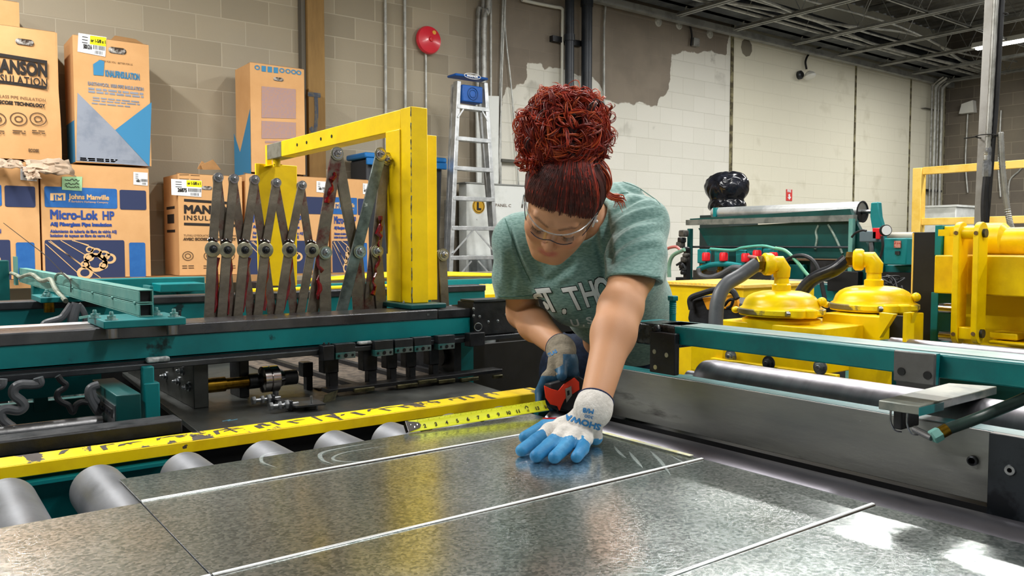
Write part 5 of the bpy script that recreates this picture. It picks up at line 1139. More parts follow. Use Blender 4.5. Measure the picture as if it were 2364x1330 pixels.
# rollers along y
r = thing('feed_roller', (1.2, .5, .86), 'long dark polished feed roller right beside the sheet edge', 'roller')
fm = mat('polished_roller', '#6c6a70', .36, .9, '#56545a', 5, (.35, .7), .08, 30, stretch=(1, .35, 1), rvar=.1)
prof = [(.018, 0), (.018, .02), (.046, .021), (.046, .52), (.0466, .525), (.0466, .545), (.046, .55), (.046, .86), (.0466, .865), (.0466, .88), (.046, .885), (.046, 1.25), (.0466, 1.255), (.0466, 1.275), (.046, 1.28), (.046, 1.98), (.018, 1.981), (.018, 2.0)]
MB().lathe((1.205, -.55, .902), (0, 1, 0), prof, 56).build('roller_tube', fm, r)
MB().lathe((1.205, -.2, .902), (0, 1, 0), [(.0464, 0), (.0472, .002), (.0472, .60), (.0464, .602)], 56).build('grimy_sleeve', mat('mottled_sleeve', '#5b5b5f', .4, .7, '#9aa0a6', 9, (.5, .58), .2, 50), r)
MB().box((1.17, -.6, .7), (1.24, -.56, .94)).build('bearing_bracket', TEALD, r); MB().box((1.17, 1.452, .6), (1.24, 1.47, .94)).build('bearing_bracket', TEALD, r)
MB().box((1.175, -.6, 0), (1.235, -.54, .7)).build('leg', TEALD, r)
t = PX(1.45, 1589, 824); b_ = PX(1.45, 2139, 899); zr = (t.z+b_.z)/2
r = thing('upper_roller', (1.46, .5, zr-.1), 'shiny long steel roller under the teal rail, upper of the two', 'roller')
um = mat('turned_roller', '#a19ea4', .4, .95, '#858289', 3, (.3, .75), .015, 30, stretch=(.6, 14, .6), rvar=.08)
MB().lathe((1.45, -.5, zr-.05), (0, 1, 0), [(.018, 0), (.018, .02), (.05, .021), (.05, 1.68), (.047, 1.70), (.018, 1.701), (.018, 1.75)], 56).build('roller_tube', um, r)
MB().box((1.41, -.52, .5), (1.49, -.5, 1.05)).build('bearing_bracket', TEALD, r); MB().box((1.42, 1.21, .5), (1.48, 1.24, 1.03)).build('bearing_bracket', TEALD, r)
for y in (-.51, 1.225): MB().box((1.42, y-.02, 0), (1.48, y+.02, .5)).build('leg', TEALD, r)
# teal adjusting bolt behind the rail
p = PX(1.36, 1553, 730); q = PX(1.36, 1553, 690)
r = thing('adjusting_bolt', (1.42, p.y, 1.15), 'teal adjusting bolt standing on the rail plate behind the shirt', 'bolt')
p = PX(1.42, 1553, 728); q = PX(1.42, 1553, 694)
mb = MB(); mb.cyl((1.42, p.y, 1.14), (1.42, p.y, q.z), .0075, 16)
for k in range(9): mb.lathe((1.42, p.y, p.z+.004+k*.0042), (0, 0, 1), [(.0075, 0), (.0088, .0014), (.0075, .0028)], 16)
mb.build('threaded_shank', TEAL, r); MB().hexn((1.42, p.y, q.z), (0, 0, 1), .013, .011).build('bolt_head', TEAL, r)
MB().box((1.377, p.y-.05, 1.12), (1.47, p.y+.09, 1.145)).build('base_lug', TEAL, r, bevel=.002)
# ================================================================ yellow frame with two pneumatic pods
r = thing('pod_stand', (2.3, 1.4, 0), 'yellow welded frame with boxes carrying the two domed pods', 'machine frame')
yg = mat('chipped_yellow', '#f2ce00', .35, 0, '#ddb500', 5, c3='#5a4b2a', thr3=(.685, .695), scale3=14, rvar=.08)
mb = MB(); bX(mb, 2.02, (1595, 785), (1668, 866), .02); 
bX(mb, 2.05, (1661, 738), (1900, 866), .3); mb.build('front_box', yg, r, bevel=.003)
mb = MB(); bX(mb, 2.25, (1898, 722), (2030, 860), .25); mb.build('rear_box', yg, r, bevel=.003)
for q0, q1, q2 in (((2030, 722), (2030, 780), (2064, 726)), ((2085, 726), (2110, 722), (2088, 790))):
    MB().prism([PX(2.2, *q0), PX(2.2, *q1), PX(2.2, *q2)], (.02, 0, 0)).build('gusset', yg, r)
mb = MB(); bX(mb, 2.3, (2024, 726), (2095, 792), .02); mb.build('dark_recess', BLKP, r)
mb = MB(); bX(mb, 2.18, (2085, 722), (2092, 800), .04); mb.build('strut', yg, r)
mb = MB(); bX(mb, 2.0, (1640, 838), (1930, 866), .02); mb.build('lower_bar', yg, r, bevel=.002)
for px, py in ((1678, 824), (1776, 838), (1895, 848)): p = PX(2.0, px, py); MB().bolt((1.998 if px > 1700 else 2.02, p.y, p.z), (-1, 0, 0), .014, .012).build('frame_bolt', ZINC if px != 1776 else DSTL, r)
for y in (1.65, 1.2): MB().box((2.1, y-.04, 0), (2.18, y+.04, 1.0)).build('leg', yg, r)
def pod(cx, cy, label, hose_pts, hm, hl, d=2.5, s=1.0):
    c = PD(d, cx, cy); k = .123*s*d/2.5
    g = thing('pneumatic_pod', (c.x, c.y, c.z-.06), label, 'air chamber', 'yellow domed pods')
    MB().lathe(c, (0, 0, 1), [(.80*k, -.48*k), (.92*k, -.42*k), (.93*k, -.2*k), (.7*k, -.12*k)], 40).build('lower_flange', yg, g)
    MB().lathe(c, (0, 0, 1), [(.9*k, -.12*k), (1.0*k, -.1*k), (1.02*k, .0), (.98*k, .08*k), (.93*k, .11*k), (.91*k, .17*k), (.87*k, .27*k), (.79*k, .36*k), (.66*k, .43*k), (.48*k, .48*k), (.25*k, .5*k), (0, .5*k)], 56).build('dome', yg, g, smooth=65)
    rim = MB().lathe(c, (0, 0, 1), [(1.0*k, -.07*k), (1.045*k, -.05*k), (1.045*k, .05*k), (1.0*k, .07*k)], 48).build('clamp_band', mat('worn_band', '#e8cd12', .35, 0, '#6d6340', 9, (.48, .54)), g)
    vx = (CAM-c); vx.z = 0; vx.normalize(); sd = Vector((-vx.y, vx.x, 0))
    for a, nm in ((.35, 'band_lug'), (.62, 'band_lug')): p = c+(vx*math.cos(a)+sd*math.sin(a))*1.07*k; MB().lathe(p+Vector((0, 0, -.1*k)), (0, 0, 1), [(.02, 0), (.024, .004), (.024, .022), (.02, .026)], 14).build(nm, yg, rim)
    p = c+(vx*math.cos(.1)+sd*math.sin(.1))*1.09*k; q = c+(vx*math.cos(.62)+sd*math.sin(.62))*1.12*k; MB().cyl(p, q, .0085, 12).build('band_bolt', STL, rim)
    p = c+(vx*math.cos(-1.5)+sd*math.sin(-1.5))*1.08*k; MB().ball(p, .013, 14, sc=(1, 1, .8)).build('side_knob', yg, g)
    p = c+(vx*math.cos(1.35)+sd*math.sin(1.35))*.96*k+Vector((0, 0, .25*k)); MB().ball(p, .014, 14).build('side_knob', yg, g)
    n0 = c+Vector((0, 0, .46*k)); e = n0+Vector((0, 0, .085)); 
    nk = MB().lathe(n0, (0, 0, 1), [(.028, 0), (.028, .022), (.022, .026), (.021, .06)], 24).build('neck', yg, g)
    hx = PD((hose_pts[0]-CAM).dot(fw), 0, 0) if False else hose_pts[0]
    u = (hx-e); u.z = 0; u.normalize()
    MB().tube(bez([n0+Vector((0, 0, .04)), n0+Vector((0, 0, .07)), e+u*.012+Vector((0, 0, .0)), e+u*.04]), [.024]*24+[.024], 20).build('elbow', yg, nk) if False else MB().tube([n0+Vector((0, 0, .045)), n0+Vector((0, 0, .068)), e+u*.01, e+u*.035], [.024, .027, .027, .024], 20).build('elbow', yg, nk)
    MB().lathe(e+u*.03, u, [(.03, 0), (.034, .006), (.034, .024), (.028, .03)], 24).build('elbow_collar', yg, nk)
    MB().hexn(e+u*.06, u, .025, .022).build('hose_nut', BRASS, nk)
    P = [e+u*.078]+hose_pts; MB().tube(bez(bez(P, 3), 4), .0215, 18).build('pod_hose', hm, label=hl, cat='hose')
    return g
hm2 = mat('black_corrugated_hose', '#1c1e24', .25, 0, '#33363e', 6)
pod(1803, 717, 'yellow domed pneumatic pod with a grey hose elbow, nearer left one', [PD(2.48, 1710, 636), PD(2.47, 1674, 660), PD(2.46, 1655, 705), PD(2.45, 1652, 790)], HOSE, 'thick grey rubber hose arching down from the left yellow pod')
pod(2016, 706, 'yellow domed pneumatic pod with a black hose elbow, right one beside the black panel', [PD(2.60, 1925, 624), PD(2.66, 1878, 645), PD(2.7, 1846, 685), PD(2.74, 1828, 760)], hm2, 'thick glossy black hose arching down from the right yellow pod', d=2.55)
# ================================================================ yellow ribbed cabinet and tool bag
r = thing('ribbed_cabinet', (3.0, 2.2, 0), 'yellow cabinet with a ribbed sloping top behind the woman\'s hip', 'machine cabinet')
X = 2.75; a = PX(X, 1545, 652); b = PX(X, 1716, 672); 
mb = MB(); y0, y1 = b.y, a.y+.06; zt = PX(X, 1640, 655).z
MB().box((X, y0, .6), (X+.5, y1, zt-.01)).build('cabinet_body', YEL, r, bevel=.004)
mb = MB(); y = y0-.01
while y < y1: mb.box((X-.01, y, zt-.008), (X+.5, y+.014, zt)); y += .022
mb.box((X-.012, y0-.012, zt-.012), (X+.5, y1, zt-.007)); mb.build('ribbed_top', YELW, r)
MB().box((X+.05, y0+.05, 0), (X+.45, y1-.05, .6)).build('cabinet_base', TEALD, r)
nyl = mat('black_nylon', '#15161a', .6, 0, '#24262b', 12, bump=.4); orn = mat('yellow_canvas', '#f0a418', .6, 0, '#d98d10', 9)
g = thing('tool_bag', (2.55, 2.0, 1.06), 'black tool bag with yellow-orange end panel behind the grey hose', 'tool bag')
X = 2.62; P = [PX(X, *q) for q in ((1585, 738), (1592, 700), (1598, 688), (1630, 682), (1690, 690), (1712, 705), (1716, 760), (1600, 760))]
MB().prism(P, (.1, 0, 0)).build('bag_body', nyl, g, bevel=.012)
MB().prism([PX(X-.006, *q) for q in ((1620, 688), (1696, 678), (1705, 712), (1632, 716))], (.02, 0, 0)).build('end_panel', orn, g, bevel=.004)
MB().prism([PX(X-.010, *q) for q in ((1645, 694), (1656, 692), (1658, 716), (1647, 716))], (.01, 0, 0)).build('side_strap', nyl, g)
MB().tube(bez([PX(X-.02, *q) for q in ((1596, 715), (1594, 690), (1620, 678), (1660, 668), (1690, 672), (1702, 690))]), .012, 10).build('carry_handle', nyl, g)
MB().tube(bez([PX(X-.03, *q) for q in ((1672, 706), (1682, 694), (1692, 692), (1688, 706), (1678, 712))]), .006, 8).build('clip_loop', BLKP, g)
MB().box((X-.02, PX(X, 1716, 740).y-.02, .96), (X+.13, PX(X, 1585, 740).y+.05, PX(X, 1640, 762).z+.002)).build('bag_shelf', TEALD, label='dark teal shelf on which the tool bag sits', cat='shelf')
MB().box((X, 2.0, 0), (X+.1, 2.1, .96)).build('shelf_post', TEALD, label='dark teal post under the tool bag shelf', cat='post')
# ================================================================ teal hopper machine
HX = 4.3
r = thing('hopper_machine', (4.4, 3.1, 0), 'dark teal coil hopper machine with a long silver drum against the white wall', 'machine')
def hp(px, py, dx=0): return PX(HX+dx, px, py)
HDK = mat('deep_green_paint', '#00423f', .42, 0, '#003534', 4, c3='#2f6a5f', thr3=(.72, .76), scale3=12)
MB().prism([hp(1612, 527), hp(1972, 506), hp(1996, 550), hp(2036, 650), hp(1975, 660), hp(1680, 620), hp(1648, 592)], (.03, 0, 0)).build('hopper_pan', HDK, r)
MB().prism([hp(1592, 505, -.02), hp(1962, 482, -.02), hp(1968, 500, -.02), hp(1600, 518, -.02)], (.03, 0, .0)).build('hopper_lip', HDK, r)
a = hp(1583, 520, -.03); b = hp(1970, 500, -.03)
MB().box((a.x, a.y, min(a.z, b.z)-.0), (a.x+.04, b.y, max(a.z, b.z)+.01)).build('lip_bar', mat('grey_worn_bar', '#777b78', .5, .3, '#4e5553', 8), r)
a = hp(1650, 492, .2); b = hp(1992, 490, -.05); ar = .022; br_ = .055
a = PX(HX+.1, 1648, 492); b = PX(HX+.1, 1990, 489); 
dr = MB().tube([Vector((HX+.1, a.y, a.z)), Vector((HX+.1, b.y, b.z))], [.036, .06], 32).build('silver_drum', mat('satin_drum', '#c4c6c6', .35, .7, '#9fa3a3', 6), r)
u = Vector((0, -1, 0)); c = Vector((HX+.1, b.y, b.z)); MB().lathe(c, u, [(.06, 0), (.062, .006), (.054, .007), (.052, -.01), (.015, -.01), (.015, .0)], 32).build('drum_end', BLKP, dr); MB().cyl(c, c+u*.09, .012, 12).build('drum_axle', STL, dr)
MB().prism([hp(2010, 468, .0), hp(2027, 466, .0), hp(2030, 500, 0), hp(2040, 535, 0), hp(2014, 535, 0), hp(2008, 500, 0)], (.04, 0, 0)).build('drum_arm', TEAL, r, bevel=.006)
MB().prism([hp(2018, 530, -.02), hp(2036, 530, -.02), hp(2040, 690, -.02), hp(2014, 690, -.02)], (.05, 0, 0)).build('arm_column', TEAL, r)
a = hp(1640, 486); MB().box((HX+.05, a.y, a.z-.04), (HX+.15, a.y+.02, a.z+.02)).build('drum_bracket', TEAL, r)
for px, y0 in ((1590, 528), (1964, 505)): p = hp(px, y0, -.04); q = hp(px, 700, -.04); MB().box((p.x, p.y-.012, 0), (p.x+.03, p.y+.012, p.z)).build('front_post', TEALG if px > 1900 else TEALD, r)
a = hp(1600, 570, -.03); b = hp(1960, 568, -.03); MB().cyl(a, Vector((a.x, b.y, a.z)), .007, 8).build('tie_rod', DSTL, r)
mb = MB(); bX(mb, HX+.3, (1560, 640), (2100, 760), .1); mb.build('base_beam', BLKP, r)
mb = MB(); bX(mb, HX+.0, (1720, 650), (2000, 700), .15); mb.build('base_beam', TEAL, r)
for px, py, w_, h_, mm in ((1835, 628, 40, 35, TEALD), (1900, 618, 60, 40, BLK), (1775, 612, 30, 30, DSTL), (1870, 600, 130, 8, INKB), (1945, 650, 70, 50, BLKP)):
    mb = MB(); bX(mb, HX-.05, (px-w_/2, py-h_/2), (px+w_/2, py+h_/2), .05); mb.build('mechanism_block', mm, r, bevel=.004)
ppl = mat('chalk_smear', '#8a9b92', .7, 0, '#4f6b63', 20)
for q in ([(1890, 520), (1884, 535), (1886, 552), (1882, 575)], [(1912, 518), (1922, 535), (1932, 555), (1945, 585)]):
    MB().tube(bez([hp(px, py, -.002) for px, py in q]), .007, 6).build('chalk_smear', ppl, r)
# valve manifold on the near side of the hopper
vr = thing('valve_manifold', (4.1, 3.2, 1.0), 'row of red and teal air valves on brass bodies in front of the hopper', 'valve bank')
for k, (px, py, red) in enumerate([(1622, 590, 1), (1662, 590, 1), (1712, 592, 1), (1738, 585, 1), (1775, 590, 1)]):
    c = PX(HX-.18, px, py); vb = MB().box((c.x, c.y-.03, c.z-.05), (c.x+.05, c.y+.045, c.z+.04)).build('valve_body', TEAL, vr, bevel=.006)
    MB().lathe((c.x-.02, c.y-.045, c.z-.035), (0, 0, 1), [(.02, 0), (.026, .005), (.026, .045), (.02, .055)], 16).build('red_coil', RED, vb)
    MB().lathe((c.x+.02, c.y+.01, c.z-.12), (0, 0, 1), [(.026, 0), (.026, .03), (.02, .035), (.02, .065)], 16).build('brass_cup', BRASS, vb)
MB().tube(bez([PX(HX-.2, *q) for q in ((1612, 622), (1640, 612), (1680, 610), (1720, 615), (1760, 610), (1790, 600))]), .017, 10).build('manifold_pipe', TEAL, vr)
MB().tube(bez([PX(HX-.2, *q) for q in ((1640, 575), (1690, 578), (1715, 572), (1760, 568), (1790, 574))]), .009, 8).build('upper_pipe', mat('pale_teal_pipe', '#4f9b8a', .4), vr)
MB().box((HX-.18, PX(HX-.18, 1800, 590).y, 1.1), (HX-.14, PX(HX-.18, 1600, 590).y, 1.16)).build('valve_rail', DSTL, vr)
MB().box((HX-.16, 3.25, 0), (HX-.12, 3.3, 1.1)).build('rail_post', DSTL, vr)
for q, rr_, m_, lab in (([(1612, 620), (1618, 635), (1640, 640), (1665, 632), (1690, 618), (1712, 618)], .015, HOSE, 'grey hose looping below the red valves'),
    ([(1535, 590), (1540, 575), (1560, 570), (1572, 578)], .010, mat('pink_hose', '#a5605c', .4), 'pinkish hose at the far left of the valve bank'), ([(1545, 640), (1545, 612), (1554, 590), (1580, 576)], .013, mat('green_hose', '#6b8f7d', .4), 'pale green hose beside the shirt sleeve'),
    ([(1790, 573), (1815, 580), (1840, 605), (1862, 632), (1885, 655)], .010, mat('mint_hose', '#5fa383', .4), 'mint green hose running down right from the valves'), ([(1728, 592), (1750, 597), (1768, 612), (1772, 630)], .010, MATS['pink_hose'], 'pinkish hose dropping from the middle red valve'),
    ([(1800, 620), (1820, 598), (1850, 590), (1875, 600), (1890, 625), (1900, 670), (1908, 710)], .012, RUB, 'black hose arching in front of the hopper pan'), ([(1966, 548), (1975, 538), (1990, 532), (2000, 533)], .006, RUB, 'thin black line from the hopper post to the gauge'),
    ([(1760, 675), (1775, 655), (1785, 640), (1768, 620)], .010, HOSE, 'grey hose between the pod hose and the teal base'), ([(2010, 560), (2012, 580), (2004, 605)], .010, HOSE, 'grey hose hanging under the regulator'), ([(2036, 545), (2038, 570), (2030, 600), (2022, 615)], .007, RUB, 'thin black hose hanging from the gauge')):
    MB().tube(bez([PX(HX-.25, *p) for p in q]), rr_, 8).build('air_line', m_, label=lab, cat='hose')
# black tangle at the left end of the hopper
g = thing('lever_assembly', (4.2, 3.85, 1.2), 'dark lever and fitting cluster at the left end of the hopper', 'machine fitting')
rr = random.Random(4)
for k, (px, py, s_) in enumerate([(1577, 540, .05), (1573, 555, .04), (1570, 566, .045), (1582, 575, .03), (1580, 600, .04), (1575, 615, .035), (1583, 590, .03), (1578, 630, .03)]):
    c = PX(HX-.1, px, py); MB().box(c-Vector((.02, s_*.5, s_*.4)), c+Vector((.03, s_*.5, s_*.5))).build('fitting', BLK if k % 2 else mat('dusty_black', '#45433f', .7, 0, '#1c1b1a', 30), g, bevel=.008)
MB().tube(bez([PX(HX-.1, *q) for q in ((1562, 612), (1575, 606), (1582, 622), (1570, 622))]), .008, 8).build('lever_handle', DSTL, g)
MB().box((HX-.09, PX(HX-.1, 1583, 560).y, 0), (HX-.05, PX(HX-.1, 1576, 560).y, 1.3)).build('fitting_post', BLK, g)
# regulator with gauge
c = PX(HX-.1, 2008, 546); g = thing('air_regulator', (c.x, c.y, c.z-.1), 'grey air regulator with red cap and round dial on the teal arm', 'pressure regulator')
MB().box(c+Vector((-.02, -.05, -.03)), c+Vector((.06, .05, .03))).build('regulator_body', mat('slate_grey', '#5a6a73', .4), g, bevel=.006)
c2 = PX(HX-.12, 2028, 537); MB().box(c2+Vector((0, -.01, -.035)), c2+Vector((.03, .035, .025))).build('red_cap', RED, g, bevel=.004)
c3 = PX(HX-.14, 2042, 532); MB().lathe(c3, (-.6, -.8, 0), [(.028, 0), (.03, .004), (.03, .02), (.026, .022)], 24).build('dial_case', BLKP, g); MB().lathe(c3+Vector((-.6, -.8, 0))*.023, (-.6, -.8, 0), [(.025, 0), (.025, .001)], 24).build('dial_face', WHTP, g)
MB().cyl(c+Vector((.02, 0, -.03)), c+Vector((.02, 0, -.26)), .014, 10).build('regulator_bowl', DSTL, g)
# black bag on the far side
r = thing('rubbish_bag', PX(5.1, 1678, 497), 'shiny black plastic rubbish bag slumped above the hopper by the wall', 'bag')
# teal box and pipes right of the hopper
r2 = thing('teal_cabinet', (4.6, 2.2, 0), 'teal cabinet with a small panel and pipes between hopper and yellow press', 'cabinet')
X = 4.2; mb = MB(); bX(mb, X, (2040, 550), (2092, 612), .3); mb.build('switch_box', TEAL, r2, bevel=.006)
mb = MB(); bX(mb, X-.01, (2064, 556), (2078, 572), .01); mb.build('red_label', mat('pale_red_label', '#c98f80', .6, 0, '#b3463a', 90, (.5, .55)), r2); mb = MB(); bX(mb, X-.01, (2066, 580), (2076, 588), .01); mb.build('grey_label', DSTL, r2)
mb = MB(); bX(mb, X+.1, (2030, 612), (2130, 800), .3); mb.build('cabinet_body', TEAL, r2, bevel=.006)
mb = MB(); bX(mb, X+.05, (2034, 628), (2110, 680), .1); mb.build('dark_opening', BLKP, r2)
a = PX(X+.2, 2040, 546); b = PX(X+.2, 2112, 546); MB().cyl(a, Vector((a.x, b.y, a.z)), .022, 16).build('pale_pipe', mat('pale_beige_pipe', '#a8a193', .5), r2)
a = PX(X+.4, 2080, 572); b = PX(X+.4, 2125, 572); MB().cyl(a, Vector((a.x, b.y, a.z)), .025, 16).build('pale_pipe', MATS['pale_beige_pipe'], r2)
rr = random.Random(8)
for k in range(9):
    c = PX(X-.15, 2058+rr.uniform(-14, 18), 660+rr.uniform(-12, 14)); P = [c+Vector((rr.uniform(-.04, .04), rr.uniform(-.06, .06), rr.uniform(-.05, .05))) for _ in range(5)]
    MB().tube(bez(P), .004, 6).build('tangled_wire', RUB, r2)
# ================================================================ yellow press on the right
YX = 2.65
r = thing('yellow_press', (2.9, .9, 0), 'large yellow press with vertical links at the right edge of the picture', 'press')
MB().box((YX, PX(YX, 2160, 600).y, .9), (YX+.04, PX(YX, 2105, 600).y, PX(YX, 2130, 536).z)).build('black_side_panel', BLKP, r, bevel=.002)
MB().cyl((YX, PX(YX, 2107, 600).y, .9), (YX, PX(YX, 2107, 600).y, PX(YX, 2107, 538).z), .003, 6).build('panel_edge', YELW, r)
y = lambda px, X=YX: PX(X, px, 600).y
z = lambda py, px=2250, X=YX: PX(X, px, py).z
MB().box((YX-.01, y(2176), z(590, 2170)), (YX+.3, y(2160), z(520, 2170))).build('teal_flange', TEAL, r, bevel=.002)
MB().box((YX-.01, y(2172), z(790, 2170)), (YX+.3, y(2155), z(675, 2170))).build('teal_flange', TEAL, r, bevel=.002)
MB().box((YX, y(2226), z(592)), (YX+.3, y(2177), z(521))).build('top_block', yg, r, bevel=.003)
MB().box((YX-.06, -.2, z(683, 2290, YX-.06)), (YX+.2, y(2157, YX-.06), z(590, 2250, YX-.06))).build('cross_beam', yg, r, bevel=.004)
MB().box((YX+.06, -.2, z(800)), (YX+.2, y(2200), z(676))).build('lower_wall', yg, r)
a = PX(YX+.05, 2312, 558); MB().cyl((YX+.05, a.y, a.z), (YX+.05, -.3, a.z), .043, 32).build('torsion_tube', yg, r)
a = PX(YX+.04, 2262, 553); b = PX(YX+.04, 2315, 553); MB().lathe((YX+.05, b.y, a.z), (0, 1, 0), [(.03, -.02), (.05, 0), (.052, a.y-b.y), (.03, a.y-b.y+.005)], 32).build('tube_collar', yg, r)
MB().box((YX-.04, -.3, z(592)), (YX+.15, y(2230), z(588))).build('beam_ledge', YELW, r)
lk = YX-.13
for p0, p1, p2, lab in ((2197, 2211, 2232, 'l'), (2243, 2257, 2272, 'r')):
    ya, yb = PX(lk, p0, 650).y, PX(lk, p1, 650).y; xe = lk+.055
    zt = PX(lk, p0, 524).z; zb_ = PX(lk, p0, 788).z; w_ = (ya-yb)
    t = MB().bar((lk+.03, (ya+yb)/2, zb_+.02), (lk+.03, (ya+yb)/2, zt-.015), (0, 1, 0), .06, w_, rend=True).build('vertical_link', yg, r, bevel=.002)
    for zc, py in ((zt-.018, 0), (zb_+.022, 0)):
        MB().cyl((lk+.03, yb-.008, zc), (lk+.03, ya+.008, zc), .013, 16).build('link_pin', DSTL, t)
        MB().cyl((lk-.002, (ya+yb)/2, zc), (lk+.0, (ya+yb)/2, zc), .006, 12).build('pin_oiler', mat('worn_brown', '#6b5330', .5), t)
ya, yb = PX(lk, 2211, 650).y, PX(lk, 2243, 650).y
MB().cyl((lk+.03, ya, PX(lk, 2225, 537).z), (lk+.03, yb, PX(lk, 2225, 537).z), .02, 20).build('top_pivot', yg, r)
MB().box((lk+.01, yb, PX(lk, 2225, 785).z), (lk+.05, ya, PX(lk, 2225, 756).z)).build('lower_pivot_block', yg, r, bevel=.003)
MB().box((YX-.1, y(2226), z(530)), (YX, y(2200), z(545))).build('pivot_arm', yg, r)
for py in (712, 776): c = PX(YX-.02, 2186, py); MB().cyl((YX-.02, c.y+.02, c.z), (YX-.02, c.y-.03, c.z), .016, 20).build('chrome_rod', CHR, r)
mb = MB(); bX(mb, YX-.02, (2283, 766), (2348, 787), .1); mb.build('foot_block', yg, r, bevel=.004)
mb = MB(); bX(mb, YX-.04, (2281, 786), (2420, 806), .12); mb.build('foot_block', yg, r, bevel=.004)
MB().box((YX+.05, -.3, 0), (YX+.3, y(2160), .95)).build('press_base', TEALD, r)
# silver roller in front of the press
a = PX(2.2, 2100, 786); b = PX(2.2, 2364, 803); zc = (a.z+b.z)/2-.03
r = thing('back_roller', (2.2, .3, zc-.04), 'thin silver roller visible just above the teal rail at the right', 'roller')
MB().cyl((2.2, a.y+.05, zc), (2.2, -.4, zc), .03, 32).build('roller_tube', um, r)
MB().box((2.17, -.43, 0), (2.23, -.4, zc+.02)).build('roller_stand', TEALD, r); MB().box((2.17, a.y+.05, 0), (2.23, a.y+.08, zc+.02)).build('roller_stand', TEALD, r)
# ================================================================ pole with conduits, railing, box at the wall
d = 3.0; T = PD(d, 2288, -160); B = PD(d, 2252, 530); u = (B-T)/(B.z-T.z)
G = B+u*(1.0-B.z); TT = B+u*(4.9-B.z)
r = thing('service_pole', (G.x, G.y, 0), 'grey square service pole with conduits rising to the ceiling behind the press', 'pole')
MB().prism([G+Vector((-.015, -.015, -1)), G+Vector((.015, -.015, -1)), G+Vector((.015, .015, -1)), G+Vector((-.015, .015, -1))], (TT-G)+Vector((0, 0, 1))).build('square_pole', mat('pole_grey', '#9c9a96', .4, .4, '#88857f', 5), r)
s_ = Vector((.62, -.78, 0)); f_ = Vector((-.5, -.4, 0))
P = [TT+s_*.024+f_*.03, B+u*.6+s_*.022+f_*.03, B+u*.25+s_*.018+f_*.03]; mb = MB(); mb.tube(bez(P, 60), [.0095+.0012*(k % 2) for k in range(121)], 12); mb.build('flexible_conduit', GALV, r)
c = B+u*.25+s_*.022+f_*.03; MB().lathe(c-u*.06, u, [(.013, 0), (.015, .01), (.015, .05), (.012, .06), (.012, .1), (.01, .11)], 6).build('conduit_fitting', ZINC, r)
MB().tube(bez([TT+s_*.046+f_*.02, B+u*.8+s_*.044+f_*.02, B+u*.3+s_*.038+f_*.02, B+s_*.03+f_*.02]), .0095, 10).build('black_cable', RUB, r)
MB().tube(bez([c-u*.06, B+u*.08+s_*.02+f_*.03, B-u*.05+s_*.03+f_*.03]), .012, 10).build('black_cable', RUB, r)
P = [B+u*.35+s_*.06+f_*.03, B+u*.2+s_*.075+f_*.03, B+u*.05+s_*.1+f_*.03, B-u*.02+s_*.12+f_*.03]; MB().tube(bez(P, 30), [.0095+.0015*(k % 2) for k in range(91)], 10).build('flexible_conduit', GALV, r)
MB().ring(B+u*.34+s_*.02, u, .035, .002).build('cable_tie', BLKP, r); a = B+u*.34+s_*.02; MB().tube([a+s_*-.03, a+s_*-.075+Vector((0, 0, -.006))], .0025, 6).build('tie_tail', BLKP, r)
MB().ring(B+u*.78+s_*.05, u, .02, .002).build('cable_tie', BLKP, r)
# pale yellow railing
d = 7.6; p = PD(d, 2116, 385); RX = p.x
r = thing('safety_railing', (RX, p.y, 0), 'pale yellow safety railing in the far right background', 'railing')
def rl(px, py): return PX(RX, px, py)
a = rl(2107, 388); b = rl(2124, 520)
MB().box((RX, b.y, 0), (RX+.09, a.y, rl(2115, 388).z)).build('rail_post', YELW, r, bevel=.004)
MB().box((RX+.02, -1.2, rl(2125, 403).z), (RX+.07, b.y, rl(2125, 386).z)).build('top_rail', YELW, r, bevel=.004)
MB().box((RX+.02, -1.2, rl(2125, 520).z), (RX+.07, b.y, rl(2125, 504).z)).build('mid_rail', YELW, r, bevel=.004)
MB().box((RX, -1.25, 0), (RX+.09, -1.15, rl(2115, 388).z)).build('rail_post', YELW, r, bevel=.004)
# white cabinet near the far corner
t = PX(12.5, 2128, 480); b = PX(12.5, 2205, 560)
r = thing('white_cabinet', (12.8, t.y-.5, 0), 'small white cabinet standing by the far corner behind the railing', 'cabinet')
MB().box((12.5, b.y, 0), (13.1, t.y, t.z)).build('cabinet_body', WHT, r, bevel=.01)
MB().box((12.48, b.y-.02, t.z), (13.12, t.y+.02, t.z+.03)).build('cabinet_top', WHT, r)
MB().box((5.6, 3.2, 0), (7.0, 5.6, .9)).build('dark_workbench', mat('charcoal_bench', '#2a2b2b', .6), label='long dark workbench filling the space below the hopper and the wall', cat='bench')  # even charcoal colour all over
# carrier for the rubbish bag
MB().box((4.95, PX(5.1,1712,500).y, 0), (5.3, PX(5.1,1645,500).y, PX(5.1, 1678, 497).z-.001)).build('dark_crate', mat('dark_crate_green', '#22302f', .6), label='dark crate under the black rubbish bag', cat='crate')
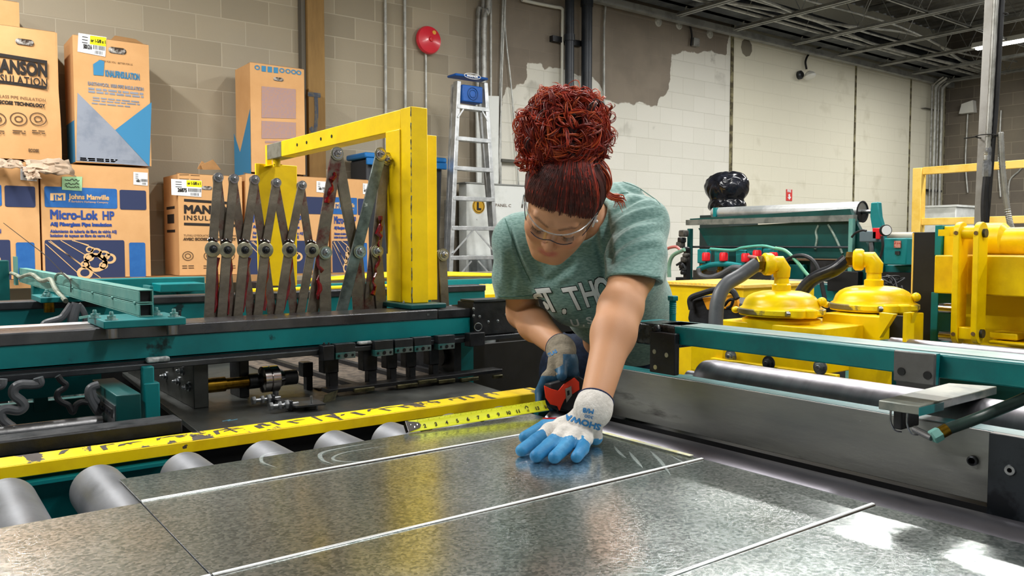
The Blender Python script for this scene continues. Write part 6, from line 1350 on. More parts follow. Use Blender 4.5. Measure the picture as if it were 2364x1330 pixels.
# ================================================================ THE WOMAN
def J(px, py, d): return np.array(PD(d, px, py))
def dirc(r, u, t): v = _rt*r+_up*u-_fw*t; return v/np.linalg.norm(v)
skin = bpy.data.materials.new('skin'); skin.use_nodes = True
_b = skin.node_tree.nodes['Principled BSDF']; _N = skin.node_tree.nodes; _L = skin.node_tree.links
_b.inputs['Roughness'].default_value = .6; _b.inputs['Subsurface Weight'].default_value = .12; _b.inputs['Subsurface Radius'].default_value = (.01, .004, .002); _b.inputs['Subsurface Scale'].default_value = 1
_tc = _N.new('ShaderNodeTexCoord'); _n = _N.new('ShaderNodeTexNoise'); _n.inputs['Scale'].default_value = 14; _n.inputs['Detail'].default_value = 6; _L.new(_tc.outputs['Object'], _n.inputs['Vector'])
_m = _N.new('ShaderNodeMix'); _m.data_type = 'RGBA'; _m.inputs[6].default_value = rgb('#b98560'); _m.inputs[7].default_value = rgb('#c4926d'); _L.new(_n.outputs[0], _m.inputs[0])
_at = _N.new('ShaderNodeAttribute'); _at.attribute_name = 'flush'; _m2 = _N.new('ShaderNodeMix'); _m2.data_type = 'RGBA'; _L.new(_at.outputs['Fac'], _m2.inputs[0]); _L.new(_m.outputs[2], _m2.inputs[6]); _m2.inputs[7].default_value = rgb('#b25f55'); 
_at2 = _N.new('ShaderNodeAttribute'); _at2.attribute_name = 'brow'; _m3 = _N.new('ShaderNodeMix'); _m3.data_type = 'RGBA'; _L.new(_at2.outputs['Fac'], _m3.inputs[0]); _L.new(_m2.outputs[2], _m3.inputs[6]); _m3.inputs[7].default_value = rgb('#3a211b'); _L.new(_m3.outputs[2], _b.inputs['Base Color'])
_n2 = _N.new('ShaderNodeTexNoise'); _n2.inputs['Scale'].default_value = 420; _L.new(_tc.outputs['Object'], _n2.inputs['Vector']); _bp = _N.new('ShaderNodeBump'); _bp.inputs['Strength'].default_value = .12; _bp.inputs['Distance'].default_value = .001; _L.new(_n2.outputs[0], _bp.inputs['Height']); _L.new(_bp.outputs[0], _b.inputs['Normal'])
# joints
shL = J(1474, 520, 1.90); elL = J(1432, 712, 1.68); wrL = J(1372, 935, 1.515)
shR = J(1200, 558, 2.02); elR = J(1206, 722, 2.14); wrR = J(1294, 805, 1.935)
neck0 = J(1350, 500, 1.99); pelv = J(1392, 850, 2.42); chest = J(1345, 600, 2.08); waist = J(1385, 730, 2.26)
# head frame: columns are her left, her back, her crown
Hc = J(1298, 462, 1.76)
fdir = dirc(-.26, -.80, .56); zc = dirc(.05, .58, .82); xl = np.cross(-fdir, zc)*1.0
xl = np.cross(-fdir, zc); xl /= np.linalg.norm(xl); 
if xl@_rt < 0: xl = -xl
zc = np.cross(xl, -fdir); zc /= np.linalg.norm(zc)
# small roll so that the brow line falls to the left as in the photo
_ra = math.radians(-3); xl, zc = xl*math.cos(_ra)+zc*math.sin(_ra), -xl*math.sin(_ra)+zc*math.cos(_ra)
Hm = np.array([xl, -fdir, zc])            # rows: x (her left), y (back), z (crown)
def H(x, y, z): return Hc+Hm[0]*x+Hm[1]*y+Hm[2]*z
woman = thing('person', (float(pelv[0]), float(pelv[1]), 0), 'woman in a grey-green T-shirt leaning over the steel sheet with a red hair bun', 'person')
lo = np.array([.75, .9, .85]); P_ = np.stack([shL, elL, wrL, shR, elR, wrR, neck0, pelv, Hc]); lo = P_.min(0)-.16; hi = P_.max(0)+.17
S = SDF(lo, hi, .0034, .05)
# torso core
S.cap(neck0, chest, .05, .085, .05).cap(chest, waist, .085, .06, .05).cap(waist, pelv, .055, .05, .03).cap(shL, shR, .045, .045, .04)
# neck
S.cap(H(0, .035, -.05), neck0, .052, .058, .03)
# arms
upL = J(1460, 632, 1.782); fL = elL+(wrL-elL)*.28
S.cap(shL, upL, .048, .0475, .03).cap(upL, elL, .0475, .041, .02).cap(elL, fL, .041, .040, .03).cap(fL, wrL, .040, .028, .03)
upR = shR+(elR-shR)*.5; fR = elR+(wrR-elR)*.35
S.cap(shR, upR, .05, .048, .03).cap(upR, elR, .047, .039, .02).cap(elR, fR, .039, .041, .02).cap(fR, wrR, .041, .027, .02)
# head
S.ell(H(0, .012, .028), (.074, .092, .082), Hm, .01).ell(H(0, -.03, -.03), (.063, .064, .085), Hm, .03)
S.ell(H(0, -.052, -.072), (.046, .038, .04), Hm, .03).ell(H(0, -.077, -.098), (.022, .018, .016), Hm, .02)
for s_ in (-1, 1):
    S.ell(H(s_*.036, -.068, -.028), (.026, .022, .026), Hm, .02)            # cheeks
    S.cap(H(s_*.05, -.02, -.075), H(s_*.02, -.07, -.105), .018, .016, .025)  # jaw line
    S.ell(H(s_*.031, -.098, .003), (.017, .010, .010), Hm, .012, 's')        # sockets
    S.ell(H(s_*.031, -.0815, .000), (.0135, .0115, .0105), Hm, .003)         # closed lids
    S.cap(H(s_*.012, -.087, .016), H(s_*.040, -.076, .021), .0065, .0055, .016)
S.cap(H(0, -.086, .008), H(0, -.107, -.028), .0065, .0085, .010).ell(H(0, -.109, -.033), (.0095, .0105, .009), Hm, .006)
for s_ in (-1, 1): S.ell(H(s_*.0115, -.1, -.036), (.0065, .009, .0065), Hm, .005); S.ell(H(s_*.006, -.106, -.0425), (.003, .004, .0035), Hm, .002, 's')
S.cap(H(-.018, -.088, -.066), H(0, -.0965, -.060), .0042, .0058, .005).cap(H(0, -.0965, -.060), H(.018, -.088, -.066), .0058, .0042, .005)
S.cap(H(-.015, -.088, -.070), H(.015, -.088, -.070), .0062, .0062, .005).ell(H(0, -.0935, -.073), (.012, .006, .0055), Hm, .004)
S.cap(H(-.022, -.091, -.0665), H(.022, -.091, -.0665), .0012, .0012, .002, 's')
# ears
for s_ in (-1, 1):
    S.ell(H(s_*.0775, .014, -.004), (.007, .020, .031), Hm, .006)
    S.ell(H(s_*.0845, .012, .001), (.006, .011, .018), Hm, .004, 's'); S.ell(H(s_*.078, .004, -.031), (.006, .009, .009), Hm, .004)
bv, bf = S.mesh(1)
body = npobj('body', bv, bf, skin, woman)
# colour attributes: lips and cheeks, brows and lash lines
loc = (bv-Hc)@Hm.T
def att(name, val):
    a = body.data.attributes.new(name, 'FLOAT', 'POINT'); a.data.foreach_set('value', np.clip(val, 0, 1).astype(np.float32))
x_, y_, z_ = loc.T; front = (y_ < -.05)
lip = front*np.exp(-((np.abs(x_)/.021)**4))*np.exp(-(((z_+.0675)/.0105)**4))*.85
cheek = front*(np.exp(-(((np.abs(x_)-.04)/.02)**2+((z_+.03)/.02)**2))*.25+np.exp(-((x_/.012)**2+((z_+.036)/.012)**2))*.25)
att('flush', np.where(y_ < -.05, lip+cheek, 0))
def seg(ax, az, bx_, bz, w_):
    dx, dz = bx_-ax, bz-az; t = np.clip(((np.abs(x_)-ax)*dx+(z_-az)*dz)/(dx*dx+dz*dz), 0, 1); return np.exp(-(((np.abs(x_)-ax-t*dx)**2+(z_-az-t*dz)**2)/w_**2)**2)
brow = np.maximum(seg(.013, .0165, .036, .0225, .0032), seg(.036, .0225, .050, .018, .0022))*.62
lash = np.maximum(seg(.019, -.006, .031, -.0095, .0016), seg(.031, -.0095, .044, -.005, .0016))*.95
att('brow', np.where(y_ < -.05, np.maximum(brow, lash), 0))
lm = MB()      # lashes
for s_ in (-1, 1):
    for k in range(11):
        u = k/10; x = s_*(.020+.024*u); a = Vector(H(x, -.091+.010*abs(u-.4), -.007-.003*math.sin(math.pi*u))); b = a+Vector(Hm[1])*-.005+Vector(Hm[2])*-.0055+Vector(Hm[0])*s_*.002*(u-.4)*2
        lm.tube([a, (a+b)/2+Vector(Hm[2])*-.001, b], [.0006, .0005, .0002], 4)
lm.build('eyelashes', INK, woman)
# ---------------------------------------------------------------- shirt
def heather(name, c1, c2):
    m = bpy.data.materials.new(name); m.use_nodes = True; N = m.node_tree.nodes; L = m.node_tree.links; b = N['Principled BSDF']; b.inputs['Roughness'].default_value = .85
    b.inputs['Sheen Weight'].default_value = .25
    tc = N.new('ShaderNodeTexCoord'); mp = N.new('ShaderNodeMapping'); mp.inputs['Scale'].default_value = (1, 1, 3.2); mp.inputs['Rotation'].default_value = (.3, .5, .6); L.new(tc.outputs['Object'], mp.inputs[0])
    n = N.new('ShaderNodeTexNoise'); n.inputs['Scale'].default_value = 95; n.inputs['Detail'].default_value = 5; L.new(mp.outputs[0], n.inputs['Vector'])
    r = N.new('ShaderNodeMapRange'); r.inputs[1].default_value = .35; r.inputs[2].default_value = .65; L.new(n.outputs[0], r.inputs[0])
    x = N.new('ShaderNodeMix'); x.data_type = 'RGBA'; x.inputs[6].default_value = rgb(c1); x.inputs[7].default_value = rgb(c2); L.new(r.outputs[0], x.inputs[0]); L.new(x.outputs[2], b.inputs['Base Color'])
    n2 = N.new('ShaderNodeTexNoise'); n2.inputs['Scale'].default_value = 500; L.new(tc.outputs['Object'], n2.inputs['Vector']); bp = N.new('ShaderNodeBump'); bp.inputs['Strength'].default_value = .2; bp.inputs['Distance'].default_value = .001; L.new(n2.outputs[0], bp.inputs['Height']); L.new(bp.outputs[0], b.inputs['Normal']); return m
shirtm = heather('heather_green_jersey', '#557b74', '#7b9d97')
R_, U_, T_ = _rt, _up, -_fw
S = SDF(P_.min(0)-.22, P_.max(0)+.2, .0038, .055)
backp = J(1415, 500, 2.10)
S.cap(shL+U_*.005, shR+U_*.005, .062, .060, .05).cap(J(1430, 500, 2.02), J(1350, 520, 2.08), .085, .08, .05)
S.ell(J(1350, 590, 2.06), (.155, .13, .12), [R_, U_, T_], .05)
S.ell(J(1345, 660, 2.05), (.118, .105, .115), [R_, U_, T_], .05)
S.ell(J(1420, 600, 2.12), (.135, .16, .13), [R_, U_, T_], .05)
S.ell(J(1425, 700, 2.25), (.150, .13, .15), [R_, U_, T_], .06)
S.ell(J(1462, 765, 2.34), (.115, .10, .12), [R_, U_, T_], .06)
# left sleeve
hemL = J(1463, 650, 1.755); aL = shL+(elL-shL)*.0
S.cap(shL+R_*.002, J(1468, 595, 1.81), .065, .064, .03).cap(J(1468, 595, 1.81), J(1460, 680, 1.73), .064, .063, .02)
S.cut(J(1465, 646, 1.74), dirc(-.1, -.98, .15), .003, .13, J(1468, 690, 1.73))
# right sleeve
S.cap(shR, J(1196, 640, 2.08), .064, .062, .03).cap(J(1196, 640, 2.08), J(1200, 720, 2.12), .062, .060, .02)
S.cut(J(1197, 691, 2.08), dirc(.02, -1, .0), .003, .11, J(1185, 738, 2.1))
# sleeve openings
for a, b in ((J(1461, 655, 1.757), J(1456, 715, 1.70)), (J(1197, 668, 2.10), J(1202, 730, 2.13))): S.cap(a, b, .0535, .0565, .0, 's')
# neck opening
S.cap(J(1330, 470, 1.88), neck0+(Hc-neck0)*.35, .066, .07, .008, 's')
sv, sf = S.mesh(3)
nrm = vnormals(sv, sf); pix, dep = topix(sv); vis = np.clip(-(nrm@_fw)*2.5+.4, 0, 1)
def fold(pts, hgt, wpx, zmin=0, zmax=9):
    global sv
    d = np.full(len(sv), 1e9); P = np.array([tuple(p)[:2] for p in bez([(x, y, 0) for x, y in pts], 6)]); tt = np.zeros(len(sv)); n = len(P)-1
    for i in range(n):
        a, b = P[i], P[i+1]; ab = b-a; t = np.clip(((pix-a)@ab)/(ab@ab), 0, 1); q = np.linalg.norm(pix-a-t[:, None]*ab, axis=1); m = q < d; d[m] = q[m]; tt[m] = (i+t[m])/n
    w_ = np.exp(-(d/wpx)**2)*np.sin(np.pi*np.clip(tt, .02, .98))**.5*vis*np.clip((625-pix[:, 1])/25, 0, 1)**(pix[:, 0] > 1404)*(dep > zmin)*(dep < zmax)
    sv = sv+nrm*(w_*hgt)[:, None]
F_LIST = [([(1405, 500), (1435, 478), (1480, 455), (1520, 452)], -.008, 6), ([(1408, 530), (1440, 505), (1480, 488), (1520, 480)], .006, 6), ([(1408, 545), (1440, 520), (1485, 502), (1524, 498)], -.008, 5),
    ([(1412, 575), (1440, 545), (1480, 525), (1526, 518)], .006, 6), ([(1412, 585), (1442, 558), (1485, 538), (1526, 533)], -.007, 5), ([(1413, 605), (1440, 580), (1480, 562), (1526, 555)], .005, 6), ([(1414, 612), (1442, 592), (1485, 575), (1524, 572)], -.006, 5),
    ([(1400, 480), (1398, 520), (1404, 570), (1412, 620)], -.012, 8), ([(1392, 500), (1388, 540), (1396, 590), (1402, 640)], .006, 7), ([(1380, 520), (1376, 560), (1388, 600), (1398, 650)], -.007, 6),
    ([(1235, 600), (1255, 650), (1300, 625), (1330, 598)], -.010, 9), ([(1215, 640), (1236, 672), (1270, 668), (1330, 620)], .008, 10), ([(1172, 500), (1186, 560), (1206, 620), (1232, 668)], -.010, 6), ([(1185, 520), (1200, 570), (1222, 620), (1245, 650)], .005, 6),
    ([(1190, 470), (1240, 520), (1300, 590), (1340, 600)], .003, 14), ([(1540, 600), (1535, 650), (1520, 700), (1500, 730)], -.009, 8), ([(1520, 640), (1512, 680), (1500, 720)], .006, 7), ([(1430, 425), (1460, 440), (1500, 448), (1530, 470)], -.006, 5), ([(1440, 415), (1480, 425), (1515, 450)], .004, 6),
    ([(1160, 560), (1165, 610), (1160, 660)], .005, 9), ([(1176, 575), (1182, 630), (1180, 680)], -.005, 7), ([(1240, 690), (1280, 660), (1320, 655)], -.004, 10), ([(1420, 430), (1445, 460), (1425, 480)], -.005, 5)]
for q in F_LIST: fold(*q)
sv = lap(sv, sf, .35)
shirt = npobj('shirt', sv, sf, shirtm, woman)
bv_s = bvh_of(sv, sf)
# shirt lettering and seams
ltr = mat('shirt_print_white', '#dde3e4', .6); ltk = mat('shirt_print_outline', '#1e2b2b', .7)
L_ = [('S', 56, 1248, 716, 8, .95, -.40), ('T', 76, 1262, 719, 4, .72, -.42), ('.', 70, 1297, 722, 0, .8, 0), ('T', 76, 1320, 716, 9, .74, -.30), ('H', 80, 1352, 708, 11, .62, -.16), ('O', 84, 1383, 702, 13, .54, -.10), ('M', 84, 1412, 698, 13, .60, 0)]
L2 = [('.', 34, 1294, 751, 0, .8, 0), ('U', 22, 1320, 752, 3, 1.3, -.3), ('.', 30, 1345, 752, 0, .8, 0), ('S', 22, 1356, 747, 8, 1.4, -.2), ('.', 30, 1380, 745, 0, .8, 0), ('A', 22, 1388, 742, 10, 1.3, 0)]
decal(bv_s, [text_px(c, s_, x, y, a, sx, .05, sh) for c, s_, x, y, a, sx, sh in L_], .0010, 8).build('lettering_outline', ltk, shirt)
decal(bv_s, [text_px(c, s_, x, y, a, sx, .024, sh) for c, s_, x, y, a, sx, sh in L_+L2], .0016, 8).build('shirt_lettering', ltr, shirt)
def seam(pts, r_=.0012, m=None, nm='seam', lift=.0006):
    P = []
    for p in bez([(x, y, 0) for x, y in pts], 8):
        h_ = bv_s.ray_cast(CAM, ray(p[0], p[1]).normalized())
        if h_[0] is not None: P.append(h_[0]-ray(p[0], p[1]).normalized()*lift)
    if len(P) > 2: MB().tube(P, r_, 5).build(nm, m or mat('shirt_stitching', '#4a6e65', .9), shirt)
seam([(1438, 420), (1470, 432), (1505, 452), (1524, 472)]); seam([(1408, 455), (1425, 448), (1450, 445)]); seam([(1408, 636), (1440, 640), (1480, 641), (1524, 639)]); seam([(1166, 505), (1185, 560), (1205, 610), (1225, 650)]); seam([(1150, 684), (1180, 686), (1230, 682)])
# ---------------------------------------------------------------- jeans and shoes
S = SDF((pelv[0]-.35, pelv[1]-.35, -.02), (pelv[0]+.4, pelv[1]+.4, pelv[2]+.1), .008, .06)
hx = np.array([.8, -.6, 0]); fb = np.array([-.6, -.8, 0])
S.cap(pelv-hx*.07, pelv+hx*.07, .115, .115, .05)
for s_ in (-1, 1):
    h0 = pelv+hx*s_*.085-np.array([0, 0, .03]); kn = h0+(np.array([-.065, .045, 0]) if s_ < 0 else np.array([.02, -.01, 0]))+np.array([0, 0, -.42]); kn[2] = .50; an = kn-fb*.05+hx*s_*.02; an[2] = .09
    S.cap(h0, kn, .088, .062, .04).cap(kn, an, .060, .048, .02)
    sh = SDF(an-np.array([.2, .2, .12]), an+np.array([.22, .22, .12]), .006, .05); t = an+fb*.15; t[2] = .035; q = an-fb*.03; q[2] = .04
    sh.cap(q, t, .04, .036, .02).cap(np.array([an[0], an[1], .05]), np.array([an[0], an[1], .11]), .042, .045, .02); sh.cut((0, 0, .0), (0, 0, -1), .0)
    v, f = sh.mesh(1); npobj('shoe', v, f, mat('black_work_shoe', '#1b1b1c', .5), woman)
v, f = S.mesh(2); npobj('jeans', v, f, mat('dark_denim', '#182338', .85, 0, '#20304a', 60), woman)
# ---------------------------------------------------------------- hair
def hairmat(nm, a, b): return mat(nm, a, .46, 0, b, 60, (.35, .65), rvar=0)
hm_ = [hairmat('hair_burgundy', '#621712', '#802416'), hairmat('hair_red', '#96291a', '#b03a20'), hairmat('hair_copper', '#c2592a', '#a33c1c'), hairmat('hair_dark', '#26090a', '#3a100e')]
hroot = hairmat('hair_brown_roots', '#2e100c', '#4f1b12')
hcap = mat('hair_base', '#35110d', .75, 0, '#4a1810', 40)
S = SDF(Hc-.17, Hc+.17, .004, .05)
S.ell(H(0, .018, .034), (.088, .100, .090), Hm, 0)
pn = Hm[1]*.72+Hm[2]*.69; pn /= np.linalg.norm(pn)
pH = H(0, -.080, .064)
S.cut(pH, -pn, .006)
for s_ in (-1, 1): S.ell(H(s_*.082, .018, -.018), (.02, .024, .03), Hm, .006, 's')
v, f = S.mesh(2); cap_o = npobj('hair_cap', v, f, [hcap], woman)
bc = J(1303, 308, 1.72)              # bun centre
bb = bc+( Hc-bc)*.45
rr = random.Random(11)
CR = np.array([.088, .100, .090])
def capsurf(u, lift=0):              # u: local unit direction -> point on the hair cap
    return H(*(np.array([0, .018, .034])+np.array(u)*(CR+lift)))
ub = (bc-H(0, .018, .034))@Hm.T; ub = ub/CR; ub /= np.linalg.norm(ub)
strands = [MB() for _ in range(3)]
for k in range(1000):
    th = rr.uniform(-1.9, 1.9)       # around the hairline from ear to ear
    # hairline point: intersect the cap with the hairline plane
    e1 = np.array([1, 0, 0]); e2 = np.array([0, -.69, .72]); e0 = np.array([0, .72, .69])
    cc = (pH-H(0, .018, .034))@np.array([Hm[0], Hm[1], Hm[2]]).T; off = cc@e0/.09
    rad = math.sqrt(max(1-off*off, .05)); u0 = e0*(off+rr.uniform(.0, .06))+rad*(math.sin(th)*e1+math.cos(th)*np.array([0, -.69, .72])*(1))
    u0 = np.array(u0); u0 /= np.linalg.norm(u0)
    if abs(u0[0]) > .8 and u0[2] < -.2: continue
    n = 14; P = []; sw = rr.uniform(-.08, .08); ph = rr.uniform(0, 6)
    for i in range(n):
        t = i/(n-1); q = u0*(1-t)+(ub+np.array([.85*math.sin(th), 0, .15]))*t+np.array([0, -.1, .95])*math.sin(math.pi*t); q = q+np.cross(u0, ub)*(sw*math.sin(math.pi*t)+.012*math.sin(9*t+ph)); q /= np.linalg.norm(q); P.append(Vector(capsurf(q, .0008+.004*t+.0009*math.sin(th*41+3*t)+rr.uniform(-.0003, .0005))))
    w_ = rr.uniform(.0006, .0013); strands[rr.choice([0, 1, 1, 2]) if abs(th) > .5 else rr.choice([0, 0, 1, 1, 2])].tube(P, [w_*.35]+[w_]*(n-2)+[w_*.7], 5)
for k in range(260):       # dark new growth along the hairline
    th = rr.uniform(-1.7, 1.7); off = ((pH-H(0, .018, .034))@Hm.T)@np.array([0, .72, .69])/.09; rad = math.sqrt(max(1-off*off, .05))
    u0 = np.array([0, .72, .69])*(off+rr.uniform(-.06, .05)*(1+.6*math.cos(3*th)))+rad*(math.sin(th)*np.array([1, 0, 0])+math.cos(th)*np.array([0, -.69, .72])); u0 /= np.linalg.norm(u0); P = []
    if abs(u0[0]) > .8 and u0[2] < -.2: continue
    for i in range(7):
        t = i/6*rr.uniform(.2, .45); q = u0*(1-t)+ub*t+np.array([0, -.1, .95])*math.sin(math.pi*t); q /= np.linalg.norm(q); P.append(Vector(capsurf(q, .0022+.004*t)))
    strands[0].tube(P, [.0004]+[.0012]*5+[.0004], 5)
hs = MB()
for i, s_ in enumerate(strands): hs.add(s_.v, s_.f, i)
hs.build('combed_hair', [hroot, hm_[0], hm_[1]], woman, smooth=80)
# bun of curls
S = SDF(bc-.16, bc+.16, .006, .05); S.ell(bc+U_*.004, (.074, .070, .07), [R_, U_, T_], 0).cap(bc, bb, .07, .068, .03)
v, f = S.mesh(1); npobj('bun_core', v, f, hm_[3], woman)
bun = MB()
def lock(P, n, w_, m, spread=.004):          # a lock of fine strands that share one path
    k = len(P)
    for j in range(n):
        o_ = Vector((rr.gauss(0, 1), rr.gauss(0, 1), rr.gauss(0, 1)))*spread*.55; ph = rr.uniform(0, 6); ww = w_*rr.uniform(.7, 1.25); s0 = rr.randint(0, 2)
        Q = [p+o_*(1+.5*math.sin(i*.5+ph)) for i, p in enumerate(P)][s0:]
        bun.tube(Q, [ww*.5]+[ww]*(len(Q)-3)+[ww*.7, ww*.2], 4, m if rr.random() < .75 else rr.choice([0, 1, 2]))
def curl(c, nrm_, r0, turns, w_, m, n=6, spread=.004):
    c = Vector(c); nrm_ = Vector(nrm_).normalized(); a = nrm_.orthogonal().normalized(); b = nrm_.cross(a)
    ax = (a*rr.uniform(-1, 1)+b*rr.uniform(-1, 1)+nrm_*rr.uniform(-.5, .5)).normalized(); u = ax.orthogonal().normalized(); v_ = ax.cross(u); N_ = int(turns*13)+5; P = []; ph = rr.uniform(0, 6.3)
    for i in range(N_):
        t = i/(N_-1); an = ph+turns*2*math.pi*t; rad = r0*(1-.4*t); P.append(c+(u*math.cos(an)+v_*math.sin(an))*rad+ax*(r0*.9*turns*(t-.5)))
    lock(P, n, w_, m, spread)
def bunp(th, ph, lift=1.0):
    d = R_*math.cos(th)*math.cos(ph)+U_*math.sin(th)*math.cos(ph)+T_*math.sin(ph); return bc+(R_*(R_@d)*.090+U_*(U_@d)*.086+T_*(T_@d)*.086)*lift, d
for k in range(330):
    th = rr.uniform(0, 6.283); ph = math.asin(rr.uniform(-.3, 1)); c, d = bunp(th, ph, rr.uniform(.80, .97))
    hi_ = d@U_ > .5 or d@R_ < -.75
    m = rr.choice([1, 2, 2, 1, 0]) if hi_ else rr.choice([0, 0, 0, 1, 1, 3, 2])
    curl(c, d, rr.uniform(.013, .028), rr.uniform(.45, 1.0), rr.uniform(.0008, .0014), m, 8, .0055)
for k in range(85):                  # sweeping locks over the bun
    th = rr.uniform(0, 6.283); th2 = th+rr.choice([-1, 1])*rr.uniform(.6, 1.7); p0 = rr.uniform(.1, 1.3); p1 = rr.uniform(.1, 1.3); P = []; kk = rr.uniform(0, 6)
    for i in range(14): t = i/13; c, d = bunp(th+(th2-th)*t, p0+(p1-p0)*t, .99+.06*math.sin(math.pi*t)+.025*math.sin(7*t+kk)); P.append(Vector(c))
    lock(P, 9, rr.uniform(.0008, .0013), rr.choice([0, 0, 1, 1, 2]), .006)
for k in range(34):                  # loose curls at the outline
    th = rr.choice([rr.uniform(.4, 2.6), rr.uniform(2.6, 4.0), rr.uniform(-.5, .6)]); c, d = bunp(th, rr.uniform(-.1, .5), rr.uniform(1.0, 1.1)); curl(c, d, rr.uniform(.012, .024), rr.uniform(.6, 1.2), .0007, rr.choice([1, 2, 2]), 3, .003)
for (px, py) in ((1208, 368), (1214, 345), (1204, 378), (1222, 330), (1228, 365), (1215, 385), (1222, 300), (1226, 280)):
    for j in range(4): curl(J(px+rr.uniform(-8, 10), py+rr.uniform(-8, 8), 1.70), T_, rr.uniform(.008, .017), rr.uniform(.7, 1.3), .0008, rr.choice([1, 2, 2]), 4, .0025)
for (px, py, s_) in ((1275, 240, .018), (1370, 232, .02), (1350, 228, .02), (1385, 255, .02), (1255, 250, .018), (1330, 236, .018), (1360, 240, .02), (1380, 300, .02)):
    for j in range(6): curl(J(px+rr.uniform(-12, 12), py+rr.uniform(-6, 14), 1.72), T_, s_*rr.uniform(.7, 1.2), rr.uniform(.5, .9), .001, rr.choice([1, 2, 2]), 6, .004)
# dark lower rim of the bun and the lock sweeping down the right side to the shoulder
for k in range(30):
    x = 1225+rr.uniform(0, 160); P = [Vector(J(x+i*rr.uniform(2, 6)-12, 388+rr.uniform(-6, 8)+10*math.sin(i*.6+k), 1.665+.006*i)) for i in range(7)]; lock(bez(P, 2), 6, .001, rr.choice([0, 0, 3, 1]), .006)
for k in range(46):
    o1, o2 = rr.gauss(0, 5), rr.gauss(0, 5)
    P = [Vector(J(x+o1*s_, y+o2*s_, d)) for x, y, d, s_ in ((1375, 372, 1.69, 1.4), (1394, 396, 1.70, 1.3), (1402, 424, 1.71, 1.0), (1398, 442, 1.72, .7), (1410, 453, 1.72, .8), (1428, 456, 1.73, 1.1), (1434+rr.uniform(-14, 8), 468+rr.uniform(-6, 10), 1.73, 1.4))]
    Q = bez(P, 4); n = len(Q); w_ = rr.uniform(.0008, .0014); bun.tube(Q, [w_]*(n-4)+[w_*.8, w_*.6, w_*.4, w_*.2], 5, rr.choice([0, 1, 1, 2]) if k % 3 else 2)
bun.build('hair_bun', hm_, woman, smooth=80)
# ---------------------------------------------------------------- safety glasses and earring
lens = bpy.data.materials.new('clear_lens'); lens.use_nodes = True; N = lens.node_tree.nodes; L = lens.node_tree.links; N.remove(N['Principled BSDF'])
gl = N.new('ShaderNodeBsdfGlossy'); gl.inputs['Roughness'].default_value = .03; tr = N.new('ShaderNodeBsdfTransparent'); tr.inputs[0].default_value = (.97, .98, .98, 1); lw = N.new('ShaderNodeLayerWeight'); lw.inputs[0].default_value = .12
mx = N.new('ShaderNodeMixShader'); sc_ = N.new('ShaderNodeMath'); sc_.operation = 'MULTIPLY_ADD'; sc_.inputs[1].default_value = .35; sc_.inputs[2].default_value = .035; L.new(lw.outputs[1], sc_.inputs[0]); L.new(sc_.outputs[0], mx.inputs[0]); L.new(tr.outputs[0], mx.inputs[1]); L.new(gl.outputs[0], mx.inputs[2]); L.new(mx.outputs[0], N['Material Output'].inputs[0])
clr = mat('clear_frame_plastic', '#dfe6e8', .12, 0, trans=.75, ior=1.35)
gls = thing('safety_glasses', tuple(H(0, -.12, 0)), 'clear wraparound safety glasses worn by the woman', 'glasses')
mb = MB(); n = 28; vs = []
def gp(t, z): th = t*1.32; return H(.079*math.sin(th), .012-.120*math.cos(th)**.9 if math.cos(th) > 0 else .012, z)
def zt_(t): return .016-.003*abs(t)
def zb(t): return -.012-.009*math.exp(-((abs(t)-.42)/.25)**2)+.006*math.exp(-(t/.12)**2)+.012*max(abs(t)-.75, 0)*4
for j in range(6):
    for i in range(n+1): t = -1+2*i/n; vs.append(Vector(gp(t, zt_(t)+(zb(t)-zt_(t))*j/5)))
mb.add(vs, [(j*(n+1)+i, j*(n+1)+i+1, (j+1)*(n+1)+i+1, (j+1)*(n+1)+i) for j in range(5) for i in range(n)]); mb.build('lens', lens, gls, smooth=80)
MB().tube([Vector(gp(-1+2*i/n, zt_(-1+2*i/n))) for i in range(n+1)], .0016, 6).build('brow_bar', clr, gls)
MB().tube([Vector(gp(-1+2*i/n, zb(-1+2*i/n))) for i in range(n+1)], .0011, 6).build('lower_edge', mat('dark_lens_edge', '#4a4550', .15, 0, trans=.3), gls)
for s_ in (-1, 1):
    MB().bar(H(s_*.0785, -.030, .006), H(s_*.083, .03, .012), Hm[0], .009, .0022).build('temple_arm', clr, gls)
    MB().bar(H(s_*.0775, -.045, .0), H(s_*.080, -.022, .004), Hm[0], .016, .004).build('hinge_block', clr, gls)
MB().ball(Vector(H(.083, -.002, -.036)), .0038, 12).build('earring', mat('pearl_stud', '#f0ece6', .08, .3), label='small bright stud earring in the woman\'s left ear', cat='earring')
# ---------------------------------------------------------------- gloves
knit = mat('glove_knit', '#d6d2cc', .9, 0, '#bfbab3', 50, (.35, .65), .8, 160); latex = mat('glove_latex_blue', '#2573a5', .55, 0, '#3f8cba', 26, (.4, .7), .35, 90)
def hp3(px, py, z): return np.array(PZ(z, px, py))
MC = [hp3(1300, 984, .984), hp3(1268, 994, .980), hp3(1297, 1002, .981), hp3(1326, 1008, .979), hp3(1352, 1013, .974)]
PI = [hp3(1258, 984, .972), hp3(1236, 1018, .968), hp3(1266, 1030, .970), hp3(1304, 1034, .969), hp3(1345, 1036, .966)]
TI = [hp3(1212, 1010, .9615), hp3(1204, 1040, .9605), hp3(1238, 1053, .9605), hp3(1280, 1056, .9605), hp3(1331, 1055, .9600)]
allp = np.stack(MC+PI+TI+[wrL+U_*.05]); S = SDF(allp.min(0)-.04, allp.max(0)+.05, .0022, .04)
wr2 = hp3(1352, 968, .992)
axL = (elL-wrL)/np.linalg.norm(elL-wrL); S.cap(wrL+axL*.03, wrL-axL*.012, .0335, .0335, .0).cap(wrL-axL*.01, wr2, .0335, .030, .01)
for i, r_ in ((1, .0125), (2, .013), (3, .0125), (4, .0115)): S.cap(wr2, MC[i], .017, r_+.001, .014)
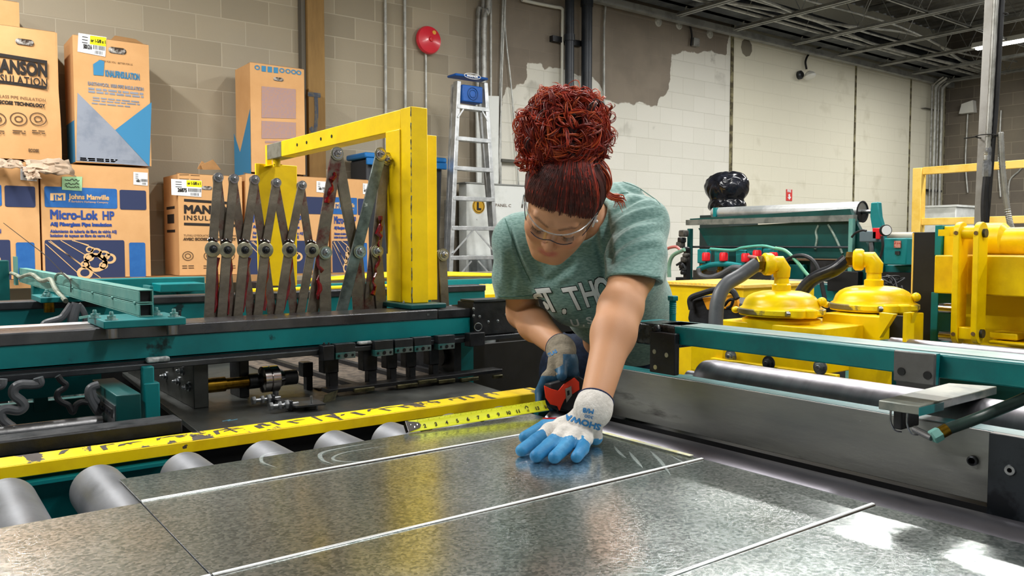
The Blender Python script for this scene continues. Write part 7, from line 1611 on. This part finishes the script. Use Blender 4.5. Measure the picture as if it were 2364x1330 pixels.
S.cap(wr2+R_*.010-U_*.004, hp3(1374, 1010, .966), .018, .0145, .012)
S.cap(wr2, MC[0], .018, .015, .012)
rad = [.0125, .0118, .0122, .0118, .0108]
for i in range(5): S.cap(MC[i], PI[i], rad[i]+.0015, rad[i]+.0006, .008 if i else .01).cap(PI[i], TI[i], rad[i]+.0006, rad[i]-.0006, .003)
S.cut((0, 0, SZ+.0004), (0, 0, -1), .0); S.cut(wrL+axL*.012, axL, .003)
v, f = S.mesh(1); fc = v[f].mean(1)
def t_on(p, a, b): ab = b-a; return ((p-a)@ab)/(ab@ab)
pp, dd_ = topix(fc)
nz_ = np.sin(fc[:, 0]*260)*np.sin(fc[:, 1]*230+1)*.12
blue = np.zeros(len(fc), bool)
for i in range(5):
    t = t_on(fc, MC[i], PI[i]); dseg = np.linalg.norm(fc-(MC[i]+np.clip(t, 0, 1)[:, None]*(PI[i]-MC[i])), axis=1); t2 = t_on(fc, PI[i], TI[i]); d2 = np.linalg.norm(fc-(PI[i]+np.clip(t2, 0, 1)[:, None]*(TI[i]-PI[i])), axis=1)
    blue |= ((dseg < .019) & (t > (.55 if i else .1)+nz_*1.6)) | ((d2 < .018) & (t2 > -.35))
blue |= (fc[:, 2] < .9665+nz_*.02) & (((fc-wrL)@(wr2-wrL)) > 0) & (np.linalg.norm(fc-wrL, axis=1) > .055)
glL = npobj('glove', v, f, [knit, latex], woman, blue.astype(int), label='glove pressed flat on the sheet, white back and blue fingertips')
bg = bvh_of(v, f)
ginfo = [text_px('M/8', 15, 1372, 946, 170, 1.1, .03), text_px('300', 10, 1371, 961, 168, 1.4, .012), text_px('SHOWA', 19, 1388, 981, 163, 1.2, .04)]
gi2 = decal(bg, ginfo, .0008, 4)
if gi2.v: gi2.build('glove_lettering', mat('glove_ink_blue', '#2273ad', .7), glL)
ring = MB(); ring.ring(Vector(wrL+axL*.0115), Vector(axL), .0328, .002, 40); ring.build('cuff_edge', mat('navy_cuff_edge', '#1d2648', .8), glL)
# right hand with tape measure
tc_ = J(1296, 912, 1.845); tax = dirc(.35, .12, .93)      # tape case axis points to the viewer
tu = dirc(.93, .30, -.2); tu -= tax*(tu@tax); tu /= np.linalg.norm(tu); tv = np.cross(tax, tu); tv *= (1 if tv@U_ > 0 else -1)
def TPn(a, b, c=0): return tc_+tu*a+tv*b+tax*c
gk = mat('glove_knit_dark', '#8e8574', .9, 0, '#746c5e', 50, (.35, .65), .8, 160); gd = mat('glove_latex_dark', '#1f4a66', .5, 0, '#2c6285', 26, (.4, .7), .35, 90)  # darker copies of the glove materials for the tape hand
w0 = wrR; w1 = J(1300, 835, 1.89)
S = SDF(tc_-.12, np.maximum(w0, tc_)+.12, .0024, .04)
axR = (elR-w0)/np.linalg.norm(elR-w0); S.cap(w0+axR*.03, w0-axR*.008, .0325, .0325, .0).cap(w0, w1, .032, .031, .01).cap(w1, J(1312, 865, 1.88), .029, .026, .015).cap(w1, J(1282, 868, 1.885), .026, .024, .015)
S.cap(J(1297, 840, 1.86), J(1297, 868, 1.832), .0135, .012, .008)                       # thumb
S.cap(J(1262, 872, 1.88), J(1247, 905, 1.885), .0135, .012, .01).cap(J(1247, 905, 1.885), J(1246, 930, 1.87), .012, .0105, .004)    # index along the case
S.cap(J(1275, 880, 1.895), J(1262, 920, 1.90), .0125, .0115, .008).cap(J(1262, 920, 1.90), J(1275, 944, 1.88), .0115, .010, .003)
S.cap(J(1305, 885, 1.895), J(1322, 925, 1.895), .0125, .0115, .008).cap(J(1322, 925, 1.895), J(1312, 943, 1.865), .0115, .010, .003)
S.cap(J(1318, 880, 1.90), J(1335, 915, 1.90), .0115, .0105, .008).cap(J(1335, 915, 1.90), J(1330, 934, 1.875), .0105, .0095, .003)
S.cut(w0+axR*.012, axR, .003, .07, w0+axR*.03)
v, f = S.mesh(1); fc = v[f].mean(1); pp, dd_ = topix(fc)
kn = ((pp[:, 1] < 842) | ((pp[:, 0] < 1292-(pp[:, 1]-842)*.5+6*np.sin(pp[:, 1]*.3)) & (pp[:, 1] < 868))) & ~((pp[:, 0] > 1300) & (pp[:, 1] > 818)) 
glR = npobj('glove', v, f, [gd, gk], woman, kn.astype(int), label='darker glove gripping the orange tape measure')
ring = MB(); ring.ring(Vector(w0+axR*.0115), Vector(axR), .032, .0022, 36); ring.build('cuff_edge', MATS['navy_cuff_edge'], glR)
bg = bvh_of(v, f); q = decal(bg, [text_px('ATLAS', 11, 1262, 827, 28, .9, .03)], .0008, 4)
if q.v: q.build('glove_lettering', MATS['glove_ink_blue'], glR)
# ---------------------------------------------------------------- tape measure
tm = thing('tape_measure', tuple(tc_), 'orange and black tape measure with its yellow blade pulled out along the sheet edge', 'tape measure')
org_ = mat('signal_orange', '#ee3a16', .4); 
def tp2(pts, d0, dz, nm, m, bv=.001):
    return MB().prism([Vector(J(x, y, d0)) for x, y in pts], Vector(tax)*dz).build(nm, m, tm, bevel=bv)
tp2([(1254, 886), (1290, 876), (1322, 868), (1338, 880), (1340, 908), (1328, 938), (1300, 952), (1272, 944), (1256, 918)], 1.868, .036, 'case', RUB, .004)
tp2([(1255, 890), (1272, 898), (1288, 902), (1300, 887), (1325, 872), (1336, 882), (1337, 900), (1318, 912), (1303, 922), (1297, 934), (1291, 949), (1286, 938), (1270, 934), (1259, 918)], 1.833, .003, 'orange_shell', org_)
ck_ = tp2([(1304, 898), (1318, 891), (1320, 913), (1307, 930)], 1.829, .003, 'belt_clip', mat('nickel_clip', '#8b867e', .3, .9), .0008)
tp2([(1309, 903), (1314, 901), (1315, 911), (1310, 914)], 1.8255, .0008, 'clip_hole', BLKP, 0)
# blade lying along the far edge of the sheet
b0 = PZ(SZ+.004, 940, 995); b1 = PZ(SZ+.012, 1262, 944); bu = (b1-b0).normalized(); bl = MB()
hs_ = Vector((-bu.y, bu.x, 0)).normalized(); side = (hs_*.62+Vector((0, 0, .785))); side = (side-bu*side.dot(bu)).normalized(); NB = bu.cross(side).normalized()
NB = NB if NB.z > 0 else -NB
n = 24; W2 = .0125; vs = []
def bp3(s_, a, h): return b0+bu*s_+side*a+NB*h+Vector((0, 0, .007))
for i in range(n+1):
    for j in range(7): q = -1+2*j/6; vs.append(bp3((b1-b0).length*i/n, q*W2, .0026*q*q))
bl.add(vs, [(i*7+j, (i+1)*7+j, (i+1)*7+j+1, i*7+j+1) for i in range(n) for j in range(6)])
bo = bl.build('blade', mat('tape_yellow', '#e6ea1c', .4), tm, smooth=60); sd_ = bo.modifiers.new('thickness', 'SOLIDIFY'); sd_.thickness = .0005
num = MB(); inch = (PZ(SZ+.01, 1252, 943)-PZ(SZ+.006, 983, 987)).length/12
t0 = (PZ(SZ+.008, 983, 987)-b0).dot(bu)
for k in range(1, 15):
    if k >= 2: text_on(num, str(k), .0115 if k != 12 else .006, bp3(t0+(k-2)*inch, -.0075, .0022), bu, side, .0003, 1, 'CENTER')
    for q in range(8):
        d0 = t0+(k-2.5)*inch+inch*q/8; L0 = .005 if q == 0 else (.0035 if q == 4 else .0022)
        if .022 < d0 < (b1-b0).length: num.bar(bp3(d0, W2-.0004, .0033), bp3(d0, W2-L0, .0024), NB, .0004, .0002)
num.build('blade_numbers', INK, bo)
MB().prism([bp3(t0+10*inch+x, .001+y, .0012) for x, y in ((-.004, -.001), (-.004, .003), (0, .0062), (.004, .003), (.004, -.001), (.0025, -.001), (.0025, .0024), (0, .0042), (-.0025, .0024), (-.0025, -.001))], NB*.0003).build('stud_mark', INK, bo)
hk = MB(); hk.prism([bp3(-.001, W2, .0035), bp3(-.001, -W2, .0035), bp3(.026, -.006, .0016), bp3(.03, 0, .0014), bp3(.026, .006, .0016)], NB*.0012)
hk.prism([bp3(-.002, .012, .004), bp3(-.002, -.012, .004), bp3(-.002, -.008, -.009), bp3(-.002, .008, -.009)], bu*.0012)
for x, y in ((.008, .003), (.015, -.003), (.022, .001)): hk.lathe(bp3(x, y, .0028), NB, [(.0022, 0), (.0018, .0012), (0, .0014)], 12)
hk.build('end_hook', CHR, bo)
MB().prism([PZ(SZ+.0025, *q) for q in ((1253, 967), (1286, 966), (1300, 985), (1262, 984))], (0, 0, .002)).build('red_tag', mat('red_tag_plastic', '#b5121d', .35), label='small red tag on the sheet between tape blade and glove', cat='tag')
scf = mat('faint_scuff', '#b9c4c2', .6, 0); scf.node_tree.nodes['Principled BSDF'].inputs['Alpha'].default_value = .3
shm = [o for o in COL.objects if o.name == 'steel_sheet'][0]
for q, w_ in (([(1418, 1030), (1430, 1045), (1446, 1058)], .003), ([(1452, 1042), (1468, 1062), (1484, 1080)], .0035), ([(1500, 1040), (1524, 1064), (1548, 1096)], .0035), ([(1545, 1050), (1575, 1066), (1602, 1076)], .002), ([(770, 1072), (745, 1062), (742, 1046), (790, 1034), (860, 1022)], .004), ([(905, 1062), (800, 1066), (768, 1058), (800, 1044), (900, 1028)], .0028), ([(640, 1080), (605, 1066), (610, 1050), (650, 1042)], .003)):
    P = bez([PZ(SZ+.0012, *p) for p in q]); L_p = []; R_p = []
    for i, p in enumerate(P):
        t = (P[min(i+1, len(P)-1)]-P[max(i-1, 0)]).normalized(); sd = Vector((-t.y, t.x, 0))*w_*math.sin(math.pi*(i+.6)/(len(P)+.2)); L_p.append(p+sd); R_p.append(p-sd)
    n_ = len(P); MB().add(L_p+R_p, [(i, i+1, n_+i+1, n_+i) for i in range(n_-1)]).build('scuff_mark', scf, shm)
# ---------------------------------------------------------------- black rubbish bag
c = np.array(PX(5.1, 1678, 458)); rb = WORG['rubbish_bag']
S = SDF(c-.35, c+.35, .009, .08); S.ell(c+np.array([0, 0, .03]), (.15, .165, .13), None, .03).ell(c+np.array([0, .0, -.1]), (.13, .15, .07), None, .02).ell(c+np.array([-.03, .06, .05]), (.1, .1, .09), None, .03).ell(c+np.array([0, -.08, .06]), (.1, .09, .09), None, .03)
S.cap(c+np.array([-.16, -.14, -.055]), c+np.array([-.16, .14, -.045]), .02, .02, .03, 's')
v, f = S.mesh(2); n_ = vnormals(v, f); v = v+n_*(np.sin(v[:, 0]*70+v[:, 2]*90+3*np.sin(v[:, 1]*40))*.0022+np.sin(v[:, 1]*110+v[:, 2]*30)*.0015)[:, None]
v[:, 2] += rb.z-v[:, 2].min()
npobj('plastic_bag', v, f, mat('glossy_black_plastic', '#0e0f14', .16, 0, '#1d1f27', 9, bump=.5, bscale=22), [o for o in COL.objects if o.name == 'rubbish_bag'][0])
